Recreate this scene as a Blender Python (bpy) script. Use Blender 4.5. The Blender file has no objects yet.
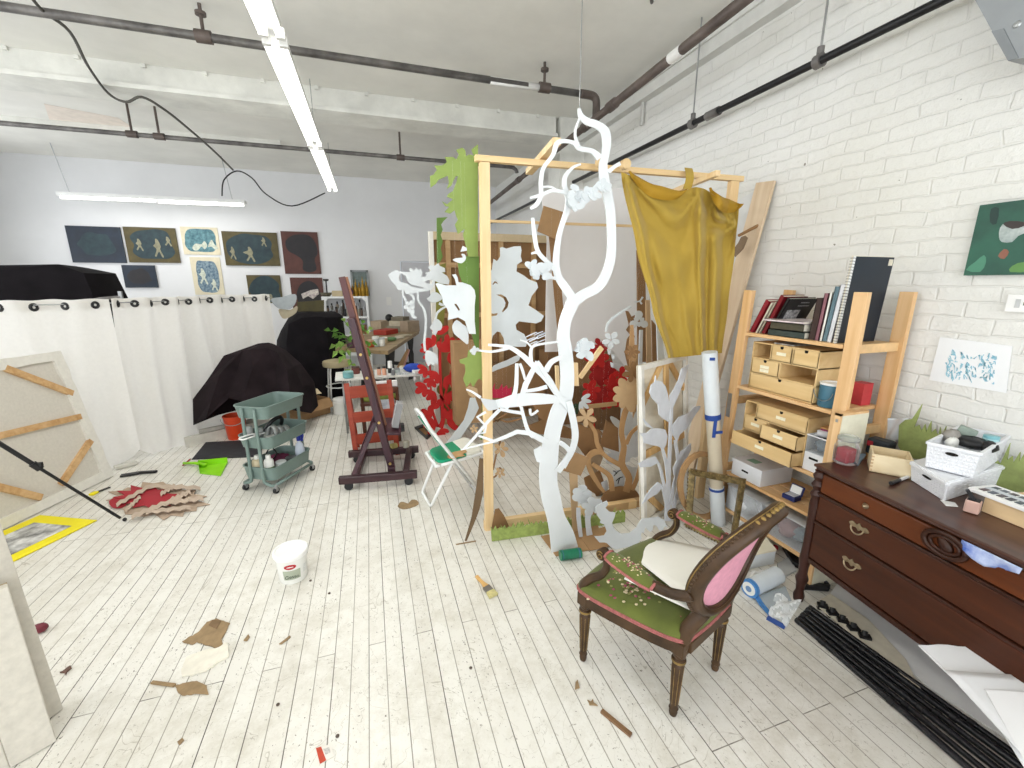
import bpy, bmesh, math, random
from mathutils import Vector, Matrix
random.seed(7)
SC = bpy.context.scene
COL = SC.collection
V = Vector
# ------------------------------------------------------------------ camera model (1024 x 768 frame)
F, PITCH, YAW, EYE = 427.15, .23104, .31696, 1.6
cy, sy, cp, sp = math.cos(YAW), math.sin(YAW), math.cos(PITCH), math.sin(PITCH)
def ray(u, v):
    a = (u-512)/F; b = (v-384)/F
    f = cp-sp*b; z = -sp-cp*b
    return V((a*cy+f*sy, -a*sy+f*cy, z))
O0 = V((0, 0, EYE))
def PZ(u, v, z=0.0):
    d = ray(u, v); return O0+d*((z-EYE)/d.z)
def PY(u, v, y):
    d = ray(u, v); return O0+d*(y/d.y)
def PX(u, v, x):
    d = ray(u, v); return O0+d*(x/d.x)
class Plane:
    """a plane in the room; at(u, v) is the point of it seen at a pixel"""
    def __init__(s, p, n):
        s.p = V(p); s.n = V(n).normalized()
        if s.n.dot(s.p-O0) < 0: s.n = -s.n
    def at(s, u, v):
        d = ray(u, v); return O0+d*((s.p-O0).dot(s.n)/d.dot(s.n))
def YP(y, turn=0.0, x=0.0, lean=0.0):      # upright plane facing the viewer, turned about the vertical at x
    return Plane((x, y, 0), (-math.sin(turn), math.cos(turn), math.tan(lean)))
def FP(z=0.0): return Plane((0, 0, z), (0, 0, 1))
def XP(x): return Plane((x, 0, 0), (1, 0, 0))

# ------------------------------------------------------------------ materials
def hexlin(h):
    if isinstance(h, (tuple, list)): return tuple(h[:3])
    h = h.lstrip('#'); o = []
    for i in (0, 2, 4):
        c = int(h[i:i+2], 16)/255
        o.append(c/12.92 if c <= .04045 else ((c+.055)/1.055)**2.4)
    return tuple(o)
class NT:
    def __init__(s, m): s.t = m.node_tree; s.n = s.t.nodes; s.l = s.t.links
    def new(s, kind, **kw):
        n = s.n.new(kind)
        for k, v in kw.items():
            if k in n.inputs: n.inputs[k].default_value = v
            else: setattr(n, k, v)
        return n
    def link(s, a, b): s.l.new(a, b)
MATS = {}
def mat(name, col, rough=.6, metal=0., var=.05, scale=9., bump=0., bscale=None, spec=.4, stretch=None, col2=None, sheen=0., trans=0., coat=0.):
    if name in MATS: return MATS[name]
    m = bpy.data.materials.new(name); m.use_nodes = True; MATS[name] = m
    t = NT(m); b = t.n['Principled BSDF']
    c = hexlin(col)
    b.inputs['Roughness'].default_value = rough; b.inputs['Metallic'].default_value = metal
    b.inputs['Specular IOR Level'].default_value = spec
    if sheen: b.inputs['Sheen Weight'].default_value = sheen
    if coat: b.inputs['Coat Weight'].default_value = coat
    if trans: b.inputs['Transmission Weight'].default_value = trans
    tc = t.new('ShaderNodeTexCoord'); mp = t.new('ShaderNodeMapping')
    t.link(tc.outputs['Object'], mp.inputs['Vector'])
    if stretch: mp.inputs['Scale'].default_value = stretch
    nz = t.new('ShaderNodeTexNoise', Scale=scale, Detail=5., Roughness=.6)
    t.link(mp.outputs['Vector'], nz.inputs['Vector'])
    rp = t.new('ShaderNodeValToRGB')
    c2 = hexlin(col2) if col2 else tuple(k*(1-var*2.2) for k in c)
    c1 = c if col2 else tuple(min(1, k*(1+var)) for k in c)
    rp.color_ramp.elements[0].position = .32; rp.color_ramp.elements[1].position = .68
    rp.color_ramp.elements[0].color = (*c2, 1); rp.color_ramp.elements[1].color = (*c1, 1)
    t.link(nz.outputs['Fac'], rp.inputs['Fac']); t.link(rp.outputs['Color'], b.inputs['Base Color'])
    if bump:
        n2 = t.new('ShaderNodeTexNoise', Scale=bscale or scale*4, Detail=4.)
        t.link(mp.outputs['Vector'], n2.inputs['Vector'])
        bp = t.new('ShaderNodeBump', Strength=bump, Distance=.01)
        t.link(n2.outputs['Fac'], bp.inputs['Height']); t.link(bp.outputs['Normal'], b.inputs['Normal'])
    return m
def woodmat(name, c1, c2, axis=2, scale=14., rough=.5, dist=3., coat=0., spec=.4):
    """wood: stretched bands along one axis"""
    if name in MATS: return MATS[name]
    m = bpy.data.materials.new(name); m.use_nodes = True; MATS[name] = m
    t = NT(m); b = t.n['Principled BSDF']; b.inputs['Roughness'].default_value = rough
    b.inputs['Specular IOR Level'].default_value = spec
    if coat: b.inputs['Coat Weight'].default_value = coat; b.inputs['Coat Roughness'].default_value = .2
    tc = t.new('ShaderNodeTexCoord'); mp = t.new('ShaderNodeMapping')
    s = [1., 1., 1.]; s[axis] = .06
    mp.inputs['Scale'].default_value = s
    t.link(tc.outputs['Object'], mp.inputs['Vector'])
    nz = t.new('ShaderNodeTexNoise', Scale=scale, Detail=6., Roughness=.62, Distortion=dist*.2)
    t.link(mp.outputs['Vector'], nz.inputs['Vector'])
    n2 = t.new('ShaderNodeTexNoise', Scale=scale*5, Detail=3.)
    t.link(mp.outputs['Vector'], n2.inputs['Vector'])
    mx = t.new('ShaderNodeMath', operation='MULTIPLY_ADD'); mx.inputs[1].default_value = .35
    t.link(n2.outputs['Fac'], mx.inputs[0]); t.link(nz.outputs['Fac'], mx.inputs[2])
    rp = t.new('ShaderNodeValToRGB')
    rp.color_ramp.elements[0].position = .5; rp.color_ramp.elements[1].position = .85
    rp.color_ramp.elements[0].color = (*hexlin(c1), 1); rp.color_ramp.elements[1].color = (*hexlin(c2), 1)
    t.link(mx.outputs[0], rp.inputs['Fac']); t.link(rp.outputs['Color'], b.inputs['Base Color'])
    return m
def emit(name, col, s):
    m = bpy.data.materials.new(name); m.use_nodes = True; t = NT(m)
    b = t.n['Principled BSDF']; b.inputs['Base Color'].default_value = (*hexlin(col), 1)
    b.inputs['Emission Color'].default_value = (*hexlin(col), 1); b.inputs['Emission Strength'].default_value = s
    return m
def clear(name, tint='#f4f8fa', alpha=.25, rough=.15):
    """thin clear plastic or glass: mostly see-through with a gloss"""
    m = bpy.data.materials.new(name); m.use_nodes = True; t = NT(m)
    t.n.remove(t.n['Principled BSDF']); out = t.n['Material Output']
    a = t.new('ShaderNodeBsdfTransparent'); a.inputs[0].default_value = (*hexlin(tint), 1)
    g = t.new('ShaderNodeBsdfPrincipled'); g.inputs['Base Color'].default_value = (*hexlin(tint), 1); g.inputs['Roughness'].default_value = rough
    fr = t.new('ShaderNodeFresnel', IOR=1.35)
    ad = t.new('ShaderNodeMath', operation='ADD'); ad.inputs[1].default_value = alpha; ad.use_clamp = True
    t.link(fr.outputs[0], ad.inputs[0])
    mx = t.new('ShaderNodeMixShader'); t.link(ad.outputs[0], mx.inputs[0]); t.link(a.outputs[0], mx.inputs[1]); t.link(g.outputs[0], mx.inputs[2])
    t.link(mx.outputs[0], out.inputs['Surface'])
    return m

# ------------------------------------------------------------------ mesh builder
def cr(pts, n=6, closed=False):
    """Catmull-Rom through points of any dimension"""
    pts = [tuple(p) for p in pts]; N = len(pts); out = []
    if N < 3: return pts
    rng = range(N if closed else N-1)
    for i in rng:
        if closed: a, b, c, d = pts[(i-1) % N], pts[i], pts[(i+1) % N], pts[(i+2) % N]
        else: a, b, c, d = pts[max(i-1, 0)], pts[i], pts[i+1], pts[min(i+2, N-1)]
        for k in range(n):
            t = k/n; t2 = t*t; t3 = t2*t
            out.append(tuple(.5*(2*q+(r-p)*t+(2*p-5*q+4*r-s)*t2+(3*q-p-3*r+s)*t3) for p, q, r, s in zip(a, b, c, d)))
    if not closed: out.append(pts[-1])
    return out
class MB:
    def __init__(s): s.v = []; s.f = []; s.mi = []; s.cm = 0; s.M = None
    def add(s, vs, fs):
        o = len(s.v)
        for p in vs:
            p = V(p); s.v.append(s.M @ p if s.M else p)
        for f in fs: s.f.append([i+o for i in f]); s.mi.append(s.cm)
        return s
    def m(s, i): s.cm = i; return s
    def xf(s, M): s.M = M; return s
    def box(s, c, d, rz=0., rx=0., ry=0.):
        R = Matrix.Rotation(rz, 3, 'Z') @ Matrix.Rotation(ry, 3, 'Y') @ Matrix.Rotation(rx, 3, 'X')
        vs = [V(c)+R @ V((x*d[0]/2, y*d[1]/2, z*d[2]/2)) for x in (-1, 1) for y in (-1, 1) for z in (-1, 1)]
        return s.add(vs, [(0, 1, 3, 2), (4, 6, 7, 5), (0, 4, 5, 1), (2, 3, 7, 6), (0, 2, 6, 4), (1, 5, 7, 3)])
    def bb(s, a, b):
        return s.box([(p+q)/2 for p, q in zip(a, b)], [abs(q-p) for p, q in zip(a, b)])
    def bar(s, a, b, w, h, up=(0, 0, 1)):
        a = V(a); b = V(b); d = (b-a).normalized(); u = V(up)
        if abs(d.dot(u)) > .98: u = V((0, 1, 0))
        x = d.cross(u).normalized(); y = x.cross(d).normalized()
        vs = [p+x*(w/2*i)+y*(h/2*j) for p in (a, b) for i, j in ((-1, -1), (1, -1), (1, 1), (-1, 1))]
        return s.add(vs, [(3, 2, 1, 0), (4, 5, 6, 7), (0, 1, 5, 4), (1, 2, 6, 5), (2, 3, 7, 6), (3, 0, 4, 7)])
    def tube(s, pts, r, seg=8, cap=True):
        pts = [V(p) for p in pts]; n = len(pts)
        rs = r if isinstance(r, (list, tuple)) else [r]*n
        d0 = (pts[1]-pts[0]).normalized()
        x = d0.cross(V((0, 0, 1)) if abs(d0.z) < .95 else V((0, 1, 0))).normalized()
        vs = []
        for i, p in enumerate(pts):
            d = (pts[min(i+1, n-1)]-pts[max(i-1, 0)])
            if d.length < 1e-9: d = d0
            d.normalize(); x = (x-d*x.dot(d)); 
            if x.length < 1e-6: x = d.orthogonal()
            x.normalize(); y = d.cross(x)
            for k in range(seg):
                a = 2*math.pi*k/seg; vs.append(p+(x*math.cos(a)+y*math.sin(a))*rs[i])
        fs = [(i*seg+k, i*seg+(k+1) % seg, (i+1)*seg+(k+1) % seg, (i+1)*seg+k) for i in range(n-1) for k in range(seg)]
        if cap: fs += [tuple(range(seg-1, -1, -1)), tuple((n-1)*seg+k for k in range(seg))]
        return s.add(vs, fs)
    def cyl(s, a, b, r, r2=None, seg=14): return s.tube([a, b], [r, r if r2 is None else r2], seg)
    def lathe(s, prof, o=(0, 0, 0), seg=16, axis=None, sx=1., sy_=1.):
        """prof: (r, z) from the bottom up; axis: unit vector for z"""
        o = V(o); A = V(axis or (0, 0, 1)).normalized()
        X = A.orthogonal().normalized() if axis else V((1, 0, 0)); Yv = A.cross(X)
        vs = [o+A*z+X*(r*sx*math.cos(2*math.pi*k/seg))+Yv*(r*sy_*math.sin(2*math.pi*k/seg)) for r, z in prof for k in range(seg)]
        n = len(prof)
        fs = [(i*seg+k, i*seg+(k+1) % seg, (i+1)*seg+(k+1) % seg, (i+1)*seg+k) for i in range(n-1) for k in range(seg)]
        fs += [tuple(range(seg-1, -1, -1)), tuple((n-1)*seg+k for k in range(seg))]
        return s.add(vs, fs)
    def ball(s, c, r, seg=12, rings=8, jit=0.):
        c = V(c); r = V(r) if isinstance(r, (tuple, list, Vector)) else V((r, r, r))
        prof = [(math.sin(math.pi*i/rings), -math.cos(math.pi*i/rings)) for i in range(rings+1)]
        vs = []
        for q, z in prof:
            for k in range(seg):
                a = 2*math.pi*k/seg; j = 1+random.uniform(-jit, jit)
                vs.append(c+V((q*math.cos(a)*r.x*j, q*math.sin(a)*r.y*j, z*r.z*j)))
        n = rings+1
        fs = [(i*seg+k, i*seg+(k+1) % seg, (i+1)*seg+(k+1) % seg, (i+1)*seg+k) for i in range(n-1) for k in range(seg)]
        return s.add(vs, fs)
    def prism(s, pts, t):
        """closed outline in 3D extruded by vector t"""
        pts = [V(p) for p in pts]; t = V(t); n = len(pts)
        vs = pts+[p+t for p in pts]
        fs = [tuple(range(n))[::-1], tuple(range(n, 2*n))]+[(i, (i+1) % n, (i+1) % n+n, i+n) for i in range(n)]
        return s.add(vs, fs)
    def grid(s, fn, nu, nv, closed_u=False):
        vs = [fn(i/(nu if closed_u else nu-1), j/(nv-1)) for j in range(nv) for i in range(nu)]
        fs = [(j*nu+i, j*nu+(i+1) % nu, (j+1)*nu+(i+1) % nu, (j+1)*nu+i) for j in range(nv-1) for i in range(nu if closed_u else nu-1)]
        return s.add(vs, fs)
    # ---- cut-out card: pixel outlines / strokes laid on a plane of the room
    def poly(s, pl, px, t=.005, back=0., smooth=0):
        if smooth: px = cr(px, smooth, True)
        return s.prism([pl.at(*p)+pl.n*back for p in px], pl.n*t)
    def stroke(s, pl, px, t=.006, back=0., n=5, w=None):
        """px: (u, v, width) centre line; becomes a ribbon of card"""
        px = [(p[0], p[1], w if len(p) < 3 else p[2]) for p in px]
        q = cr(px, n) if n > 1 and len(px) > 2 else px
        L, R = [], []
        for i, p in enumerate(q):
            a = q[max(i-1, 0)]; b = q[min(i+1, len(q)-1)]
            dx, dy = b[0]-a[0], b[1]-a[1]; l = math.hypot(dx, dy) or 1
            L.append((p[0]-dy/l*p[2]/2, p[1]+dx/l*p[2]/2)); R.append((p[0]+dy/l*p[2]/2, p[1]-dx/l*p[2]/2))
        LL = [pl.at(*p)+pl.n*back for p in L]; RR = [pl.at(*p)+pl.n*back for p in R]
        m = len(LL); tt = pl.n*t
        vs = LL+RR+[p+tt for p in LL]+[p+tt for p in RR]
        fs = []
        for i in range(m-1):
            fs += [(i, i+1, m+i+1, m+i), (2*m+i, 3*m+i, 3*m+i+1, 2*m+i+1), (i, 2*m+i, 2*m+i+1, i+1), (m+i, m+i+1, 3*m+i+1, 3*m+i)]
        fs += [(0, m, 3*m, 2*m), (m-1, 3*m-1, 4*m-1, 2*m-1)]
        return s.add(vs, fs)
    def build(s, name, mats, parent=None, smooth=False, bevel=0., sub=0, angle=None):
        me = bpy.data.meshes.new(name)
        if not isinstance(mats, (list, tuple)): mats = [mats]
        off = V((0, 0, 0))
        if parent is not None:
            r = parent
            while r.parent: r = r.parent
            if r.name not in LOCAL: off = V(r.location)
        elif s.v:
            xs = [p.x for p in s.v]; ys = [p.y for p in s.v]; zs = [p.z for p in s.v]
            off = V(((min(xs)+max(xs))/2, (min(ys)+max(ys))/2, min(zs)))
        me.from_pydata([tuple(p-off) for p in s.v], [], s.f)
        for m in mats: me.materials.append(m)
        me.polygons.foreach_set('material_index', s.mi)
        bm = bmesh.new(); bm.from_mesh(me)
        bmesh.ops.recalc_face_normals(bm, faces=bm.faces); bm.to_mesh(me); bm.free()
        if smooth or angle:
            me.polygons.foreach_set('use_smooth', [True]*len(me.polygons))
            if angle or smooth == 'a': me.set_sharp_from_angle(angle=angle or math.radians(38))
        o = bpy.data.objects.new(name, me); COL.objects.link(o)
        if parent is not None: o.parent = parent
        else: o.location = off
        if bevel:
            b = o.modifiers.new('bevel', 'BEVEL'); b.width = bevel; b.segments = 2; b.limit_method = 'ANGLE'; b.angle_limit = math.radians(40)
        if sub:
            b = o.modifiers.new('sub', 'SUBSURF'); b.levels = sub; b.render_levels = sub
        return o
LOCAL = set()
def tag(o, label, cat, group=None, kind=None):
    o['label'] = label; o['category'] = cat
    if group: o['group'] = group
    if kind: o['kind'] = kind
    return o
def thing(name, label, cat, loc, rz=None, group=None):
    """an Empty at the base; rz given = its parts are modelled in its own frame"""
    o = bpy.data.objects.new(name, None); COL.objects.link(o); o.empty_display_size = .05
    o.location = V(loc)
    if rz is not None: o.rotation_euler = (0, 0, rz); LOCAL.add(o.name)
    return tag(o, label, cat, group)
def struct(o): o['kind'] = 'structure'; return o
def copy_thing(o, loc=None, rz=None, label=None, group=None):
    def rec(a, par):
        c = a.copy(); COL.objects.link(c)
        if par: c.parent = par
        for ch in a.children: rec(ch, c)
        return c
    c = rec(o, None)
    if o.name in LOCAL: LOCAL.add(c.name)
    if loc is not None: c.location = V(loc)
    if rz is not None: c.rotation_euler = (0, 0, rz)
    if label: c['label'] = label
    if group: c['group'] = group
    return c
def text_mesh(body, size, parent, M, material, name='lettering', ext=.0004):
    cu = bpy.data.curves.new(name, 'FONT'); cu.body = body; cu.size = size; cu.extrude = ext; cu.align_x = 'CENTER'; cu.align_y = 'CENTER'
    to = bpy.data.objects.new('tmp_text', cu); COL.objects.link(to)
    bpy.context.view_layer.update()
    me = bpy.data.meshes.new_from_object(to.evaluated_get(bpy.context.evaluated_depsgraph_get()))
    bpy.data.objects.remove(to); bpy.data.curves.remove(cu)
    me.materials.clear(); me.materials.append(material); me.name = name
    me.transform(M)
    o = bpy.data.objects.new(name, me); COL.objects.link(o); o.parent = parent
    return o
# ================================================================== SETTING
XR, YB, ZC, XL, YF = 2.6, 8.975, 3.5, -5.4, -2.6
def floor_material():
    m = bpy.data.materials.new('floor_paint'); m.use_nodes = True; t = NT(m); b = t.n['Principled BSDF']
    tc = t.new('ShaderNodeTexCoord'); mp = t.new('ShaderNodeMapping'); mp.inputs['Rotation'].default_value = (0, 0, math.pi/2)
    t.link(tc.outputs['Object'], mp.inputs['Vector'])
    n0 = t.new('ShaderNodeTexNoise', Scale=1.3, Detail=2.); t.link(tc.outputs['Object'], n0.inputs['Vector'])
    br = t.new('ShaderNodeTexBrick', Scale=1.); br.offset = .37; br.offset_frequency = 3; br.squash = 1.0
    br.inputs['Brick Width'].default_value = 2.3; br.inputs['Row Height'].default_value = .0715
    br.inputs['Mortar Size'].default_value = .0021; br.inputs['Mortar Smooth'].default_value = .25; br.inputs['Bias'].default_value = 0.
    br.inputs['Color1'].default_value = (*hexlin('#e6e4dd'), 1); br.inputs['Color2'].default_value = (*hexlin('#e0ddd5'), 1); br.inputs['Mortar'].default_value = (0, 0, 0, 1)
    t.link(mp.outputs['Vector'], br.inputs['Vector'])
    # gaps: dark here, painted over there
    mp2 = t.new('ShaderNodeMapping'); mp2.inputs['Scale'].default_value = (12, .8, 1); t.link(tc.outputs['Object'], mp2.inputs['Vector'])
    n1 = t.new('ShaderNodeTexNoise', Scale=1.0, Detail=3.); t.link(mp2.outputs['Vector'], n1.inputs['Vector'])
    r1 = t.new('ShaderNodeValToRGB'); r1.color_ramp.elements[0].position = .47; r1.color_ramp.elements[1].position = .64
    r1.color_ramp.elements[0].color = (*hexlin('#a09b8f'), 1); r1.color_ramp.elements[1].color = (*hexlin('#47423a'), 1)
    t.link(n1.outputs['Fac'], r1.inputs['Fac'])
    # the paint: cloudy dirt
    n2 = t.new('ShaderNodeTexNoise', Scale=4.5, Detail=12., Roughness=.82); t.link(tc.outputs['Object'], n2.inputs['Vector'])
    r2 = t.new('ShaderNodeValToRGB'); r2.color_ramp.elements[0].position = .34; r2.color_ramp.elements[1].position = .54
    r2.color_ramp.elements[0].color = (*hexlin('#c9c3b4'), 1); r2.color_ramp.elements[1].color = (1, 1, 1, 1)
    t.link(n2.outputs['Fac'], r2.inputs['Fac'])
    mu = t.new('ShaderNodeMixRGB', blend_type='MULTIPLY'); mu.inputs['Fac'].default_value = .5
    t.link(br.outputs['Color'], mu.inputs[1]); t.link(r2.outputs['Color'], mu.inputs[2])
    # scuffs and worn flecks
    mp3 = t.new('ShaderNodeMapping'); mp3.inputs['Scale'].default_value = (1.5, 1, 1); mp3.inputs['Rotation'].default_value = (0, 0, .5); t.link(tc.outputs['Object'], mp3.inputs['Vector'])
    n3 = t.new('ShaderNodeTexNoise', Scale=24., Detail=7., Roughness=.78, Distortion=1.6); t.link(mp3.outputs['Vector'], n3.inputs['Vector'])
    r3 = t.new('ShaderNodeValToRGB'); r3.color_ramp.elements[0].position = .60; r3.color_ramp.elements[1].position = .67
    t.link(n3.outputs['Fac'], r3.inputs['Fac'])
    m3 = t.new('ShaderNodeMixRGB'); m3.inputs[2].default_value = (*hexlin('#8d8577'), 1)
    k3 = t.new('ShaderNodeMath', operation='MULTIPLY'); k3.inputs[1].default_value = .9; t.link(r3.outputs['Color'], k3.inputs[0])
    t.link(k3.outputs[0], m3.inputs[0]); t.link(mu.outputs[0], m3.inputs[1])
    # small dark flecks and drips
    n5 = t.new('ShaderNodeTexNoise', Scale=70., Detail=3., Roughness=.6); t.link(mp3.outputs['Vector'], n5.inputs['Vector'])
    n6 = t.new('ShaderNodeTexNoise', Scale=2.2, Detail=3.); t.link(tc.outputs['Object'], n6.inputs['Vector'])
    s5 = t.new('ShaderNodeMath', operation='MULTIPLY_ADD'); s5.inputs[1].default_value = .22; t.link(n6.outputs['Fac'], s5.inputs[0]); t.link(n5.outputs['Fac'], s5.inputs[2])
    r5 = t.new('ShaderNodeValToRGB'); r5.color_ramp.elements[0].position = .795; r5.color_ramp.elements[1].position = .83; t.link(s5.outputs[0], r5.inputs['Fac'])
    m5 = t.new('ShaderNodeMixRGB'); m5.inputs[2].default_value = (*hexlin('#6b6255'), 1); t.link(r5.outputs['Color'], m5.inputs[0]); t.link(m3.outputs[0], m5.inputs[1]); m3 = m5
    # long thin scratches
    wv = t.new('ShaderNodeTexNoise', Scale=2.1, Detail=3.5, Distortion=2.8); t.link(tc.outputs['Object'], wv.inputs['Vector'])
    ab = t.new('ShaderNodeMath', operation='SUBTRACT'); ab.inputs[1].default_value = .52; t.link(wv.outputs['Fac'], ab.inputs[0])
    a2 = t.new('ShaderNodeMath', operation='ABSOLUTE'); t.link(ab.outputs[0], a2.inputs[0])
    a3 = t.new('ShaderNodeMath', operation='LESS_THAN'); a3.inputs[1].default_value = .0017; t.link(a2.outputs[0], a3.inputs[0])
    k4 = t.new('ShaderNodeMath', operation='MULTIPLY'); k4.inputs[1].default_value = .5; t.link(a3.outputs[0], k4.inputs[0])
    m4 = t.new('ShaderNodeMixRGB'); m4.inputs[2].default_value = (*hexlin('#99917f'), 1); t.link(k4.outputs[0], m4.inputs[0]); t.link(m3.outputs[0], m4.inputs[1])
    mg = t.new('ShaderNodeMixRGB'); t.link(br.outputs['Fac'], mg.inputs[0]); t.link(m4.outputs[0], mg.inputs[1]); t.link(r1.outputs['Color'], mg.inputs[2])
    t.link(mg.outputs[0], b.inputs['Base Color']); b.inputs['Roughness'].default_value = .42
    bp = t.new('ShaderNodeBump', Strength=.35, Distance=.004); bp.invert = True; t.link(br.outputs['Fac'], bp.inputs['Height']); t.link(bp.outputs['Normal'], b.inputs['Normal'])
    return m
def brick_material():
    m = bpy.data.materials.new('painted_brick'); m.use_nodes = True; t = NT(m); b = t.n['Principled BSDF']
    tc = t.new('ShaderNodeTexCoord')
    sx = t.new('ShaderNodeSeparateXYZ'); t.link(tc.outputs['Object'], sx.inputs[0])
    cx = t.new('ShaderNodeCombineXYZ'); t.link(sx.outputs['Y'], cx.inputs['X']); t.link(sx.outputs['Z'], cx.inputs['Y'])
    nd = t.new('ShaderNodeTexNoise', Scale=5., Detail=3.); t.link(tc.outputs['Object'], nd.inputs['Vector'])
    va = t.new('ShaderNodeVectorMath', operation='MULTIPLY_ADD'); va.inputs[1].default_value = (.05, .045, 0); t.link(nd.outputs['Color'], va.inputs[0]); t.link(cx.outputs[0], va.inputs[2])
    br = t.new('ShaderNodeTexBrick', Scale=1.); br.offset = .5
    br.inputs['Brick Width'].default_value = .225; br.inputs['Row Height'].default_value = .072; br.inputs['Mortar Size'].default_value = .006; br.inputs['Mortar Smooth'].default_value = .6
    t.link(va.outputs[0], br.inputs['Vector'])
    n2 = t.new('ShaderNodeTexNoise', Scale=17., Detail=6., Roughness=.7); t.link(tc.outputs['Object'], n2.inputs['Vector'])
    iv = t.new('ShaderNodeMath', operation='MULTIPLY_ADD'); iv.inputs[1].default_value = -.55; t.link(br.outputs['Fac'], iv.inputs[0]); t.link(n2.outputs['Fac'], iv.inputs[2])
    bp = t.new('ShaderNodeBump', Strength=.55, Distance=.016); t.link(iv.outputs[0], bp.inputs['Height']); t.link(bp.outputs['Normal'], b.inputs['Normal'])
    # small chips in the paint
    n3 = t.new('ShaderNodeTexNoise', Scale=22., Detail=2.); t.link(tc.outputs['Object'], n3.inputs['Vector'])
    r3 = t.new('ShaderNodeValToRGB'); r3.color_ramp.elements[0].position = .755; r3.color_ramp.elements[1].position = .775
    r3.color_ramp.elements[0].color = (*hexlin('#e6e6e3'), 1); r3.color_ramp.elements[1].color = (*hexlin('#8b867c'), 1)
    t.link(n3.outputs['Fac'], r3.inputs['Fac'])
    n4 = t.new('ShaderNodeTexNoise', Scale=1.2, Detail=4.); t.link(tc.outputs['Object'], n4.inputs['Vector'])
    r4 = t.new('ShaderNodeValToRGB'); r4.color_ramp.elements[0].position = .35; r4.color_ramp.elements[1].position = .6; r4.color_ramp.elements[0].color = (.93, .925, .90, 1); r4.color_ramp.elements[1].color = (1, 1, 1, 1)
    t.link(n4.outputs['Fac'], r4.inputs['Fac'])
    mu = t.new('ShaderNodeMixRGB', blend_type='MULTIPLY'); mu.inputs[0].default_value = 1; t.link(r3.outputs['Color'], mu.inputs[1]); t.link(r4.outputs['Color'], mu.inputs[2])
    mm = t.new('ShaderNodeMixRGB', blend_type='MULTIPLY'); k = t.new('ShaderNodeMath', operation='MULTIPLY'); k.inputs[1].default_value = .025
    t.link(br.outputs['Fac'], k.inputs[0]); t.link(k.outputs[0], mm.inputs[0]); t.link(mu.outputs[0], mm.inputs[1]); mm.inputs[2].default_value = (.5, .5, .5, 1)
    t.link(mm.outputs[0], b.inputs['Base Color']); b.inputs['Roughness'].default_value = .45
    return m
M_wall = mat('wall_paint', '#dfe0e2', .6, var=.02, scale=1.5)
M_ceil = mat('ceiling_paint', '#e8e7e1', .65, var=.05, scale=1.1, bump=.15, bscale=6)
M_beam = mat('beam_paint', '#e4e4de', .6, var=.08, scale=3, bump=.2, bscale=20)
M_pipe = mat('pipe_metal', '#7a7775', .5, metal=.5, var=.25, scale=6)
M_pipeb = mat('pipe_black', '#232325', .4, metal=.3, var=.2, scale=6)
M_brown_pipe = mat('pipe_brown', '#4b423e', .5, metal=.2, col2='#6d625c', scale=5)
M_white = mat('white_plastic', '#e9e9e7', .4, var=.02)
M_whitemetal = mat('white_metal', '#e6e7e6', .35, var=.02)
M_black = mat('black_plastic', '#1c1c1e', .4, var=.15)
M_steel = mat('steel', '#a9abac', .35, metal=.8, var=.1)
M_tube = emit('tube_light', '#fffdf4', 9.0)

f = MB().bb((XL, YF, -.12), (XR, YB, 0)).build('floor', floor_material()); struct(f)
c = MB().bb((XL-.2, YF-.2, ZC), (XR+.25, YB+.2, ZC+.15)).build('ceiling', M_ceil); struct(c)
w = MB().bb((XR, YF-.2, -.12), (XR+.25, YB+.2, ZC)).build('wall_right', brick_material()); struct(w)
# back wall around its door
d0, d1, dz = .626, 1.215, 2.03
b = MB(); b.bb((XL-.2, YB, -.12), (d0, YB+.2, ZC)); b.bb((d1, YB, -.12), (XR, YB+.2, ZC)); b.bb((d0, YB, dz), (d1, YB+.2, ZC)); b.bb((d0, YB, -.12), (d1, YB+.2, -.001))
struct(b.build('wall_back', M_wall))
dr = MB().bb((d0+.018, YB+.012, .006), (d1-.018, YB+.06, dz-.018)).build('door_1', mat('door_paint', '#c2c3c8', .5, var=.02)); struct(dr)
h = MB().box((d0+.115, YB, 1.32), (.17, .05, .10)).box((d0+.115, YB-.02, 1.37), (.2, .06, .03)).cyl((d0+.115, YB-.03, 1.31), (d0+.115, YB-.02, 1.22), .02)
h.build('door_lock', M_steel, dr).location -= dr.location
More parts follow.
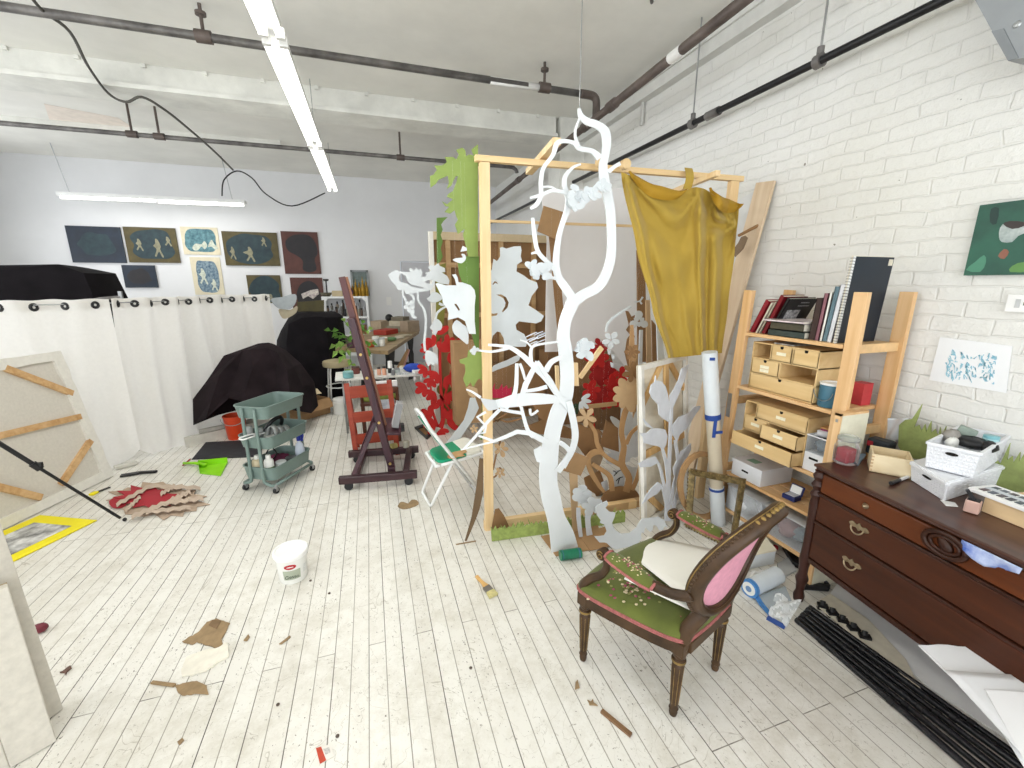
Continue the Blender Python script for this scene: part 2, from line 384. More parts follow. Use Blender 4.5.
# left and front walls carry the tall windows the daylight comes from
def window_wall(name, axis, pos, lo, hi, wins, z0, z1, thick):
    b = MB(); cur = lo
    def bx(a0, a1, c0, c1):
        if axis == 'x': b.bb((pos, a0, c0), (pos+thick, a1, c1))
        else: b.bb((a0, pos, c0), (a1, pos+thick, c1))
    for a, e in wins:
        bx(cur, a, -.12, ZC); bx(a, e, -.12, z0); bx(a, e, z1, ZC); cur = e
    bx(cur, hi, -.12, ZC)
    struct(b.build(name, M_wall))
WL = [(-1.6, .2), (.9, 2.7), (3.6, 5.4), (5.9, 7.7)]
WF = [(-4.6, -2.6), (-1.9, .1), (.6, 2.3)]
window_wall('wall_left', 'x', XL-.2, YF-.2, YB+.2, WL, .75, 2.95, .2)
window_wall('wall_front', 'y', YF-.2, XL, XR, WF, .75, 2.95, .2)
k = 0
for ax, ws in (('x', WL), ('y', WF)):
    for a, e in ws:
        k += 1; b = MB(); z0, z1 = .75, 2.95; mid = (z0+z1)/2
        for q0, q1, c0, c1 in ((a, e, z0, z0+.06), (a, e, z1-.06, z1), (a, a+.06, z0, z1), (e-.06, e, z0, z1), (a, e, mid-.03, mid+.03), ((a+e)/2-.02, (a+e)/2+.02, z0, z1)):
            if ax == 'x': b.bb((XL-.13, q0, c0), (XL-.07, q1, c1))
            else: b.bb((q0, YF-.13, c0), (q1, YF-.07, c1))
        struct(b.build('window_%d' % k, M_white))
# beam with a flange, ledge and pilaster
b = MB(); b.bb((XL, 5.16, 3.31), (2.24, 5.44, ZC)); b.bb((XL, 5.10, 3.28), (2.24, 5.50, 3.315))
for i in range(16): b.box((2.0-i*.47, 5.15, 3.485), (.035, .03, .03))
struct(b.build('beam', M_beam))
b = MB(); b.bb((XL, 7.1, 3.42), (-1.0, 7.16, 3.5)); struct(b.build('trim_1', M_beam))
b = MB(); b.bb((2.28, 5.12, 0), (XR, 5.46, ZC)); struct(b.build('column', M_beam))
b = MB(); b.bb((2.52, YF, 3.255), (XR, 5.12, 3.36)); b.bb((2.50, YF, 3.345), (2.53, 5.12, 3.375)); b.box((2.57, 3.9, 3.16), (.02, .03, .2)); b.box((2.57, .9, 3.16), (.02, .03, .2)); struct(b.build('trim_2', mat('ledge_paint', '#cfcfcb', .5, var=.04)))
b = MB(); b.bb((XL, YB-.015, 0), (d0-.02, YB, .09)); b.bb((d1+.02, YB-.015, 0), (XR, YB, .09)); struct(b.build('baseboard_back', M_wall))
# lamp glow on the ceiling behind the beam, painted as a thin cream panel
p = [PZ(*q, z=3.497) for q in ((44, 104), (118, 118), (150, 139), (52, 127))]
b = MB().prism(p, (0, 0, .02)); struct(b.build('ceiling_glow_patch', mat('ceiling_glow_paint', '#eadfd4', .6, var=.05)))

# ------------------------------------------------------------------ pipes
def flat(z, y): return [V((XL, y, z))]
t = thing('sprinkler_pipe', 'grey sprinkler pipe crossing the ceiling nearest the viewer with elbow at right', 'pipe', (0, 4.02, 3.3), group='sprinkler pipes')
b = MB(); b.tube([(XL, 4.0, 3.3), (2.02, 4.02, 3.3)], .028, 10); b.build('pipe', M_pipe, t, smooth=True)
b = MB(); b.tube(cr([(1.98, 4.02, 3.3), (2.08, 4.02, 3.3), (2.13, 4.02, 3.285), (2.15, 4.02, 3.24), (2.15, 4.02, 3.13)], 4), .036, 10); b.build('elbow', M_brown_pipe, t, smooth=True)
for x in (-.98, 1.62):
    b = MB(); b.cyl((x, 4.01, 3.32), (x, 4.01, 3.5), .012); b.cyl((x-.05, 4.01, 3.3), (x+.05, 4.01, 3.3), .042); b.cyl((x, 4.01, 3.43), (x, 4.01, 3.45), .035); b.build('hanger', M_brown_pipe, t, smooth='a')
b = MB(); b.tube([(1.12, 4.02, 3.3), (1.58, 4.02, 3.3)], .0295, 10); b.build('paint_sleeve', M_white, t, smooth=True)
t = thing('sprinkler_pipe', 'thinner grey sprinkler pipe crossing the ceiling beyond the white beam', 'pipe', (0, 6.25, 3.2), group='sprinkler pipes')
b = MB(); b.tube(cr([(XL, 6.27, 3.2), (0, 6.25, 3.2), (1.9, 6.25, 3.2), (2.05, 6.25, 3.195), (2.11, 6.25, 3.17), (2.125, 6.25, 3.13)], 3), .024, 10); b.build('pipe', M_pipe, t, smooth=True)
for x in (-2.35, -2.1, .52): 
    b = MB(); b.cyl((x, 6.25, 3.2), (x, 6.25, 3.5), .012); b.cyl((x-.05, 6.25, 3.2), (x+.05, 6.25, 3.2), .036); b.build('hanger', M_brown_pipe, t, smooth='a')
t = thing('main_pipe', 'thick brown pipe running along the top of the brick wall under the ceiling', 'pipe', (2.2, 4, 3.05))
b = MB(); b.tube([(1.78, YF, 3.05), (2.24, 8.06, 3.05), (2.28, YB, 3.05)], .032, 12); b.build('pipe', M_brown_pipe, t, smooth=True)
for y in (1.5, 3.55, 4.05, 6.3): 
    b = MB(); x = 1.89+.0435*y; b.tube([(x-.003, y-.06, 3.05), (x+.003, y+.06, 3.05)], .042, 12); b.build('coupling', M_brown_pipe, t, smooth='a')
for y in (1.95, 2.7): 
    b = MB(); x = 1.89+.0435*y; b.tube([(x-.003, y-.06, 3.05), (x+.003, y+.06, 3.05)], .0335, 12); b.build('paint_patch', M_white, t, smooth='a')
t = thing('wall_pipe', 'black iron pipe hung on thin rods along the white brick wall', 'pipe', (2.47, 4, 2.8))
b = MB(); b.tube([(2.45, YF, 2.79), (2.475, YB, 2.81)], .021, 12); b.build('pipe', M_pipeb, t, smooth=True)
for y, x in ((2.05, 2.465), (3.05, 2.466), (5.75, 2.47)):
    b = MB(); b.cyl((x, y, 2.8), (x, y, 3.5), .006, seg=6); b.build('rod', M_steel, t)
    b = MB(); b.cyl((x, y-.02, 2.8), (x, y+.02, 2.8), .036); b.cyl((x, y, 2.83), (x, y, 2.87), .018); b.build('clamp', M_pipe, t, smooth='a')
b = MB(); b.cyl((2.466, 2.78, 2.8), (2.466, 2.9, 2.8), .03); b.build('coupling', M_pipe, t, smooth='a')
tag(MB().tube(cr([(2.0, 3.0, 3.49), (1.75, 2.72, 3.485), (1.55, 2.7, 3.485), (1.45, 2.5, 3.49)], 5), .012, 8).build('conduit', M_pipe, smooth=True), 'thin grey conduit curving along the ceiling near the brick wall', 'conduit')
# power cable wandering over the ceiling to the lamps
pts = [PZ(*q, z=z) for q, z in (((25, -12), 3.3), ((42, 10), 3.3), ((70, 32), 3.3), ((88, 66), 3.3), ((108, 93), 3.25), ((126, 102), 3.2), ((142, 97), 3.25), ((165, 110), 3.2), ((190, 130), 3.15), ((215, 152), 3.1), ((233, 170), 3.0))]
tag(MB().tube(cr(pts, 5), .011, 6).build('ceiling_cable', mat('cable_grey', '#56544f', .6), smooth=True), 'grey power cable snaking across the ceiling over the pipes', 'cable')
pts = [PY(*q, 8.0) for q in ((222, 196), (224, 180), (237, 171), (252, 178), (266, 194), (292, 206), (325, 193))]
tag(MB().tube(cr(pts, 6), .01, 6).build('lamp_cable', M_black, smooth=True), 'black cable looping between the two fluorescent lamps', 'cable')

# ------------------------------------------------------------------ lamps
t = thing('fluorescent_lamp', 'long bare tube lamp hanging down the ceiling towards the rear wall', 'lamp', (-.4, 4.6, 2.85), group='fluorescent lamps')
segs = [(.4, 2.95), (3.0, 4.93), (4.98, 7.1)]
for a, e in segs:
    x0, x1 = -.395+(a-4.6)*.004, -.395+(e-4.6)*.004
    b = MB(); b.bar((x0, a, 2.955), (x1, e, 2.955), .11, .05); b.build('housing', M_whitemetal, t, bevel=.006)
    for s in (-1, 1):
        b = MB(); b.tube([(x0+.042*s, a+.03, 2.905), (x1+.042*s, e-.03, 2.905)], .018, 10); b.build('tube', M_tube, t, smooth='a')
        for yy in (a+.02, e-.02): 
            b = MB(); b.box((-.395+.042*s, yy, 2.91), (.045, .03, .05)); b.build('socket', M_white, t)
for y in (2.9, 5.0, 7.0):
    b = MB(); b.cyl((-.39, y, 2.97), (-.39, y, ZC), .004, seg=5); b.build('wire', M_steel, t)
t = thing('fluorescent_lamp', 'short hanging tube lamp over the dark pictures on the rear wall', 'lamp', (-2.9, 8.3, 2.82), group='fluorescent lamps')
b = MB(); b.bar((-4.13, 8.3, 2.85), (-1.77, 8.3, 2.87), .14, .05); b.build('housing', M_whitemetal, t, bevel=.006)
for a, e in ((-4.1, -2.97), (-2.93, -1.8)):
    b = MB(); b.tube([(a, 8.27, 2.806), (e, 8.27, 2.82)], .02, 10); b.build('tube', M_tube, t, smooth='a')
for x, z in ((-4.0, 2.87), (-1.95, 2.88)):
    b = MB(); b.cyl((x, 8.3, z), (x-.05, 8.2, ZC), .006, seg=5); b.build('wire', M_steel, t)
# ================================================================== REAR WALL PICTURES
M_navy = mat('print_navy', '#1f2c3d', .5, var=.2, scale=6, col2='#17202c')
M_teal = mat('print_teal', '#2d5664', .6, var=.2, scale=14, col2='#6f9aa2')
M_tealdark = mat('print_dark_teal', '#22313a', .6, scale=10, col2='#2f4448')
M_olive = mat('print_olive', '#5b512f', .6, scale=8, col2='#4a4228')
M_brownp = mat('print_brown', '#5d3831', .6, scale=8, col2='#4d2e2a')
M_blob = mat('print_black', '#232327', .6, scale=8, col2='#2e2a2c')
M_cream = mat('paper_cream', '#d9d0b6', .7, var=.05)
M_blueink = mat('print_blue', '#33526e', .6, scale=26, col2='#8fa3ab')
M_fig = mat('figure_pale', '#8d8a72', .7, var=.15, scale=30)
M_figw = mat('figure_white', '#c9cfc0', .7, var=.15, scale=30)
def picture(px, mats, label, blob=None, figs=(), th=.03):
    """px: left, top, right, bottom at the wall; blob/figs as fractions of the board"""
    a = PY(px[0], px[1], YB-th); c = PY(px[2], px[3], YB-th)
    x0, x1, z1, z0 = a.x, c.x, a.z, c.z
    b = MB(); b.bb((x0, YB-th, z0), (x1, YB-.001, z1))
    def lay(pts, d, mi):
        b.m(mi); q = cr(pts, 4, True)
        b.prism([(x0+(x1-x0)*u, YB-th-d, z0+(z1-z0)*v) for u, v in q], (0, d*.6, 0)); b.m(0)
    if blob: lay(blob, .0015, 1)
    for f in figs: lay(f, .003, 2)
    o = b.build('picture', mats); tag(o, label, 'picture', 'pictures on the rear wall')
def blob(cx=.5, cy_=.5, rx=.4, ry=.4, n=14, j=.1, sq=.0):
    out = []
    for i in range(n):
        a = 2*math.pi*i/n; r = 1+random.uniform(-j, j)
        k = 1/max(abs(math.cos(a)), abs(math.sin(a)))
        r *= 1+(k-1)*sq
        out.append((min(.97, max(.03, cx+rx*r*math.cos(a))), min(.97, max(.03, cy_+ry*r*math.sin(a)))))
    return out
def figure(x, y, s=.1, h=.32, ph=0.):
    return [(x-s*.15, y+h), (x+s*.2, y+h*.95), (x+s*.5, y+h*.6), (x+s*.35, y+h*.4), (x+s*.7, y), (x+s*.45, y-.02), (x+s*.1, y+h*.28), (x-s*.4, y), (x-s*.6, y+.03), (x-s*.2, y+h*.4), (x-s*.6+ph, y+h*.6), (x-s*.25, y+h*.75)]
picture((64.4, 225.4, 118+8.5, 263), [M_navy, M_tealdark, M_fig], 'plain dark navy panel, first of the top row of pictures on the rear wall', blob(j=.15, rx=.35, ry=.35))
picture((122.3, 226.5, 180.5, 263), [M_olive, M_tealdark, M_fig], 'olive bordered panel with three pale figures, second in the top row of pictures', blob(.52, .5, .4, .42, sq=.6), [figure(.25, .35, .1, .32), figure(.6, .18, .13, .5), figure(.82, .5, .1, .25, .03)])
picture((179.5, 226.5, 221, 255), [M_cream, M_teal, M_figw], 'cream sheet with teal print of pale bathers, upper of two light sheets on rear wall', blob(.5, .52, .43, .42, sq=.7, j=.06), [[(.25, .25), (.35, .4), (.5, .38), (.6, .5), (.66, .35), (.58, .2), (.5, .3), (.4, .17), (.3, .15)], [(.68, .3), (.76, .5), (.82, .55), (.86, .4), (.95, .25), (.85, .2), (.78, .3)]], th=.012)
picture((189.3, 257, 225, 294.5), [M_cream, M_blueink, M_figw], 'cream sheet with tall blue print hanging under the teal sheet on rear wall', blob(.52, .48, .36, .42, sq=.8, j=.05), [figure(.35, .3, .2, .4), figure(.68, .12, .16, .3)], th=.012)
picture((221, 231, 280.3, 266), [M_olive, M_tealdark, M_fig], 'wide olive panel with dark oval and central pale figure on rear wall', blob(.48, .5, .42, .42, sq=.4), [figure(.46, .14, .12, .42, -.05), figure(.15, .2, .08, .35), figure(.74, .6, .07, .25)])
picture((280.3, 231, 321.3, 274), [M_brownp, M_blob, M_blob], 'reddish brown panel with black figure shape, rightmost of the top row of pictures', [(.45, .93), (.75, .92), (.92, .75), (.95, .5), (.85, .35), (.88, .12), (.7, .04), (.5, .1), (.52, .3), (.4, .42), (.15, .55), (.1, .75), (.25, .88)])
picture((246, 275, 283, 303), [M_olive, M_tealdark, M_fig], 'small olive panel with dark oval and pink patch just above the curtain end', blob(.5, .45, .46, .48, sq=.2), [[(.6, .3), (.68, .32), (.7, .15), (.6, .12)]])
picture((289.6, 277.5, 326.5, 324), [M_brownp, M_blob, M_blob], 'brown panel with black shape hanging below the rightmost top picture', [(.15, .6), (.3, .85), (.6, .93), (.85, .8), (.9, .5), (.7, .25), (.3, .3)])
picture((121, 265, 158.3, 287.5), [M_navy, M_blob, M_fig], 'small black panel low on the rear wall behind the first curtain panel', blob(j=.15, rx=.35, ry=.35))
a = PY(386.2, 297, YB-.01); c = PY(391.6, 305.3, YB-.01)
b = MB().bb((a.x, YB-.012, c.z), (c.x, YB-.001, a.z)); t = b.build('light_switch', M_white); tag(t, 'white light switch plate on the rear wall left of the grey door', 'switch')
x = (a.x+c.x)/2; z = (a.z+c.z)/2
o = MB().box((x, YB-.014, z), (.03, .008, .06)).build('switch_rocker', M_white, t)

# ================================================================== CURTAIN
def cloth_mat(name, col, transl=.35):
    m = mat(name, col, .85, var=.02, scale=40)
    t = NT(m); p = t.n['Principled BSDF']; out = t.n['Material Output']
    tr = t.new('ShaderNodeBsdfTranslucent'); tr.inputs[0].default_value = (*hexlin(col), 1)
    mx = t.new('ShaderNodeMixShader'); mx.inputs[0].default_value = transl
    t.link(p.outputs[0], mx.inputs[1]); t.link(tr.outputs[0], mx.inputs[2]); t.link(mx.outputs[0], out.inputs['Surface'])
    return m
M_curt = cloth_mat('curtain_cloth', '#eceae6', .35)
def pathpt(P, s):
    """point and normal along a polyline path by arc length fraction"""
    q = [V((p[0], p[1], 0)) for p in P]; L = [(q[i+1]-q[i]).length for i in range(len(q)-1)]; T = sum(L); d = s*T
    for i, l in enumerate(L):
        if d <= l or i == len(L)-1:
            p = q[i]+(q[i+1]-q[i])*min(d/l, 1.2); t = (q[i+1]-q[i]).normalized(); return p, V((t.y, -t.x, 0))
        d -= l
def curtain(P, n_ring, label, ztop, amp, seed, round_left=0, round_right=0, name='curtain', fp=.5):
    P = cr(P, 8); t = thing('curtain', label, 'curtain', (P[len(P)//2][0], P[len(P)//2][1], 0), group='white curtain panels')
    rnd = random.Random(seed); ph = [rnd.uniform(0, 6.28) for _ in range(6)]
    def fold(s, w):
        k = math.cos(math.pi*(s*n_ring))            # rings sit between folds
        lo = .5*math.sin(2*math.pi*s*n_ring*.23+ph[0])+.4*math.sin(2*math.pi*s*n_ring*.41+ph[1])+.2*math.sin(2*math.pi*s*n_ring*.83+ph[2])
        return amp*(k*(1-w*.75)+lo*w*1.7)
    def fn(s, h):
        p, nn = pathpt(P, s); zt = ztop(s); w = min(1, h*1.6)
        zb = .015
        if round_right: zb += round_right*max(0, (s-.9)/.1)**3
        if round_left: zb += round_left*max(0, (.08-s)/.08)**2
        z = zt+(zb-zt)*h+.004*math.sin(s*55)
        off = fold(s, w)
        if h > .93: off += .03*math.sin(s*40+ph[3])*(h-.93)/.07
        return p+nn*off+V((0, 0, z))
    nu = n_ring*14
    b = MB().grid(fn, nu, 30); o = b.build('fabric', M_curt, t, smooth=True)
    b = MB().grid(lambda s, h: fn(s, h*.055+.001)+pathpt(P, s)[1]*.004, nu, 3); b.build('header_band', M_curt, t, smooth=True)
    for i in range(n_ring):
        s = (i+.5)/n_ring; c0 = fn(s, .035); p1 = fn(min(1, s+.012), .035); p0 = fn(max(0, s-.012), .035)
        nn = (p1-p0).cross(V((0, 0, 1))).normalized(); ax = V((0, 0, 1)); sx = ax.cross(nn).normalized()
        b = MB(); ring = [c0+(sx*math.cos(2*math.pi*k/14)+ax*math.sin(2*math.pi*k/14))*.021 for k in range(15)]
        b.tube(ring, .0125, 6); b.build('grommet', M_black, t, smooth=True)
    return P
PA = [(-3.9, 3.95), (-3.3, 4.12), (-2.64, 4.3), (-2.3, 4.44), (-2.08, 4.52)]
PB = [(-2.12, 4.6), (-1.98, 4.8), (-1.82, 5.05), (-1.66, 5.42), (-1.36, 5.82), (-1.14, 6.0)]
zt = lambda s: 1.475
curtain(PA, 11, 'white grommet curtain panel behind the big canvas, left of the gap in the curtains', lambda s: 1.475, .045, 3, round_right=.12)
curtain(PB, 13, 'white grommet curtain panel running back to the black draped furniture', lambda s: 1.475, .045, 5, round_left=.1)
b = MB(); b.tube([(p[0], p[1], 1.437) for p in cr(PA[:-1]+PB[1:], 4)], .005, 6)
tag(b.build('curtain_wire', M_steel, smooth=True), 'steel curtain wire threaded through the black curtain grommets', 'curtain wire')

# ================================================================== BLACK DRAPES
M_bcloth = mat('black_cloth', '#171417', .95, var=.2, scale=5, sheen=.0, spec=.15)
M_bcloth2 = mat('black_cloth_warm', '#241c1f', .95, var=.2, scale=5, spec=.15)
def drape(name, loops, label, cat, material, n=None, flat=True):
    b = MB(); n = len(loops[0]); vs = [p for L in loops for p in L]
    fs = [(i*n+k, i*n+(k+1) % n, (i+1)*n+(k+1) % n, (i+1)*n+k) for i in range(len(loops)-1) for k in range(n)]
    fs.append(tuple((len(loops)-1)*n+k for k in range(n)))
    b.add(vs, fs); o = b.build(name, material, smooth={True: 'a', False: True, None: False}[flat])
    tag(o, label, cat); return o
def ring(pts, z, j=0., zj=0.):
    return [(x+random.uniform(-j, j), y+random.uniform(-j, j), z+random.uniform(-zj, zj)) for x, y in pts]
random.seed(11)
base = [(-1.80, 4.96), (-1.62, 4.78), (-1.42, 4.86), (-1.22, 4.72), (-1.0, 4.82), (-.8, 4.78), (-.7, 5.0), (-.66, 5.3), (-.85, 5.5), (-1.1, 5.58), (-1.4, 5.5), (-1.66, 5.25)]
def sc(pts, c, k): return [(c[0]+(x-c[0])*k, c[1]+(y-c[1])*k) for x, y in pts]
zb = [.19, .30, .47, .44, .34, .30, .2, .2, .2, .2, .2, .2]
L0 = [(x, y, z) for (x, y), z in zip(base, zb)]
J = lambda: random.uniform(-.045, .045)
L1 = [(x+J(), y+J(), z) for (x, y), z in zip(sc(base, (-1.12, 5.12), .95), [.46, .47, .55, .55, .5, .48, .5, .5, .5, .5, .5, .48])]
L2 = [(x+J(), y+J(), z+J()*.5) for (x, y), z in zip(sc(base, (-1.08, 5.12), .72), [.66, .7, .76, .78, .76, .74, .72, .72, .74, .74, .74, .68])]
L3 = [(x+J()*.6, y+J()*.6, z) for (x, y), z in zip(sc(base, (-1.10, 5.12), .48), [.88, .9, .93, .95, .95, .9, .88, .88, .9, .93, .92, .9])]
L4 = [(x, y, z) for (x, y), z in zip(sc(base, (-1.06, 5.1), .16), [.97, .98, .99, .99, .98, .97, .96, .96, .97, .98, .98, .98])]
drape('draped_furniture', [L0, L1, L2, L3, L4], 'low angular lump draped in dark cloth in front of the white curtain', 'draped furniture', M_bcloth2, flat=None)
b2 = [(x*1.10-.02, y*1.10) for x, y in [(-1.12, 5.9), (-1.0, 5.68), (-.82, 5.6), (-.62, 5.66), (-.5, 5.62), (-.36, 5.72), (-.3, 5.98), (-.36, 6.3), (-.6, 6.5), (-.9, 6.5), (-1.1, 6.3), (-1.18, 6.1)]]
Z = .03
DC = (-.72, 6.65); DC2 = (-.52, 6.62)
M0 = ring(b2, .02, .02); M1 = ring(sc(b2, DC, .96), .55, .02); M2 = ring(sc(b2, DC, .92), .82, .02, .03)
M3 = [(x, y, z) for (x, y), z in zip(sc(b2, DC2, .86), [.96, 1.08, 1.16, 1.17, 1.16, 1.15, 1.14, 1.16, 1.18, 1.16, 1.08, .96])]
M4 = [(x, y, z) for (x, y), z in zip(sc(b2, DC2, .66), [1.18, 1.21, 1.22, 1.2, 1.19, 1.18, 1.18, 1.18, 1.19, 1.21, 1.22, 1.2])]
M5 = [(x, y, 1.21) for x, y in sc(b2, DC2, .3)]
drape('draped_furniture', [M0, M1, M2, M3, M4, M5], 'tall block draped in black cloth behind the small round stool', 'draped furniture', M_bcloth)
b3 = [(-4.7, 6.0), (-4.2, 5.9), (-3.6, 5.95), (-3.15, 5.92), (-2.86, 5.98), (-2.78, 6.2), (-2.82, 6.6), (-3.2, 6.7), (-4.0, 6.7), (-4.7, 6.6)]
N0 = ring(b3, .02); N1 = ring(b3, 1.3, .02); N2 = ring(sc(b3, (-3.8, 6.3), .97), 1.5, .03, .03); N3 = ring(sc(b3, (-3.85, 6.3), .93), 1.70, .03, .02); N4 = ring(sc(b3, (-3.9, 6.3), .7), 1.79, .03, .02)
drape('draped_rack', [N0, N1, N2, N3, N4], 'long dark draped rack standing behind the left curtain panel', 'draped rack', M_bcloth)
t = thing('grey_rod', 'thin grey rod with a clamp end lying over the dark rack behind the curtain', 'rod', (-2.75, 5.7, 1.5))
b = MB(); p0, p1, p2 = PY(85, 302, 5.7), PY(100, 299, 5.7), PY(121, 297, 5.7); b.tube([p0, p1, p2], .02, 6); b.build('bar', M_pipe, t)
b = MB(); b.box(p2, (.03, .03, .12)); b.build('jaw', M_steel, t)
# cloths slung over the end of the curtain
def hang(name, pl, px, material, label, cat, t=.02, smooth=3):
    o = MB().poly(pl, px, t, smooth=smooth).build(name, material, bevel=.006); tag(o, label, cat); return o
M_gcl = mat('cloth_grey_blue', '#a9aeb2', .9, scale=7, col2='#8d9496')
M_bei = mat('cloth_beige', '#b9ae96', .9, scale=7, col2='#a39880')
hang('hanging_cloth', YP(6.28), [(271, 299), (282, 297), (295, 294), (296, 302), (290, 309), (281, 309), (275, 306)], M_gcl, 'grey blue cloth slung over the far end of the curtain', 'cloth')
hang('hanging_cloth', YP(6.34), [(279, 309), (290, 310), (297, 306), (296, 313), (285, 319), (280, 315)], M_bei, 'beige cloth hanging under the grey blue cloth at the curtain end', 'cloth')
hang('paper_scrap', YP(6.4), [(301, 294), (311, 290), (318, 289), (319, 294), (313, 299), (308, 296), (303, 299)], mat('paper_mix', '#c8c2b8', .8, scale=30, col2='#7d6f77'), 'crumpled printed paper sticking up behind the tall black drape', 'paper', smooth=0)
o = MB().poly(YP(6.75), [(297, 302), (324, 300), (324, 322), (299, 322)], .02).build('olive_panel', mat('panel_olive', '#57502f', .7, scale=4, col2='#3f3a26')); tag(o, 'dark olive panel standing behind the tall black drape', 'panel')

# ------------------------------------------------------------------ things under the drapes
M_board = mat('board_white', '#cfccc2', .7, var=.08)
M_card = mat('cardboard', '#a5835d', .85, var=.07, scale=5)
t = MB().bar((-1.86, 4.86, .05), (-1.30, 5.2, .05), .03, .10).build('white_board', M_board); tag(t, 'long white board on edge under the low dark drape', 'board')
t = MB().bar((-1.78, 5.02, .06), (-1.2, 5.34, .06), .03, .12).build('white_board', M_board); tag(t, 'second white board leaning behind the front board under the drape', 'board')
t = thing('orange_bucket', 'orange plastic bucket half hidden under the low dark drape', 'bucket', (-1.44, 5.0, 0))
M_or = mat('plastic_orange', '#d2441f', .4, var=.04)
MB().lathe([(.082, 0), (.085, .01), (.102, .24), (.108, .24), (.108, .255), (.1, .255), (.082, .012)], (-1.44, 5.0, 0), 20).build('body', M_or, t, smooth='a')
MB().tube([(-1.44+.11*math.cos(a), 5.0-.11*abs(math.sin(a))*.35-.06, .235-.07*math.sin(a)) for a in [math.pi*k/10 for k in range(11)]], .004, 5).build('handle', M_steel, t)
t = thing('cardboard_box', 'open cardboard box on the floor in front of the tall black drape', 'box', (-.75, 5.4, 0))
b = MB(); p0 = V((-.98, 5.3, 0)); d = V((.62, .55, 0)).normalized(); e = V((-d.y, d.x, 0)); Lb, Wb, Hb = .55, .22, .2
for s_, q in ((p0, Lb), ): pass
b.prism([p0, p0+d*Lb, p0+d*Lb+V((0, 0, Hb)), p0+V((0, 0, Hb))], e*.006); b.prism([p0+e*Wb, p0+e*Wb+d*Lb, p0+e*Wb+d*Lb+V((0, 0, Hb)), p0+e*Wb+V((0, 0, Hb))], e*.006)
b.prism([p0, p0+e*Wb, p0+e*Wb+V((0, 0, Hb)), p0+V((0, 0, Hb))], d*.006); b.prism([p0+d*Lb, p0+d*Lb+e*Wb, p0+d*Lb+e*Wb+V((0, 0, Hb)), p0+d*Lb+V((0, 0, Hb))], -d*.006); b.prism([p0, p0+d*Lb, p0+d*Lb+e*Wb, p0+e*Wb], (0, 0, .006))
b.build('carton', M_card, t)
b = MB(); b.prism([p0+V((0, 0, Hb)), p0+d*Lb+V((0, 0, Hb)), p0+d*Lb-e*.09+V((0, 0, Hb-.1)), p0-e*.09+V((0, 0, Hb-.1))], (0, 0, .005)); b.build('flap', M_card, t)
c0 = p0+d*.28+e*.12
t = MB().box((c0.x+.02, c0.y, .30), (.34, .2, .006), rz=.35, rx=.1).build('sheet_of_board', mat('paper_tan', '#cdbd9c', .8, var=.05)); tag(t, 'pale tan board sheet resting over the open cardboard box', 'board')
t = MB().box((c0.x-.01, c0.y+.01, .232), (.12, .1, .13), rz=.6).build('red_carton', mat('carton_red', '#b3372a', .6, var=.05)); tag(t, 'red carton standing inside the open cardboard box', 'box')
t = MB().box((c0.x+.02, c0.y-.01, .318), (.16, .03, .014), rz=.5).build('clamp_tool', M_black); tag(t, 'black hand clamp lying on the pale tan board', 'tool')

# ------------------------------------------------------------------ big canvas from the back
M_canv = mat('raw_canvas', '#d5d0c6', .9, var=.03, scale=60, bump=.1, bscale=300)
M_canvw = mat('canvas_white', '#e4e1d9', .85, var=.03, scale=30)
M_pine = woodmat('pine', '#e6bf85', '#c99d62', 2, 10)
M_pinex = woodmat('pine_long', '#d9b586', '#b98c58', 0, 10)
cB, cA = PZ(115, 477), PZ(-45, 556); al = (cA-cB).normalized(); nb = V((al.y, -al.x, 0)); nb = nb if nb.y > 0 else -nb
tilt = math.radians(10); up = V((nb.x*math.sin(tilt), nb.y*math.sin(tilt), math.cos(tilt))); nrm = V((nb.x*math.cos(tilt), nb.y*math.cos(tilt), -math.sin(tilt)))
cpl = Plane(cB+V((0, 0, .005)), nrm)
t = thing('stretched_canvas', 'large raw canvas seen from its braced back, leaning by the white curtain', 'canvas', cB, group='stretched canvases')
Hc, Wc = 1.09, 1.3
def cq(a, h, d=0): return cB+al*a+up*h+cpl.n*d+V((0, 0, .012))
b = MB(); b.prism([cq(0, 0, .035), cq(Wc, 0, .035), cq(Wc, Hc, .035), cq(0, Hc, .035)], cpl.n*.004); b.build('canvas_cloth', M_canv, t)
for nm, a0, h0, a1, h1, w in (('side_rail', .03, 0, .03, Hc, .075), ('side_rail', Wc-.03, 0, Wc-.03, Hc, .075), ('top_rail', .068, Hc-.035, Wc-.068, Hc-.035, .07), ('bottom_rail', .068, .035, Wc-.068, .035, .07)):
    b = MB(); A_, B_ = cq(a0, h0, .015), cq(a1, h1, .015); dd = (B_-A_).normalized(); ww = dd.cross(cpl.n)
    n_ = 14; pts1, pts2 = [], []
    for i in range(n_+1):
        q = A_+(B_-A_)*(i/n_); k = w/2+(random.uniform(-.006, .006) if nm != 'bottom_rail' else 0); pts1.append(q+ww*k); pts2.append(q-ww*k)
    b.prism(pts1+pts2[::-1], cpl.n*.03); b.build(nm, M_canvw, t)
for (u0, v0, u1, v1) in ((8, 367.5, 75, 393), (-30, 443, 83, 416), (93, 440, 64, 484), (-20, 481, 44, 497)):
    b = MB(); b.bar(cpl.at(u0, v0)+cpl.n*.022, cpl.at(u1, v1)+cpl.n*.022, .045, .022, up=cpl.n); b.build('brace', M_pinex, t)
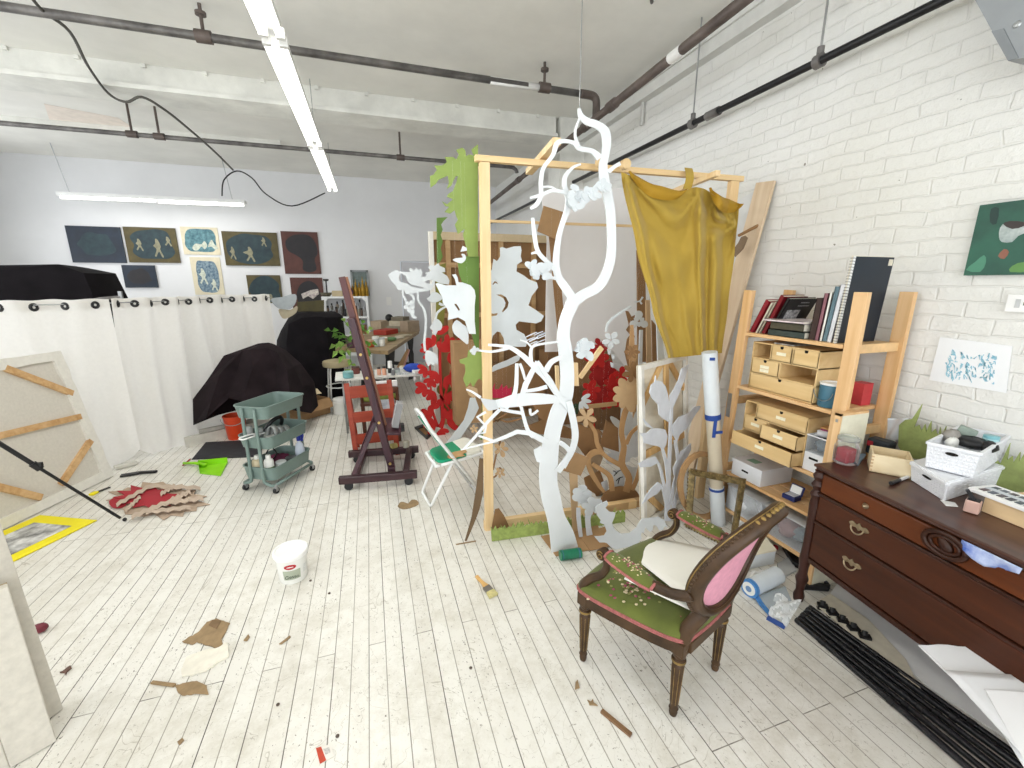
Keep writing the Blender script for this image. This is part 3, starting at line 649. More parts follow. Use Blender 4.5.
# tripod leg coming in from the left
t = thing('tripod', 'black tripod whose telescopic leg stands between the canvas and cardboard leaves', 'tripod', (-2.5, 2.9, 0))
ft = PZ(125, 521); ap = V((-2.56, 2.86, 1.56))
for k, fo in enumerate((ft, V((-3.3, 3.3, 0)), V((-2.75, 2.05, 0)))):
    l = fo+(ap-fo)*.33; l2 = fo+(ap-fo)*.62
    b = MB(); b.cyl(fo+(ap-fo)*.02, l, .009); b.cyl(l, l2, .0125); b.cyl(l2, ap, .016); b.build('leg', M_black, t, smooth='a')
    b = MB(); b.cyl(l-(ap-fo)*.012, l+(ap-fo)*.016, .02); b.box(l+V((.012, 0, .012)), (.03, .02, .025)); b.cyl(l2-(ap-fo)*.012, l2+(ap-fo)*.016, .023); b.box(l2+V((.014, 0, .015)), (.034, .022, .03)); b.build('leg_lock', M_black, t, smooth='a')
    MB().ball(fo+V((0, 0, .012)), .013, 8, 6).build('foot', M_black, t, smooth=True)
b = MB(); b.cyl(ap-V((0, 0, .05)), ap+V((0, 0, .12)), .035); b.box(ap+V((0, 0, .15)), (.09, .06, .05)); b.build('head', M_black, t, smooth='a')
# yellow framed photograph on the floor
M_yel = mat('mount_yellow', '#f2e21f', .6, var=.02); M_photo = mat('photo_bw', '#eeeeec', .5, scale=9, col2='#1f1f21')
q = [PZ(*p) for p in ((40, 516), (97, 521), (4, 567), (-34, 556))]
q[3] = q[0]+(q[2]-q[1])
t = thing('mounted_photograph', 'black and white photograph in a bright yellow mount lying on the floor', 'photograph', (q[0]+q[2])/2)
b = MB().prism([p+V((0, 0, .002)) for p in q], (0, 0, .006)); b.build('mount', M_yel, t)
c = (q[0]+q[2])/2
pts = [c+(p-c)*k+V((0, 0, .0085)) for p, k in zip(q, (.64, .64, .64, .64))]
b = MB().prism(pts, (0, 0, .0015)); b.build('photo', M_photo, t)
# cardboard leaf cut-outs in a pile
M_redc = mat('card_red', '#a52531', .7, var=.06, scale=6); M_tan = mat('card_tan', '#b5a08c', .85, var=.06, scale=6)
def jag(cx, cy_, rx, ry, n, j, seed):
    r = random.Random(seed); out = []
    for i in range(n):
        a = 2*math.pi*i/n; k = (1 if i % 2 else 1-j)+r.uniform(-.1, .1)
        out.append((cx+rx*k*math.cos(a), cy_+ry*k*math.sin(a)))
    return out
def floorcut(name, px, z, material, label, cat, grp=None, smooth=0, th=.004):
    o = MB().poly(FP(z), px, -th if False else th, smooth=smooth).build(name, material); tag(o, label, cat, grp); return o
floorcut('leafy_cutout', jag(158, 500, 50, 19, 30, .2, 1), .008, M_tan, 'brown cardboard leaf cutout at the bottom of the floor pile beside the tripod', 'cutout', 'cardboard leaf pile')
floorcut('red_cutout', jag(148, 497, 38, 12, 22, .35, 2), .022, M_redc, 'red card cutout in the middle of the floor pile beside the tripod', 'cutout', 'cardboard leaf pile', 2)
floorcut('red_cutout', [(109, 501), (116, 497), (124, 499), (126, 505), (117, 508), (111, 506)], .016, M_redc, 'red petal sticking out of the left edge of the leaf pile', 'cutout', 'cardboard leaf pile', 2)
t = MB(); pl = FP(.034)
for k, (x0, y0, x1, y1, w) in enumerate(((116, 505, 150, 486, 5), (150, 486, 200, 488, 5), (131, 517, 165, 503, 6), (165, 503, 203, 498, 6), (145, 512, 190, 507, 5), (160, 494, 175, 485, 5), (170, 500, 190, 491, 6), (125, 510, 140, 496, 5))):
    pts = [(x0+(x1-x0)*i/8, y0+(y1-y0)*i/8) for i in range(9)]
    a = [(u, v-w*(.35+.65*(i % 2))*.5) for i, (u, v) in enumerate(pts)]; c_ = [(u+1, v+w*(.35+.65*((i+1) % 2))*.5) for i, (u, v) in enumerate(pts)]
    t.poly(pl, a+c_[::-1], -.004, back=k*.0007)
tag(t.build('leafy_cutout', mat('card_tan_light', '#c0ad9b', .85, var=.05)), 'jagged open cardboard garland on top of the floor pile beside the tripod', 'cutout', 'cardboard leaf pile')
# bits by the curtain
o = MB().bar(PZ(115, 470)+V((0, 0, .02)), PZ(137, 464)+V((0, 0, .02)), .06, .03).build('white_block', M_board, bevel=.004); tag(o, 'short white board lying on the floor at the canvas corner', 'board')
t = thing('paint_scraper', 'flat black tool lying on the floor near the canvas corner', 'tool', PZ(138, 475))
b = MB(); b.bar(PZ(121, 477)+V((0, 0, .012)), PZ(140, 474)+V((0, 0, .012)), .05, .012); b.build('blade', M_black, t); b = MB(); b.bar(PZ(140, 474)+V((0, 0, .014)), PZ(157, 473)+V((0, 0, .014)), .03, .018); b.build('handle', M_black, t, bevel=.004)
t = thing('utility_knife', 'yellow and black knife lying on the floor by the canvas bottom edge', 'knife', PZ(100, 492))
b = MB(); b.bar(PZ(91, 496)+V((0, 0, .01)), PZ(97, 493)+V((0, 0, .01)), .035, .016); b.build('handle', M_yel, t, bevel=.003); b = MB(); b.bar(PZ(97, 493)+V((0, 0, .008)), PZ(110, 488)+V((0, 0, .008)), .02, .006); b.build('blade', M_black, t)
# dustpan
M_lime = mat('plastic_lime', '#8fd61f', .35, var=.03)
t = thing('dustpan', 'lime green dustpan lying on the floor left of the grey green cart', 'dustpan', PZ(210, 470))
g = [PZ(*p) for p in ((199, 466), (228, 463), (221, 476.5), (200, 474))]
b = MB(); b.prism([p+V((0, 0, .003)) for p in g], (0, 0, .004))
for i, j, h in ((0, 1, .05), (1, 2, .012), (3, 0, .05)):
    b.prism([g[i]+V((0, 0, .004)), g[j]+V((0, 0, .004)), g[j]+V((0, 0, .004+(h if j != 2 else .012))), g[i]+V((0, 0, .004+h))], (g[0]-g[2]).normalized()*.004 if i != 1 else (g[3]-g[2]).normalized()*.004)
b.build('pan', M_lime, t)
b = MB(); b.tube([PZ(206, 468)+V((0, 0, .03)), PZ(196, 466)+V((0, 0, .028)), PZ(184, 465)+V((0, 0, .018))], [.018, .013, .012], 8); b.build('handle', M_lime, t, smooth=True)
t = thing('red_pencil', 'red pencil on the floor beside the lime dustpan handle', 'pencil', PZ(185, 462))
b = MB(); b.cyl(PZ(183, 466)+V((0, 0, .006)), PZ(190, 460)+V((0, 0, .006)), .006, seg=6); b.build('barrel', M_redc, t); MB().cyl(PZ(190, 460)+V((0, 0, .006)), PZ(191.3, 459)+V((0, 0, .006)), .006, .001, 6).build('tip', M_black, t)
o = MB().prism([PZ(*p)+V((0, 0, .002)) for p in ((192, 460), (206, 443), (262, 440), (262, 457))], (0, 0, .008)).build('floor_mat', mat('rubber_mat', '#343438', .8, var=.1, scale=20)); tag(o, 'thin black rubber mat on the floor under the low dark drape', 'mat')

# ------------------------------------------------------------------ foreground canvases at lower left
def lean_canvas(label, corner, dirv, W, H, rail, depth, tilt=0.0):
    corner = V(corner); d = V((dirv[0], dirv[1], 0)).normalized(); n = V((d.y, -d.x, 0))
    if n.dot(O0-corner) < 0: n = -n
    u = V((-n.x*math.sin(tilt), -n.y*math.sin(tilt), math.cos(tilt))); nn = d.cross(u); nn = nn if nn.dot(n) > 0 else -nn
    t = thing('stretched_canvas', label, 'canvas', corner, group='stretched canvases')
    def q(a, h, dd=0): return corner+d*a+u*h+nn*dd+V((0, 0, .003))
    MB().prism([q(0, 0, -depth), q(W, 0, -depth), q(W, H, -depth), q(0, H, -depth)], nn*.004).build('canvas_cloth', mat('raw_linen', '#a89472', .9, var=.05, scale=60), t)
    for nm, a0, a1, h0, h1 in (('side_rail', 0, rail, 0, H), ('side_rail', W-rail, W, 0, H), ('bottom_rail', rail, W-rail, 0, rail), ('top_rail', rail, W-rail, H-rail, H)):
        pts = [q(a0, h0, -depth+.004)]
        n_ = 10
        P_ = [q(a0, h0), q(a1, h0), q(a1, h1), q(a0, h1)]
        b = MB().prism(P_, nn*(-depth+.006)); b.build(nm, mat('canvas_grey', '#cfcabf', .9, var=.05, scale=30, bump=.2, bscale=60), t, bevel=.004)
lean_canvas('tall pale canvas at the lower left edge, behind the smaller one', PZ(64, 709), (-.55, -.85), 1.0, 1.15, .10, .045, .05)
lean_canvas('smaller pale canvas at the lower left corner, nearest the viewer', PZ(57, 742), (-.62, -.45), .8, .62, .11, .045, .08)
o = MB().ball(PZ(41, 632)+V((0, 0, .022)), (.03, .024, .022), 12, 8, .06).build('dried_flower', mat('maroon', '#7d3340', .6, var=.2), smooth=True); tag(o, 'maroon dried bloom on the floor beside the tall pale canvas', 'dried flower')
# ================================================================== CART
M_cart = mat('cart_green', '#72857f', .4, var=.03)
M_rub = mat('rubber_black', '#232426', .6, var=.1)
ORD = ['first', 'second', 'third', 'fourth', 'fifth', 'sixth', 'seventh', 'eighth', 'ninth', 'tenth', 'eleventh', 'twelfth', 'thirteenth', 'fourteenth', 'fifteenth', 'sixteenth', 'seventeenth', 'eighteenth', 'nineteenth', 'twentieth']
def rrect(w, d, r, n=4):
    out = []
    for cx, cy_, a0 in ((w/2-r, d/2-r, 0), (-w/2+r, d/2-r, 90), (-w/2+r, -d/2+r, 180), (w/2-r, -d/2+r, 270)):
        for k in range(n+1):
            a = math.radians(a0+90*k/n); out.append((cx+r*math.cos(a), cy_+r*math.sin(a)))
    return out
cart_c = V((-.81, 3.74, 0)); cart_a = math.radians(59.7)
t = thing('utility_cart', 'grey green three tier rolling cart on casters left of the easel', 'cart', cart_c, cart_a)
def tray(z0, z1, w=.45, d=.30):
    b = MB(); o = rrect(w, d, .05); i = rrect(w-.008, d-.008, .047); bt = rrect(w-.03, d-.03, .04); bi = rrect(w-.036, d-.036, .04)
    n = len(o); rim = rrect(w+.012, d+.012, .055)
    vs = [(x, y, z0) for x, y in bt]+[(x, y, z1-.008) for x, y in o]+[(x, y, z1-.008) for x, y in rim]+[(x, y, z1) for x, y in rim]+[(x, y, z1) for x, y in i]+[(x, y, z0+.004) for x, y in bi]
    fs = [(l*n+k, l*n+(k+1) % n, (l+1)*n+(k+1) % n, (l+1)*n+k) for l in range(5) for k in range(n)]+[tuple(range(n))[::-1], tuple(5*n+k for k in range(n))]
    return b.add(vs, fs)
for z0, z1 in ((.60, .70), (.36, .46), (.10, .21)): tray(z0, z1).build('tray', M_cart, t, smooth='a')
for s in (-1, 1):
    x = s*.232
    for yy in (-.055, .055):
        b = MB(); sy2 = 1 if yy > 0 else -1
        b.tube(cr([(x, yy, .685), (x, yy, .4), (x, yy, .13), (x, yy+sy2*.02, .085), (x, yy+sy2*.07, .07)], 4)+[(x-s*.02, yy+sy2*.085, .068)], .0125, 8)
        b.build('post', M_cart, t, smooth=True)
for yy in (-.14, .14):
    b = MB(); b.tube([(-.215, yy, .068), (.215, yy, .068)], .012, 8); b.build('base_rail', M_cart, t, smooth=True)
for sx in (-1, 1):
    for yy in (-.14, .14):
        b = MB(); b.cyl((sx*.215, yy, .045), (sx*.215, yy, .075), .012); b.bb((sx*.215-.012, yy-.014, .02), (sx*.215+.012, yy+.014, .05)); o = b.build('caster', M_steel, t, bevel=.002)
        b = MB(); b.cyl((sx*.215-.01*0, yy-.011, .025), (sx*.215, yy+.011, .025), .0248, seg=18); b.build('wheel', M_rub, o, smooth='a')
CM = Matrix.Translation(cart_c) @ Matrix.Rotation(cart_a, 4, 'Z')
def cw(x, y, z): return CM @ V((x, y, z))
def bottle(p, r, h, body, cap, label, cat='bottle', capr=.45, caph=.16, grp=None, stripe=None, name='bottle', shoulder=.72):
    p = V(p); t = thing(name, label, cat, p, group=grp)
    MB().lathe([(r*.92, 0), (r, h*.03), (r, h*shoulder), (r*.85, h*(shoulder+.07)), (r*capr, h*(1-caph)), (r*capr, h*(1-caph*.8))], p, 14).build('body', body, t, smooth='a')
    MB().lathe([(r*capr*1.15, h*(1-caph)), (r*capr*1.15, h*.98), (r*capr, h)], p, 12).build('cap', cap, t, smooth='a')
    if stripe: MB().lathe([(r*1.015, h*.12), (r*1.015, h*.5)], p, 14).build('label_band', stripe, t, smooth='a')
    return t
def jar(p, r, h, body, lid, label, cat='jar', grp=None, name='jar'):
    p = V(p); t = thing(name, label, cat, p, group=grp)
    MB().lathe([(r*.94, 0), (r, h*.05), (r, h*.75), (r*.9, h*.8)], p, 14).build('body', body, t, smooth='a')
    MB().lathe([(r*.96, h*.79), (r*.96, h*.98), (r*.9, h)], p, 14).build('lid', lid, t, smooth='a')
    return t
M_plb = mat('bottle_white', '#e5e5e0', .35, var=.02); M_plbeige = mat('bottle_beige', '#cdbf9f', .4, var=.03); M_green = mat('label_green', '#5d7b3d', .5)
M_blue = mat('plastic_blue', '#2b3a9a', .35); M_burg = mat('cloth_burgundy', '#6b2b46', .9, var=.2, scale=14)
bottle(cw(-.165, -.06, .105), .036, .19, M_plb, M_plb, 'white bottle with green label on the bottom tier of the cart', stripe=M_green)
bottle(cw(-.17, .04, .105), .04, .18, M_plbeige, M_plb, 'beige bottle behind the white one on the cart bottom tier')
jar(cw(-.07, -.085, .105), .042, .10, M_plb, mat('tub_clear', '#dfe3e3', .2), 'round white tub beside the white bottle on the cart bottom tier', 'tub')
jar(cw(.055, -.075, .105), .045, .085, mat('tub_grey', '#777a7c', .4), mat('tub_dark', '#55585a', .4), 'low grey tub between white tub and spray bottle on the cart', 'tub')
t = thing('spray_bottle', 'clear spray bottle with blue trigger at the far end of the cart', 'bottle', cw(.175, -.07, .105))
p = cw(.175, -.07, .105)
MB().lathe([(.036, 0), (.04, .01), (.04, .1), (.03, .15), (.014, .175), (.014, .19)], p, 14).build('body', mat('bottle_clear_blue', '#cfd8e6', .2, var=.02), t, smooth='a')
b = MB(); b.lathe([(.018, .185), (.018, .215), (.012, .222)], p, 10); b.box(p+V((.01, -.005, .235)), (.06, .025, .03), rz=.6); b.box(p+V((.03, -.01, .205)), (.012, .012, .05), rz=.6, ry=.3); b.build('trigger', M_blue, t)
o = MB().ball(cw(.05, .03, .155), (.09, .06, .05), 14, 10, .22).build('bundled_cloth', M_burg, smooth=True); tag(o, 'bundled burgundy cloth in the middle of the cart bottom tier', 'cloth')
o = MB().tube(cr([cw(-.09, .02, .16), cw(-.07, .05, .24), cw(-.04, .02, .3), cw(-.01, .0, .24), cw(.0, .05, .18), cw(.06, .07, .19)], 6), .006, 6).build('black_cable', M_black, smooth=True); tag(o, 'black cable curled above the bottom tier of the cart', 'cable')
M_shoe = mat('shoe_grey', '#aeb0ae', .5, scale=20, col2='#8f9391'); M_sole = mat('sole_white', '#dcdcd8', .6)
def sandal(c, rz, lab):
    t = thing('sandal', lab, 'sandal', c, rz, group='sandals on the cart')
    out = cr([(-.12, .025), (-.11, -.02), (-.04, -.03), (.04, -.042), (.1, -.035), (.125, 0), (.1, .04), (.03, .04), (-.05, .03)], 4, True)
    MB().prism([(x, y, .02+.03*max(0, -x*5)) for x, y in out], (0, 0, .018)).build('sole', M_sole, t)
    for x0, h in ((.07, .05), (.0, .07), (-.07, .10)):
        MB().grid(lambda a, q: V((x0+(q-.5)*.045+.01*math.sin(a*3), -.042*math.cos(a*math.pi), .03+h*math.sin(a*math.pi))), 12, 3).build('strap', M_shoe, t, smooth=True).modifiers.new('s', 'SOLIDIFY').thickness = .006
sandal(cw(-.03, -.06, .385), cart_a+.1, 'grey strappy sandal at the front of the middle tier of the cart')
sandal(cw(-.1, .06, .385), cart_a-.6, 'second grey sandal behind the front one on the cart middle tier')
o = MB().tube(cr([cw(-.02, .08, .43), cw(.02, .04, .5), cw(.09, .02, .52), cw(.15, .05, .48), cw(.17, .08, .43)], 6), .016, 8).build('black_strap', M_black, smooth=True); tag(o, 'coiled black strap on the middle tier of the cart', 'strap')
o = MB().tube(cr([cw(-.12, .0, .45), cw(-.2, .03, .47), cw(-.28, .06, .465), cw(-.29, .02, .46), cw(-.22, -.01, .465), cw(-.12, -.02, .46)], 6), .006, 6).build('white_cable', M_white, smooth=True); tag(o, 'white cable loop hanging over the left end of the cart', 'cable')

# ================================================================== EASEL (faces right, mast leaning left)
M_ew = woodmat('easel_wood', '#33202a', '#4a2a30', 2, 12, rough=.4); M_ewx = woodmat('easel_wood_long', '#2b1d22', '#40282b', 0, 12, rough=.4)
t = thing('studio_easel', 'dark stained wooden studio easel on casters in front of the red step shelf', 'easel', (.0, 3.6, 0))
zr = .085
F0, F1 = V((-.33, 3.385, zr)), V((.27, 3.31, zr)); R0, R1 = V((-.28, 3.93, zr)), V((.34, 3.855, zr))
for a, c in ((F0, F1), (R0, R1)):
    MB().bar(a, c, .05, .06).build('base_rail', M_ewx, t, bevel=.006)
    d = (c-a).normalized()
    for q in (a+d*.07, c-d*.07):
        b = MB(); b.cyl(q-V((0, 0, .055)), q-V((0, 0, .02)), .012, seg=8); o = b.build('caster', M_rub, t)
        b = MB(); b.cyl(q+V((0, -.018, -.05)), q+V((0, .018, -.05)), .034, seg=16); b.build('wheel', M_rub, o, smooth='a')
def mix(a, b, k): return a+(b-a)*k
for k in (.22, .86): MB().bar(mix(F0, F1, k)+V((0, .02, .01)), mix(R0, R1, k)-V((0, .02, -.01)), .05, .05).build('cross_beam', M_ewx, t, bevel=.005)
mb = V((.075, 3.55, .09)); mt = V((-.20, 3.62, 1.65)); md = (mt-mb)
for dy, top, wd in ((-.05, .80, .05), (.07, .80, .05)):
    MB().bar(mb+V((0, dy, 0)), mb+md*top+V((0, dy, 0)), .055, .04, up=(0, 1, 0)).build('upright', M_ew, t, bevel=.004)
MB().bar(mb+md*.16+V((.012, .01, 0)), mt+V((.012, .01, 0)), .05, .035, up=(0, 1, 0)).build('sliding_mast', mat('easel_mast', '#5a2e2c', .4, scale=4, col2='#462528'), t, bevel=.004)
MB().bar(mb+md*.2+V((.045, .01, 0)), mt+V((.045, .01, 0)), .02, .02, up=(0, 1, 0)).build('track', mat('easel_track', '#8d5f45', .5, var=.1), t, bevel=.003)
MB().bar(mix(F0, F1, .18)+V((0, .03, .02)), mb+md*.26+V((-.03, -.07, 0)), .035, .025, up=(0, 1, 0)).build('strut', M_ew, t, bevel=.004)
MB().bar(mix(R0, R1, .18)+V((0, -.03, .02)), mb+md*.26+V((-.03, .1, 0)), .035, .025, up=(0, 1, 0)).build('strut', M_ew, t, bevel=.004)
MB().bar(mb+V((.0, -.12, .0)), mb+V((.0, .22, .0)), .06, .05).build('hinge_block', M_ew, t, bevel=.005)
for k, dy in ((.26, -.075), (.5, -.075), (.62, -.075), (.03, -.08)):
    p = mb+md*k+V((.0, dy, 0)); MB().cyl(p, p+V((0, -.012, 0)), .011, seg=10).build('bolt', mat('brass', '#c9ab6a', .35, metal=.6), t)
p = mb+md*.2; b = MB(); b.box(p+V((.09, 0, .03)), (.11, .42, .022), ry=.1); b.box(p+V((.14, 0, .05)), (.014, .42, .05), ry=.1); b.build('shelf', M_ew, t, bevel=.004)
b = MB(); q = mb+md*.2+V((.13, -.1, .06)); b.box(q+V((0, 0, .1)), (.05, .11, .2), ry=.25); o = b.build('plastic_pouch', clear('bag_clear', '#cfcfd0', .35, .2), None); tag(o, 'clear plastic pouch of tools hanging on the easel ledge', 'pouch')
b = MB(); b.box(q+V((.0, .09, .06)), (.06, .06, .17), ry=.2); b.box(q+V((.02, .1, -.05)), (.07, .08, .06)); o = b.build('paint_box', M_black, bevel=.006); tag(o, 'black box of paints on the easel ledge behind the plastic pouch', 'box')
q = V((.16, 3.75, .12))
t = thing('sponge', 'small yellowish sponge on the rear rail of the easel base', 'sponge', (.12, 3.87, .118)); MB().box((.12, 3.87, .14), (.06, .05, .04), rz=.4).build('body', mat('sponge_yellow', '#a79b62', .9, var=.15, scale=30), t, bevel=.008)
t = thing('small_jar', 'small glass jar on the rear rail of the easel base', 'jar', (.23, 3.86, .118)); MB().lathe([(.03, 0), (.032, .05), (.026, .06)], (.23, 3.86, .118), 12).build('body', mat('jar_grey', '#b5b1a0', .2, var=.1), t, smooth='a')

# ================================================================== RED STEP SHELF, PAINT TABLE, CHAIR, STOOL
M_redw = woodmat('red_wood', '#8b3424', '#a6472f', 0, 10, rough=.45)
t = thing('step_shelf', 'red stained wooden step shelf behind the easel', 'step shelf', (-.03, 4.05, 0))
for x, y0, y1 in ((-.215, 3.96, 4.0), (.155, 3.99, 4.02)):
    MB().bar((x, y0, 0), (x-.035, y1, .73), .045, .03, up=(0, 1, 0)).build('front_stile', M_redw, t, bevel=.003)
    MB().bar((x+.0, y0+.36, 0), (x-.035, y1+.08, .70), .04, .03, up=(0, 1, 0)).build('rear_stile', M_redw, t, bevel=.003)
for z, h in ((.645, .11), (.41, .10), (.2, .10), (.05, .025)):
    xo = -.035*z/.73
    MB().bar((-.2+xo, 3.965+z*.04, z), (.145+xo, 3.99+z*.04, z), .018, h, up=(0, 0, 1)).build('slat', M_redw, t, bevel=.002)
for z in (.375, .165):
    xo = -.035*z/.73
    MB().bar((-.2+xo, 4.1, z), (.145+xo, 4.12, z), .24-.15*z, .016).build('step', M_redw, t)
t = thing('magazine', 'white magazine standing in the upper step of the red shelf', 'magazine', (.06, 4.06, .385)); MB().box((.06, 4.06, .46), (.2, .02, .15), rx=-.2).build('pages', mat('magazine_page', '#dfe2e4', .6, scale=14, col2='#8c98a4'), t)
o = MB().box((.065, 4.1, .68), (.26, .05, .05)).build('folded_paper', M_white); tag(o, 'folded white paper tucked on top of the red step shelf', 'paper')
# paint table
t = thing('paint_table', 'white topped paint table behind the red step shelf', 'table', (.08, 4.9, 0))
a = V((-.37, 4.70, .62)); 
MB().prism([(-.40, 4.70, .605), (.53, 4.715, .605), (.55, 4.90, .605), (.35, 5.13, .605), (-.42, 5.13, .605)], (0, 0, .018)).build('tabletop', mat('table_white', '#dcdcd8', .5, scale=12, col2='#c4c3bd'), t)
for x, y in ((-.33, 4.78), (-.33, 5.05), (.1, 5.05), (.1, 4.8)): MB().cyl((x, y, 0), (x, y, .61), .011, seg=8).build('leg', M_steel, t, smooth=True)
for x, r in ((.42, .02), (.49, .014)): MB().lathe([(r*.4, 0), (r, .02), (r*.9, .05), (r*.4, .065)], (x, 4.74, .54), 8).build('hanging_knob', M_white, t, smooth=True)
ztb = .6235
M_glass = mat('glass_cup', '#bfc9c8', .15, var=.05); M_tealtub = mat('tub_teal', '#6fa3a6', .4, var=.04); M_peach = mat('paint_peach', '#d9a388', .5); M_dkred = mat('pot_dark_red', '#6d3a34', .5)
jar((-.27, 4.77, ztb), .055, .07, M_tealtub, mat('lid_teal', '#86b3b3', .4), 'round teal tub at the left end of the paint table', 'tub')
jar((-.2, 4.98, ztb), .045, .08, M_dkred, mat('lid_brown', '#4b3430', .5), 'brown pot behind the teal tub on the paint table', 'pot')
bottle((.10, 4.80, ztb), .022, .095, M_peach, M_black, 'peach paint bottle with black cap on the paint table', caph=.3, capr=.7)
bottle((.045, 4.82, ztb), .022, .085, M_peach, M_black, 'paler peach bottle left of the other peach bottle on the paint table', caph=.3, capr=.7)
bottle((.165, 4.80, ztb), .026, .15, M_plb, M_white, 'tall white bottle with dark label on the paint table', stripe=M_black, caph=.35, capr=.8)
bottle((.19, 4.76, ztb), .02, .075, mat('bottle_grey', '#74777a', .4), M_plb, 'small grey bottle in front of the tall white bottle on the paint table')
jar((-.03, 4.78, ztb), .026, .06, M_glass, M_steel, 'small glass jar left of the peach bottles on the paint table')
jar((-.06, 4.92, ztb), .03, .12, M_plb, M_white, 'white jar at the back of the paint table beside the easel mast')
jar((.24, 4.86, ztb), .03, .055, M_glass, M_steel, 'squat glass jar right of the tall white bottle on the paint table')
jar((.30, 4.95, ztb), .03, .06, M_plb, M_plbeige, 'cream jar near the back right of the paint table')
o = MB().ball((.42, 4.86, ztb+.05), (.11, .07, .05), 14, 8, .06).build('blue_cloth', mat('cloth_blue', '#2847a8', .8, var=.1), smooth=True); tag(o, 'bright blue cloth bundle at the right end of the paint table', 'cloth')
o = MB().box((.47, 4.77, ztb+.02), (.13, .09, .035), rz=.3).build('white_box', M_white, bevel=.003); tag(o, 'small white box at the right corner of the paint table', 'box')
o = MB().box((.3, 4.78, ztb+.006), (.13, .07, .012), rz=-.2).build('paint_palette', mat('palette_mix', '#e4e4e0', .5, scale=40, col2='#5c6a7a')); tag(o, 'flat stained palette in front of the blue cloth on the paint table', 'palette')
# wooden chair with green seat
t = thing('wooden_chair', 'dark wooden chair with green seat pad behind the red step shelf', 'chair', (.05, 4.45, 0))
M_dkw = woodmat('chair_wood', '#4a2c20', '#6b4330', 2, 12)
for x, y in ((.2, 4.36), (-.14, 4.34), (-.14, 4.62), (.2, 4.64)):
    MB().bar((x, y, 0), (x, y, .42), .03, .03).build('leg', M_dkw, t, bevel=.004)
MB().bb((-.16, 4.33, .41), (.22, 4.66, .44)).build('seat_frame', M_dkw, t, bevel=.005)
MB().ball((.03, 4.5, .45), (.19, .165, .04), 18, 8).build('seat_pad', mat('pad_green', '#6d7530', .9, var=.1, scale=30), t, smooth=True)
for x in (.2, -.14): MB().tube(cr([(x, 4.36, .42), (x, 4.34, .5), (x, 4.33, .58)], 4), .016, 8).build('back_post', M_dkw, t, smooth=True)
MB().bar((-.15, 4.33, .565), (.21, 4.33, .565), .02, .05).build('back_rail', M_dkw, t, bevel=.003)
# stool
t = thing('round_stool', 'round beige cushioned stool with white metal legs by the tall black drape', 'stool', (-.47, 5.92, 0))
c = V((-.455, 5.88, 0))
MB().lathe([(.15, .555), (.175, .565), (.18, .60), (.17, .63), (.12, .64), (0.01, .642)], c, 22).build('cushion', mat('vinyl_beige', '#a99c7c', .6, var=.05), t, smooth='a')
for k in range(4):
    a = math.pi/4+k*math.pi/2+.2; x, y = math.cos(a), math.sin(a)
    MB().tube([c+V((x*.13, y*.13, .555)), c+V((x*.145, y*.145, .5)), c+V((x*.19, y*.19, 0))], .011, 8).build('leg', M_whitemetal, t, smooth=True)
MB().tube([c+V((.155*math.cos(k*.5236), .155*math.sin(k*.5236), .30)) for k in range(13)], .008, 6).build('foot_ring', M_whitemetal, t, smooth=True)
jar((-.44, 5.6, 0), .09, .2, M_plb, M_white, 'white tub on the floor in front of the round stool', 'tub')

# ================================================================== TRESTLE TABLE AND WHITE RACK
M_tt = woodmat('table_top_wood', '#a38c6a', '#7e6a4b', 0, 8)
tz = .75
g = [PZ(335, 347.5, tz), PZ(388, 351, tz), PZ(419, 331, tz), PZ(372, 331, tz)]
t = thing('trestle_table', 'cluttered wooden worktable on black trestles in front of the rear door', 'table', ((g[0]+g[2])/2).xy.to_3d())
MB().prism([p-V((0, 0, .05)) for p in g], (0, 0, .05)).build('tabletop', M_tt, t, bevel=.004)
def trestle(c, d):
    e = V((-d.y, d.x, 0))
    for s in (-1, 1):
        b = MB(); pts = [(-.08, .70), (-.06, .6), (-.035, .5), (-.06, .42), (-.05, .3), (-.07, .1), (-.1, 0), (.1, 0), (.07, .1), (.05, .3), (.06, .42), (.035, .5), (.06, .6), (.08, .70)]
        b.prism([c+d*(s*.24)+e*(x)+V((0, 0, z)) for x, z in pts], d*.03); b.build('leg', M_black, t)
    b = MB(); b.bar(c-d*.25+V((0, 0, .25)), c+d*.27+V((0, 0, .25)), .03, .06); b.build('stretcher', M_black, t)
dd = (g[1]-g[0]).normalized()
trestle(mix(g[1], g[2], .12)-dd*.3-V((0, 0, tz)), dd); trestle(mix(g[1], g[2], .72)-dd*.3-V((0, 0, tz)), dd)
def on_t(u, v): return PZ(u, v, tz+.001)
def block(u, v, d, col, label, cat, name, rz=.5, z=0., nm=None):
    p = on_t(u, v)+V((0, 0, z)); m = col if not isinstance(col, str) else mat('c_'+col[1:], col, .7, var=.08, scale=12)
    o = MB().box(p+V((0, 0, d[2]/2)), d, rz=rz).build(name, m, bevel=.003); tag(o, label, cat); return o
block(386, 334, (.34, .26, .08), '#a53a2b', 'red box lying on the worktable before the stacked books', 'box', 'red_box', rz=.9)
block(381, 329, (.3, .24, .16), '#a8957c', 'tan carton behind the red box on the worktable', 'box', 'tan_carton', rz=.9)
block(399, 331, (.30, .3, .1), '#86816f', 'grey book lowest in the stack at the far end of the worktable', 'book', 'book', rz=.8)
block(400, 331, (.28, .26, .09), '#b8ae98', 'cream book in the middle of the stack on the worktable', 'book', 'book', rz=.9, z=.10)
block(401, 331, (.24, .24, .07), '#77705f', 'small dark book on top of the stack on the worktable', 'book', 'book', rz=1.0, z=.19)
block(410, 332, (.28, .2, .2), '#9d8b76', 'tan box right of the book stack on the worktable', 'box', 'tan_box', rz=.7)
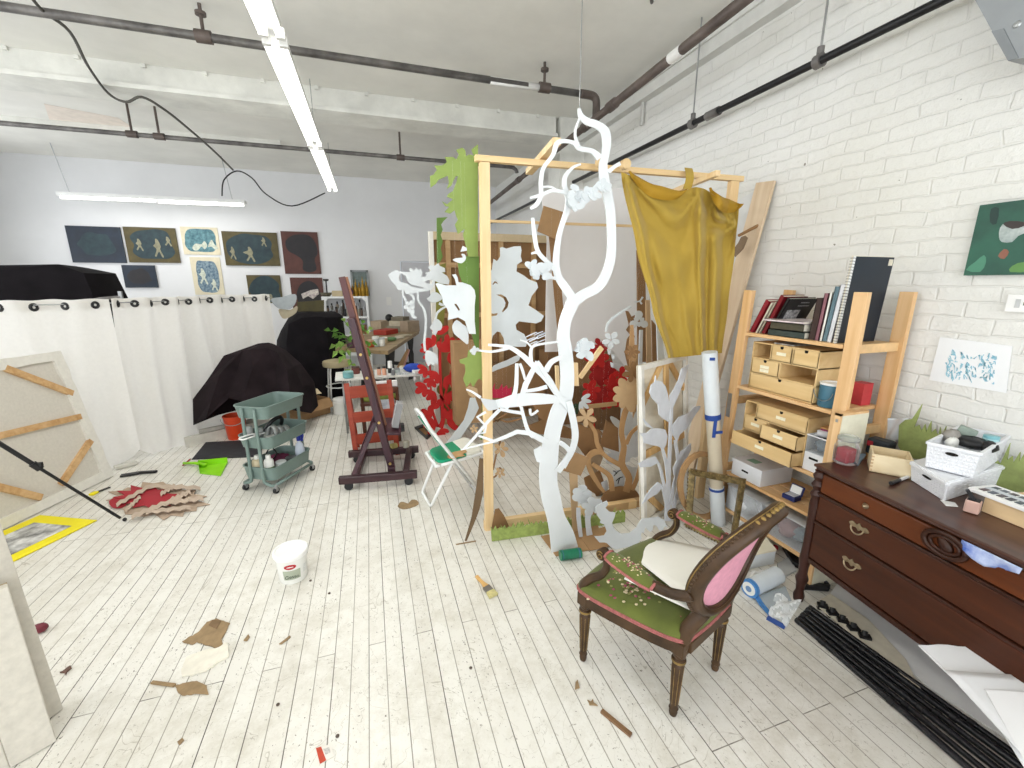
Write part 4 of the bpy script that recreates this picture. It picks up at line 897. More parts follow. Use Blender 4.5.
block(415, 331.5, (.12, .12, .1), '#7c4a3a', 'small brown box at the far right corner of the worktable', 'box', 'brown_box', rz=.7)
o = MB().ball(on_t(392, 332)+V((-.02, -.02, .33)), .07, 12, 8).build('dark_ball', M_black, smooth=True); o.location = on_t(390, 331)+V((0, .0, .17)); tag(o, 'dark ball resting on the tan carton on the worktable', 'ball')
t2 = on_t(391, 341); o = MB().tube([t2+V((.06*math.cos(k*.45), .06*math.sin(k*.45), .03)) for k in range(15)], .025, 8).build('tape_roll', mat('tape_green', '#587d52', .5, var=.1), smooth=True); tag(o, 'green tape roll lying on the worktable', 'tape')
jar(on_t(376, 346.5), .05, .14, M_glass, M_plb, 'tall pale glass jar at the near edge of the worktable')
jar(on_t(382, 346), .045, .12, M_plb, M_glass, 'white jar beside the tall pale jar on the worktable')
jar(on_t(371, 347), .05, .1, mat('pot_orange', '#b4512f', .5), mat('pot_rim', '#c6a389', .5), 'orange pot at the near edge of the worktable', 'pot')
jar(on_t(385, 343), .04, .09, M_plbeige, M_plb, 'cream jar behind the white jar on the worktable')
block(396, 339, (.25, .14, .025), '#c9c4b5', 'pale paper pad lying on the worktable beside the green tape', 'pad', 'paper_pad', rz=.9)
block(404, 336, (.25, .16, .02), '#b5ab95', 'tan folder lying near the far end of the worktable', 'folder', 'folder', rz=.9)
# leaning art boards under the worktable
for k, (col, lab) in enumerate((('#8d6f4d', 'brown board leaning under the worktable beside the blue cloth'), ('#b98a86', 'pinkish board leaning behind the brown board under the worktable'))):
    o = MB().poly(YP(5.9+k*.12), [(393+k*2, 374), (400+k*3, 374), (409+k, 350), (407+k, 349)], .015).build('leaning_board', mat('lb%d' % k, col, .7, var=.08)); tag(o, lab, 'board')
# potted plant
t = thing('potted_plant', 'trailing green potted plant on the near corner of the worktable', 'plant', on_t(352, 349.5))
p = on_t(352, 347.5)
MB().lathe([(.06, 0), (.085, .14), (.09, .15), (.07, .15)], p, 14).build('pot', mat('pot_purple', '#5d4150', .5, var=.1), t, smooth='a')
M_leaf = mat('leaf_green', '#5f8a3c', .5, var=.15, scale=6); M_leaf2 = mat('leaf_light', '#8fb25a', .5, var=.1, scale=6)
rp = random.Random(4)
def leafmesh(b, base, tip, w):
    base, tip = V(base), V(tip); d = tip-base; s = d.cross(V((.2, 1, .3))).normalized()*w
    m = base+d*.45+V((0, -.02, .02)); b.add([base, m+s, tip, m-s], [(0, 1, 2), (0, 2, 3)])
for k, (u, v, uu, vv) in enumerate(((352, 340, 331, 331), (350, 341, 336, 345), (352, 339, 340, 337), (354, 338, 345, 322), (356, 338, 362, 324), (356, 340, 368, 330), (357, 342, 371, 343), (352, 345, 343, 356), (355, 340, 352, 328), (350, 342, 338, 351), (358, 341, 366, 350), (351, 350, 350, 370))):
    y = 6.02-.02*k; a = PY(u, v, y); c = PY(uu, vv, y-.12)
    b = MB(); b.tube([a, (a+c)/2+V((0, 0, .03)), c], .004, 5); o = b.build('stem', M_leaf, t)
    b = MB()
    for j in range(3):
        q = a+(c-a)*(.45+.25*j); leafmesh(b, q, q+V((rp.uniform(-.1, .1), rp.uniform(-.06, .0), rp.uniform(-.1, .05))), .028)
    leafmesh(b, c, c+(c-a).normalized()*.1+V((0, 0, -.03)), .03)
    b.build('leaves', M_leaf2 if k % 2 else M_leaf, o)
# white rack
t = thing('storage_rack', 'white metal rack of small jars against the rear wall', 'rack', (-.4, 8.7, 0))
rx0, rx1, ry0, ry1, rzt = -.80, -.045, 8.58, 8.93, 1.37
M_rack = mat('rack_white', '#eceeef', .4, var=.02)
for x in (rx0, rx1):
    for y in (ry0, ry1): MB().bb((x-.022, y-.022, 0), (x+.022, y+.022, rzt)).build('post', M_rack, t)
for z in (rzt, 1.0, .66, .3): MB().bb((rx0-.02, ry0-.03, z-.035), (rx1+.02, ry1+.03, z)).build('shelf', M_rack, t)
for s in (0, 1): 
    x = rx0 if s == 0 else rx1; k = 1 if s == 0 else -1
    MB().prism([(x, ry0-.024, rzt-.03), (x+k*.1, ry0-.024, rzt-.03), (x, ry0-.024, rzt-.13)], (0, .004, 0)).build('gusset', M_rack, t)
cols = ['#6b5a48', '#3c3b3d', '#7d7a74', '#4e3a30', '#8a8a8c', '#55504c', '#2f2f33', '#9a8f80', '#5c4a42', '#77808a', '#3a3234', '#8c8678', '#604c40', '#9c9c9a']
n = 14
for i in range(n):
    x = rx0+.06+i*(rx1-rx0-.12)/(n-1); h = .12+.12*rp.random()
    m = mat('c_'+cols[i][1:], cols[i], .4, var=.1)
    jar((x, ry0+.08, 1.001), .022, h, m, M_steel if i % 3 else M_black, '%s small jar from the left in the front row of the white rack top shelf' % ORD[i], grp='jars on the white rack')
for i in range(6):
    x = rx0+.12+i*.1; m = mat('c_'+cols[(i*5+2) % 14][1:], cols[(i*5+2) % 14], .4, var=.1)
    bottle((x, ry0+.22, 1.001), .028, .24+.03*(i % 3), m, M_black, '%s taller bottle from the left behind the jars on the white rack' % ORD[i], grp='bottles on the white rack')
o = MB().bb((rx1-.26, ry0+.04, .661), (rx1-.04, ry0+.25, .83)).build('brown_box', mat('c_7c4a3a', '#7c4a3a', .6, var=.1), bevel=.004); tag(o, 'brown box on the second shelf of the white rack', 'box')
o = MB().bar((rx0+.42, ry0+.1, .68), (rx0+.62, ry0+.12, .97), .03, .03).build('black_clamp', M_black); tag(o, 'black rod leaning on the second shelf of the white rack', 'rod')
jar((rx0+.2, ry0+.1, .661), .05, .15, M_plbeige, M_black, 'cream jar with black lid on the second shelf of the white rack')
# on top of the rack
M_gold = mat('gold_paint', '#a8832a', .35, metal=.5, var=.2, scale=8)
t = thing('framed_picture', 'grey framed picture standing on the white rack behind the gold bottles', 'picture', (-.2, 8.85, rzt))
a, c = PY(350, 270, 8.86), PY(370, 296, 8.86)
b = MB()
for q in (((a.x, rzt), (a.x+.035, a.z)), ((c.x-.035, rzt), (c.x, a.z)), ((a.x, a.z-.035), (c.x, a.z)), ((a.x, rzt), (c.x, rzt+.03))): b.bb((q[0][0], 8.85, q[0][1]), (q[1][0], 8.88, q[1][1]))
b.build('frame', mat('frame_grey', '#8f9496', .5), t); MB().bb((a.x, 8.882, rzt), (c.x, 8.887, a.z)).build('picture_board', mat('frame_art', '#7b8a88', .5, scale=9, col2='#56635f'), t)
for i in range(5):
    x = -.285+i*.062; h = .20+.06*(i % 2)+.02*i
    t = thing('gold_bottle', '%s gold spired bottle from the left on top of the white rack' % ORD[i], 'bottle', (x, 8.7-.04*(i % 2), rzt), group='gold bottles on the white rack')
    MB().lathe([(.03, 0), (.035, .01), (.034, h*.55), (.026, h*.62), (.012, h*.75), (.010, h*.8)], (x, 8.7-.04*(i % 2), rzt), 12).build('body', M_gold, t, smooth='a')
    MB().lathe([(.016, h*.78), (.018, h*.84), (.008, h*.92), (.002, h*1.12)], (x, 8.7-.04*(i % 2), rzt), 10).build('spire', M_gold, t, smooth='a')
MB().lathe([(.05, 0), (.05, .012), (.012, .02), (.012, .27), (.045, .28), (.05, .31), (.045, .31)], (-.73, 8.7, rzt), 12).build('candle_holder', M_black, smooth='a')
tag(bpy.data.objects['candle_holder'], 'tall thin black candle holder beside the woven bowl on the white rack', 'candle holder')
o = MB().lathe([(.05, 0), (.09, .03), (.1, .07), (.08, .07), (.05, .03)], (-.74, 8.62, rzt), 14).build('woven_bowl', mat('wicker', '#77715c', .8, scale=40, col2='#4c4a40'), smooth='a'); tag(o, 'woven grey bowl in front of the candle holder on the white rack', 'bowl')
o = MB().bb((-.64, 8.6, rzt), (-.46, 8.8, rzt+.1)).build('purple_box', mat('box_cream', '#c3b391', .6), bevel=.004); tag(o, 'cream box with purple lid beside the woven bowl on the white rack', 'box'); MB().bb((-.65, 8.59, rzt+.1), (-.45, 8.81, rzt+.14)).build('lid', mat('lid_purple', '#5f3f5c', .6), o).location -= o.location
t = thing('purple_urn', 'purple round urn left of the gold bottles on the white rack', 'urn', (-.37, 8.68, rzt))
MB().lathe([(.05, 0), (.095, .04), (.105, .09), (.08, .14), (.05, .15)], (-.37, 8.68, rzt), 16).build('body', mat('urn_purple', '#584a6b', .4, var=.1), t, smooth='a')
MB().lathe([(.052, .15), (.055, .165), (.02, .18), (.016, .2), (.004, .21)], (-.37, 8.68, rzt), 12).build('lid', mat('urn_lid', '#57606a', .4), t, smooth='a')

# ================================================================== FOLDING CHAIR
t = thing('folding_chair', 'white tube folding chair with green and white seat beside the timber frame', 'chair', (.55, 2.95, 0))
M_seatg = mat('vinyl_green', '#16986f', .3, var=.06, scale=8); M_seatw = mat('vinyl_white', '#e8e6da', .35, var=.02)
# near the viewer: front-left to back-right; chair faces right
S = .42
q0, q1, q2, q3 = PZ(438, 465, S), PZ(428, 452, S), PZ(466, 439, S), PZ(483, 452, S)
def inseat(a, b_): # bilinear seat position
    return mix(mix(q0, q3, a), mix(q1, q2, a), b_)
for (a0, a1, m, nm) in ((0, .62, M_seatg, 'seat'), (.62, 1, M_seatw, 'seat_band')):
    out = [inseat(a0, 0), inseat(a1, 0), inseat(a1, 1), inseat(a0, 1)]
    if a0 == 0: out = [inseat(.1, 0), inseat(a1, 0), inseat(a1, 1), inseat(.1, 1), inseat(.02, .9), inseat(0, .75), inseat(0, .25), inseat(.02, .1)]
    else: out = [inseat(a0, 0), inseat(.92, 0), inseat(.98, .08), inseat(1, .25), inseat(1, .75), inseat(.98, .92), inseat(.92, 1), inseat(a0, 1)]
    MB().prism(out, (0, 0, .022)).build(nm, m, t, bevel=.006)
MB().tube(cr([inseat(*p)-V((0, 0, .005)) for p in ((.05, -.02), (.95, -.02), (1.03, .12), (1.03, .88), (.95, 1.02), (.05, 1.02), (-.03, .88), (-.03, .12))], 4, True)+[inseat(.05, -.02)-V((0, 0, .005))], .011, 8).build('seat_frame', M_whitemetal, t, smooth=True)
# back tube: up from the front feet through the seat sides to the backrest
ax = (q3-q0).normalized(); sd = (q1-q0).normalized(); W_ = (q1-q0).length
fA = inseat(1.12, -.06); fA.z = .012; fB = inseat(1.12, 1.06); fB.z = .012
tA = inseat(-.22, -.05); tA.z = .74; tB = inseat(-.22, 1.05); tB.z = .74
# make the backrest pass the observed top end
tp = PY(419, 409, (tA.y+tB.y)/2)
sh = V((tp.x-(tA.x+tB.x)/2, 0, 0))*.6
tA = tA+sh; tB = tB+sh
pts = [fA, mix(fA, tA, .5), mix(fA, tA, .93), tA+V((0, 0, .005))]
loop = [fA, mix(fA, tA, .93)]+[mix(tA, tB, .06)+V((0, 0, .02)), mix(tA, tB, .25)+V((0, 0, .03)), mix(tA, tB, .75)+V((0, 0, .03)), mix(tA, tB, .94)+V((0, 0, .02))]+[mix(fB, tB, .93), fB]
MB().tube(loop, .012, 8).build('back_frame', M_whitemetal, t, smooth=True)
k0, k1 = .66, .96
MB().prism([mix(fA, tA, k0)+sd*.02, mix(fB, tB, k0)-sd*.02, mix(fB, tB, k1)-sd*.03, mix(fA, tA, k1)+sd*.03], (-.012, 0, 0)).build('backrest', M_seatg, t)
rA = inseat(.0, -.04); rA = V((rA.x-.10, rA.y-.02, .012)); 
RA, RB = PZ(431, 508)+V((0, 0, .012)), PZ(423, 478)+V((0, 0, .012))
RB = RA+(q1-q0)*1.0
sa, sb = inseat(.3, -.04), inseat(.3, 1.04)
MB().tube([sa]+[mix(sa, RA, .95), mix(RA, RB, .05)+V((0, 0, .0)), mix(RA, RB, .95), mix(sb, RB, .95), sb], .011, 8).build('rear_leg_loop', M_whitemetal, t, smooth=True)
MB().tube([fA, fB], .011, 8).build('front_foot_bar', M_whitemetal, t, smooth=True)
o = MB().poly(FP(S+.026), [(447, 457), (452, 453), (458, 451.5), (464, 450), (467, 452), (462, 454.5), (465, 456), (458, 457), (452, 459)], -.004, smooth=2).build('cardboard_scrap', mat('card_scrap', '#c39b6c', .85, var=.06)); tag(o, 'torn cardboard scrap lying on the green seat of the folding chair', 'scrap')

# ================================================================== PAINT BUCKET
t = thing('paint_bucket', 'white lidded bucket of gesso standing alone on the floor', 'bucket', PZ(294, 574))
p = PZ(294, 576.5); hb = .175
MB().lathe([(.068, 0), (.07, .003), (.081, hb-.025), (.081, hb-.015), (.001, hb-.015)], p, 28).build('body', M_plb, t, smooth='a')
b = MB(); b.lathe([(.086, hb-.028), (.09, hb-.02), (.09, hb-.002), (.086, hb+.003), (.076, hb+.003), (.074, hb-.002), (.01, hb-.002)], p, 28); b.build('lid', mat('lid_white', '#f0f0ee', .4, var=.01), t, smooth='a')
def wrap(a, z): # point on the side wall
    r = .0685+(.081-.068)*z/(hb-.025)+.0016; return p+V((r*math.sin(a), -r*math.cos(a), z))
av = math.atan2(p.x, p.y)
a0 = -av*-1
cA_ = math.atan2(-p.x, p.y)*-1
base_a = -math.atan2(p.x, p.y)   # towards the viewer
def decal(nm, a_, z_, w, h, m, oval=False, d=0.):
    b = MB()
    def f(s, k):
        if oval:
            rr = k; an = 2*math.pi*s; q = wrap(a_+w/2*rr*math.cos(an)/.075, z_+h/2*rr*math.sin(an))
        else: q = wrap(a_+(s-.5)*w/.075, z_+(k-.5)*h)
        return q+(q-V((p.x, p.y, q.z))).normalized()*d
    b.grid(f, 22 if oval else 10, 2 if not oval else 3); return b.build(nm, m, t)
fa = base_a-.12
decal('label', fa, .06, .088, .058, mat('label_sage', '#a9b09c', .5, var=.05))
decal('logo', fa-.05, .112, .058, .03, mat('logo_red', '#b3242c', .4, var=.02), True)
decal('logo_script', fa-.05, .112, .034, .006, M_white, True, .0006)
decal('side_print', fa+1.0, .075, .03, .05, mat('print_grey', '#c5c8c3', .5, scale=160, col2='#e8e8e6'))
def on_side(body, size, a_, z_, m):
    q = wrap(a_, z_); n_ = (q-V((p.x, p.y, q.z))).normalized(); x = V((0, 0, 1)).cross(n_).normalized()
    M = Matrix.Translation(q+n_*.0008-V(t.location)) @ Matrix((( x.x, 0, n_.x), (x.y, 0, n_.y), (0, 1, 0))).to_4x4()
    return text_mesh(body, size, t, M, m)
on_side('Gesso', .028, fa, .05, mat('ink_dark', '#4a544a', .5))
# ================================================================== STAGE OF CARD CUT-OUTS
M_wcard = mat('card_white', '#d3d9dc', .6, var=.03, scale=5)
M_tree = mat('card_tree_white', '#e2e6e8', .6, var=.02, scale=5)
M_gcard = mat('card_grey_white', '#cbcfd1', .65, var=.03, scale=5)
M_pgrey = mat('card_blue_grey', '#d5d9e0', .65, var=.05, scale=9)
M_gleaf = mat('card_green', '#879b52', .75, var=.06, scale=5)
M_gdark = mat('card_green_dark', '#66843f', .75, var=.06, scale=5)
M_olv = mat('card_olive', '#7d7a35', .75, var=.08, scale=6)
M_brn = mat('card_brown', '#8f6c48', .85, var=.08, scale=5)
M_tanc = mat('card_pale_tan', '#c6a780', .8, var=.05, scale=5)
M_pinev = woodmat('pine_frame', '#efd6aa', '#deba86', 2, 9)
M_pineh = woodmat('pine_beam', '#ebd0a2', '#d8b47e', 0, 9)
M_blk_ink = mat('ink_black', '#2a2a2c', .7)
def tr(pts, x0, y0, k): return [(x0+p[0]/k, y0+p[1]/k)+((p[2],) if len(p) > 2 else ()) for p in pts]
def holed(out, holes):
    def sa(p): return sum(p[i][0]*p[(i+1) % len(p)][1]-p[(i+1) % len(p)][0]*p[i][1] for i in range(len(p)))
    out = list(out)
    for h in holes:
        if sa(h)*sa(out) > 0: h = h[::-1]
        best = min(((o[0]-q[0])**2+(o[1]-q[1])**2, i, j) for i, o in enumerate(out) for j, q in enumerate(h))
        _, i, j = best; hh = h[j:]+h[:j+1]
        out = out[:i+1]+hh+out[i:]
    return out
def petals(b, pl, c, r, n, w=.42, back=0., t=.004, rot=0., squash=1., inner=.12, arc=2*math.pi, gap=.0011):
    for k in range(n):
        a = rot+arc*k/n; ca, sa = math.cos(a), math.sin(a); rr = r*random.uniform(.88, 1.08)
        pts = []
        for x, y in ((inner, 0), (.35, -.75), (.7, -1), (.95, -.55), (1.02, 0), (.95, .55), (.7, 1), (.35, .75)):
            px, py = x*rr, y*rr*w*.5
            pts.append((c[0]+px*ca-py*sa, c[1]+(px*sa+py*ca)*squash))
        b.poly(pl, pts, t, back=back-gap*k, smooth=2)
    return b
def blobs(b, pl, cs, r, back, t=.004):
    for k, (u, v) in enumerate(cs):
        rr = r*random.uniform(.8, 1.15); a = random.uniform(0, 3.1)
        ca, sa = math.cos(a), math.sin(a); b.poly(pl, [(u+rr*(math.cos(q)*ca-.68*math.sin(q)*sa), v+rr*(math.cos(q)*sa+.68*math.sin(q)*ca)) for q in [2*math.pi*i/11 for i in range(11)]], t, back=back-.0013*k)
    return b
# ---- timber frame
PT = V((.645, 2.475, 0))
t = thing('timber_frame', 'tall open pine frame carrying the card cutouts and the mustard cloth', 'frame', (1.4, 2.45, 0))
zt_ = 2.245
MB().bb((.624, 2.46, 0), (.680, 2.495, zt_)).build('post', M_pinev, t, bevel=.002)
MB().bb((2.27, 2.385, 0), (2.335, 2.42, zt_)).build('post', M_pinev, t, bevel=.002)
MB().bar((.60, 2.478, zt_+.018), (2.37, 2.402, zt_+.018), .035, .032).build('top_beam', M_pineh, t, bevel=.002)
MB().bar((.62, 2.49, .03), (1.75, 2.43, .03), .04, .06).build('bottom_sill', M_pineh, t, bevel=.002)
a, c = PZ(557, 141, zt_+.07), PZ(529, 172, zt_+.055)
MB().bar(a, c, .045, .035).build('cross_batten', M_pinev, t, bevel=.002)
a, c = PZ(668, 194, zt_-.03), PZ(718, 173, zt_-.02)
MB().bar(a, c, .03, .03).build('brace', M_pinev, t)
for q in ((598.5, 163.5), (622.5, 165.5)):
    p = PZ(*q, z=zt_+.02); MB().cyl(p+V((0, -.01, 0)), p+V((.0, -.045, .0)), .028, seg=14).build('wood_disc', M_pineh, t, smooth='a')
a, c = PY(486, 221, 3.5), PY(660, 227, 3.5)
t = MB().bar(a, c, .025, .02).build('thin_batten', M_pineh); tag(t, 'thin horizontal wooden batten at the back of the cutout stage', 'batten')
# ---- green foliage
pl = YP(2.56)
g1 = tr([(338, 28), (305, 55), (312, 78), (322, 92), (290, 85), (272, 95), (268, 60), (250, 45), (215, 58), (230, 85), (215, 115), (195, 100), (148, 100), (160, 130), (130, 150), (85, 150), (100, 175), (80, 205), (60, 212), (62, 282), (95, 258), (110, 235), (165, 210), (172, 250), (158, 290), (185, 270), (210, 215), (225, 212), (215, 250), (195, 300), (165, 320), (160, 335), (195, 350), (160, 380), (130, 362), (150, 390), (172, 395), (145, 425), (180, 435), (205, 415), (215, 450), (225, 470), (207, 500), (225, 555), (265, 525), (255, 560), (270, 620), (285, 690), (343, 690), (343, 28)], 420, 140, 5.91)
tag(MB().poly(pl, g1, .006).build('foliage_cutout', M_gleaf), 'bright green leafy card panel hanging left of the front pine post', 'cutout')
g2 = [(466, 256), (462, 262), (458, 263), (459, 273), (463, 285), (461, 300), (464, 320), (472, 335), (476, 350), (479, 350), (479, 256)]
tag(MB().poly(YP(2.58), g2, .006).build('foliage_cutout', M_gdark), 'darker green card panel continuing below the bright leafy panel', 'cutout')
g3 = tr([(440, 190), (430, 240), (380, 255), (385, 275), (415, 285), (420, 330), (405, 380), (425, 430), (450, 400), (470, 430), (495, 385), (510, 375), (540, 400), (550, 440), (545, 330), (530, 280), (520, 200), (470, 210)], 400, 320, 6.4)
tag(MB().poly(YP(2.52), g3, .005).build('foliage_cutout', M_gleaf), 'green leaf card fixed low on the pine post above the folding chair', 'cutout')
tag(MB().stroke(YP(2.55), [(486, 395, 2.2), (483, 408, 2.6), (484, 425, 2.2), (481, 440, 2)], .004).build('vine_cutout', M_gdark), 'thin green card vine hanging below the green leaf card', 'cutout')
g4 = tr([(98, 460), (165, 455), (140, 478), (125, 500), (135, 530), (122, 560), (135, 600), (122, 640), (135, 690), (120, 720), (100, 735)], 420, 140, 5.91)
tag(MB().poly(YP(4.55), g4, .006).build('foliage_cutout', M_gdark), 'narrow dark green card strip along the left edge of the back canvas', 'cutout')
g5 = [(436, 266), (446, 263), (444, 280), (446, 300), (443, 330), (436, 345)]
tag(MB().poly(YP(4.56), g5, .006).build('foliage_cutout', M_olv), 'olive card strip under the narrow dark green one on the back canvas', 'cutout')
# ---- back canvas (reverse side, brown)
pl = YP(4.75)
t = thing('stretched_canvas', 'big brown backed stretcher standing at the back of the cutout stage', 'canvas', (1.6, 4.75, 0), group='stretched canvases')
M_brcan = mat('canvas_brown', '#8d6b49', .9, var=.06, scale=4); M_stw = woodmat('stretcher_wood', '#c3a276', '#a98559', 0, 8)
xl, xr = pl.at(431, 300).x, pl.at(612, 300).x; zt2 = pl.at(500, 234).z
MB().bb((xl, 4.775, .0), (xr, 4.785, zt2)).build('canvas_cloth', M_brcan, t)
MB().bb((xl, 4.74, 0), (xl+.05, 4.775, zt2)).build('side_rail', M_canvw, t)
MB().bb((xr-.06, 4.74, 0), (xr, 4.775, zt2)).build('side_rail', M_stw, t)
MB().bb((xl+.05, 4.735, zt2-.08), (xr-.06, 4.775, zt2)).build('top_rail', mat('rail_beige', '#cbb795', .8, var=.05), t)
MB().bb((xl+.05, 4.745, 0), (xr-.06, 4.775, .07)).build('bottom_rail', M_stw, t)
for z in (zt2-.36, zt2-.9): MB().bb((xl+.05, 4.745, z), (xr-.06, 4.775, z+.05)).build('crossbar', M_stw, t)
for u in (446, 499, 532): x = pl.at(u, 260).x; MB().bb((x, 4.742, .07), (x+.05, 4.775, zt2-.08)).build('upright_bar', M_stw, t)
# ---- white backdrop sheet and boards behind
pl = YP(3.65)
bd = [(541, 194), (575, 189), (620, 188), (668, 192), (668, 350), (655, 372), (630, 372), (612, 350), (545, 352), (547, 240)]
tag(MB().poly(pl, bd, .006).build('backdrop_sheet', mat('backdrop_paper', '#e9e7e7', .8, var=.02, scale=2)), 'large pale grey backdrop sheet hanging behind the white tree', 'backdrop')
tag(MB().poly(YP(3.45), [(549, 236), (557, 236), (568, 360), (560, 360)], .006).build('card_strip', M_brn), 'long brown card strip standing behind the left limb of the tree', 'cutout')
tag(MB().poly(YP(3.35), tr([(130, 580), (240, 615), (205, 768), (95, 720)], 520, 100, 5.486), .006).build('card_square', M_card), 'tilted brown card square hanging high behind the left limb of the tree', 'cutout')
# cardboard cartons and sheets at the back
def cbox(u0, v0, u1, v1, y, dep, m, label):
    p = YP(y); a, c = p.at(u0, v1), p.at(u1, v0); z0 = max(0, a.z) if a.z > .12 else 0
    o = MB().bb((a.x, y, z0), (c.x, y+dep, c.z)).build('cardboard_box', m, bevel=.003); tag(o, label, 'box'); return o
cbox(456, 341, 490, 425, 4.1, .18, M_card, 'tall brown carton standing beside the red leaf cutout')
cbox(492, 365, 545, 410, 3.95, .3, M_brcan, 'brown carton behind the horizontal white limb')
cbox(546, 350, 590, 430, 4.3, .25, M_brcan, 'brown carton behind the trunk of the white tree')
cbox(598, 372, 626, 440, 4.0, .2, mat('card_dark', '#7a5a3c', .85, var=.08), 'dark brown carton behind the red flower cutouts')
def cutout(y, px, m, label, smooth=0, name='card_cutout', t=.005, lean=0., cat='cutout', turn=0.):
    o = MB().poly(YP(y, turn, 0, lean) if not isinstance(y, Plane) else y, px, t, smooth=smooth).build(name, m); tag(o, label, cat); return o
cutout(3.7, tr([(0, 190), (130, 130), (250, 120), (330, 190), (330, 330), (260, 420), (150, 400), (20, 330)], 560, 325, 6.4), M_brn, 'rounded brown card mound right behind the trunk above the red flowers', 2)
cutout(3.4, tr([(200, 205), (215, 165), (300, 130), (375, 95), (378, 130), (310, 165), (240, 190)], 460, 340, 6.4), M_gcard, 'pale grey wing shaped cutout behind the upper left branches', 2, 'wing_cutout')
cutout(3.75, tr([(195, 370), (200, 330), (225, 275), (220, 315), (250, 315), (270, 280), (275, 310), (300, 290), (310, 315), (332, 300), (330, 350), (280, 372)], 460, 340, 6.4), mat('card_crimson', '#c22a4a', .7, var=.06), 'crimson leafy cutout glimpsed behind the horizontal white limb', 0, 'leafy_cutout')
cutout(3.3, tr([(400, 560), (560, 500), (760, 590), (760, 640), (620, 620), (500, 600)], 460, 340, 6.4), M_brn, 'brown card wedge on the floor behind the trunk', 0)
cutout(3.0, tr([(395, 470), (560, 400), (560, 560), (500, 600), (440, 560)], 470, 330, 6.4), M_brn, 'brown ragged card behind the lower branches of the tree', 1)
# brown twig cut-outs right of the pine post
b = MB(); pl = YP(2.7)
b.stroke(pl, tr([(165, 590, 2.2), (190, 540, 2), (250, 510, 2), (310, 525, 1.8), (400, 500, 1.4)], 460, 340, 6.4)); b.stroke(pl, tr([(215, 500, 1.5), (240, 520, 1.5), (260, 500, 1.4), (300, 470, 1.2)], 460, 340, 6.4)); b.stroke(pl, [(493, 470, 1.6), (497, 452, 1.6), (501, 440, 1.4)]); b.stroke(pl, [(491, 478, 1.6), (496, 476, 1.5), (500, 468, 1.5), (503, 474, 1.5)])
tag(b.build('twig_cutout', M_brn), 'brown card twigs fixed behind the front pine post', 'cutout')
for k, (u, v, r, lab) in enumerate(((501, 449, 8, 'upper tan star flower beside the front pine post'), (500, 473, 5.5, 'lower tan flower beside the front pine post'), (474, 429, 4.5, 'small tan disc flower left of the front pine post'))):
    b = petals(MB(), YP(2.66-.02*k), (u, v), r, 5, .55, rot=.4*k); tag(b.build('flower_cutout', M_tanc), lab, 'cutout', 'card flowers on stage')
cutout(2.395, tr([(100, 300), (85, 440), (60, 600), (25, 722), (32, 728), (70, 640), (100, 560), (118, 480), (120, 300)], 460, 400, 5.12), mat('card_edge', '#6f5a42', .85, var=.06), 'narrow brown card leaning on the left of the front pine post', 0)
cutout(2.43, tr([(180, 560), (200, 555), (225, 590), (255, 655), (200, 655), (160, 668)], 460, 400, 5.12), M_brn, 'small brown card triangle at the foot of the front pine post', 0)
cutout(3.25, [(470, 398), (475, 397), (479, 408), (474, 418), (462, 436), (452, 450), (440, 450), (452, 436), (464, 420), (468, 408)], M_gcard, 'long pale grey card strip curving down behind the folding chair', 1)
cutout(3.0, tr([(420, 440), (445, 425), (470, 430), (495, 440), (500, 480), (470, 500), (440, 480), (430, 460)], 400, 320, 6.4), M_tanc, 'curled tan card scrap under the green leaf card', 1)
# black tray on the floor
t = thing('black_tray', 'small black framed tray lying on the floor behind the folding chair', 'tray', PZ(423, 432))
q = [PZ(*p) for p in ((414.5, 428.5), (423.5, 425.5), (431.5, 436), (427, 440))]
c = sum(q, V((0, 0, 0)))/4
for i in range(4): MB().prism([q[i], q[(i+1) % 4], mix(q[(i+1) % 4], c, .38), mix(q[i], c, .38)], (0, 0, .02)).build('rail', M_black, t)
MB().prism([mix(p, c, .3)+V((0, 0, .003)) for p in q], (0, 0, .004)).build('backing', M_brn, t)
# ---- grey white hanging flowers (left)
pl = YP(3.0)
bird = tr([(52, 222), (75, 205), (110, 188), (118, 200), (160, 205), (192, 207), (188, 180), (205, 182), (215, 200), (235, 175), (240, 192), (262, 185), (272, 207), (262, 235), (292, 235), (300, 222), (292, 210), (310, 205), (328, 195), (305, 175), (325, 160), (350, 165), (373, 148), (382, 165), (415, 180), (418, 205), (395, 207), (430, 230), (445, 260), (440, 285), (395, 280), (350, 262), (345, 290), (330, 320), (290, 330), (240, 335), (200, 345), (165, 345), (155, 320), (115, 320), (100, 290), (70, 260)], 380, 240, 6.4)
h1 = tr([(118, 250), (125, 222), (140, 212), (150, 222), (165, 228), (170, 245), (176, 262), (200, 285), (280, 304), (270, 312), (205, 298), (165, 275), (130, 268)], 380, 240, 6.4)
h2 = tr([(280, 300), (300, 285), (338, 290), (335, 325), (300, 325)], 380, 240, 6.4); h3 = tr([(285, 268), (310, 255), (338, 258), (330, 280), (300, 278)], 380, 240, 6.4)
tag(MB().poly(pl, holed(bird, [h1, h3]), .005).build('flower_cutout', M_gcard), 'lacy grey white flower cutout hanging furthest left of the stage', 'cutout')
b = MB(); b.poly(pl, tr([(298, 375), (320, 360), (330, 335), (360, 335), (385, 350), (400, 375), (370, 395), (340, 400), (318, 392)], 380, 240, 6.4), .005, back=-.004, smooth=2)
tag(b.build('petal_cutout', M_gcard), 'grey white petal cutout just below the lacy flower cutout', 'cutout')
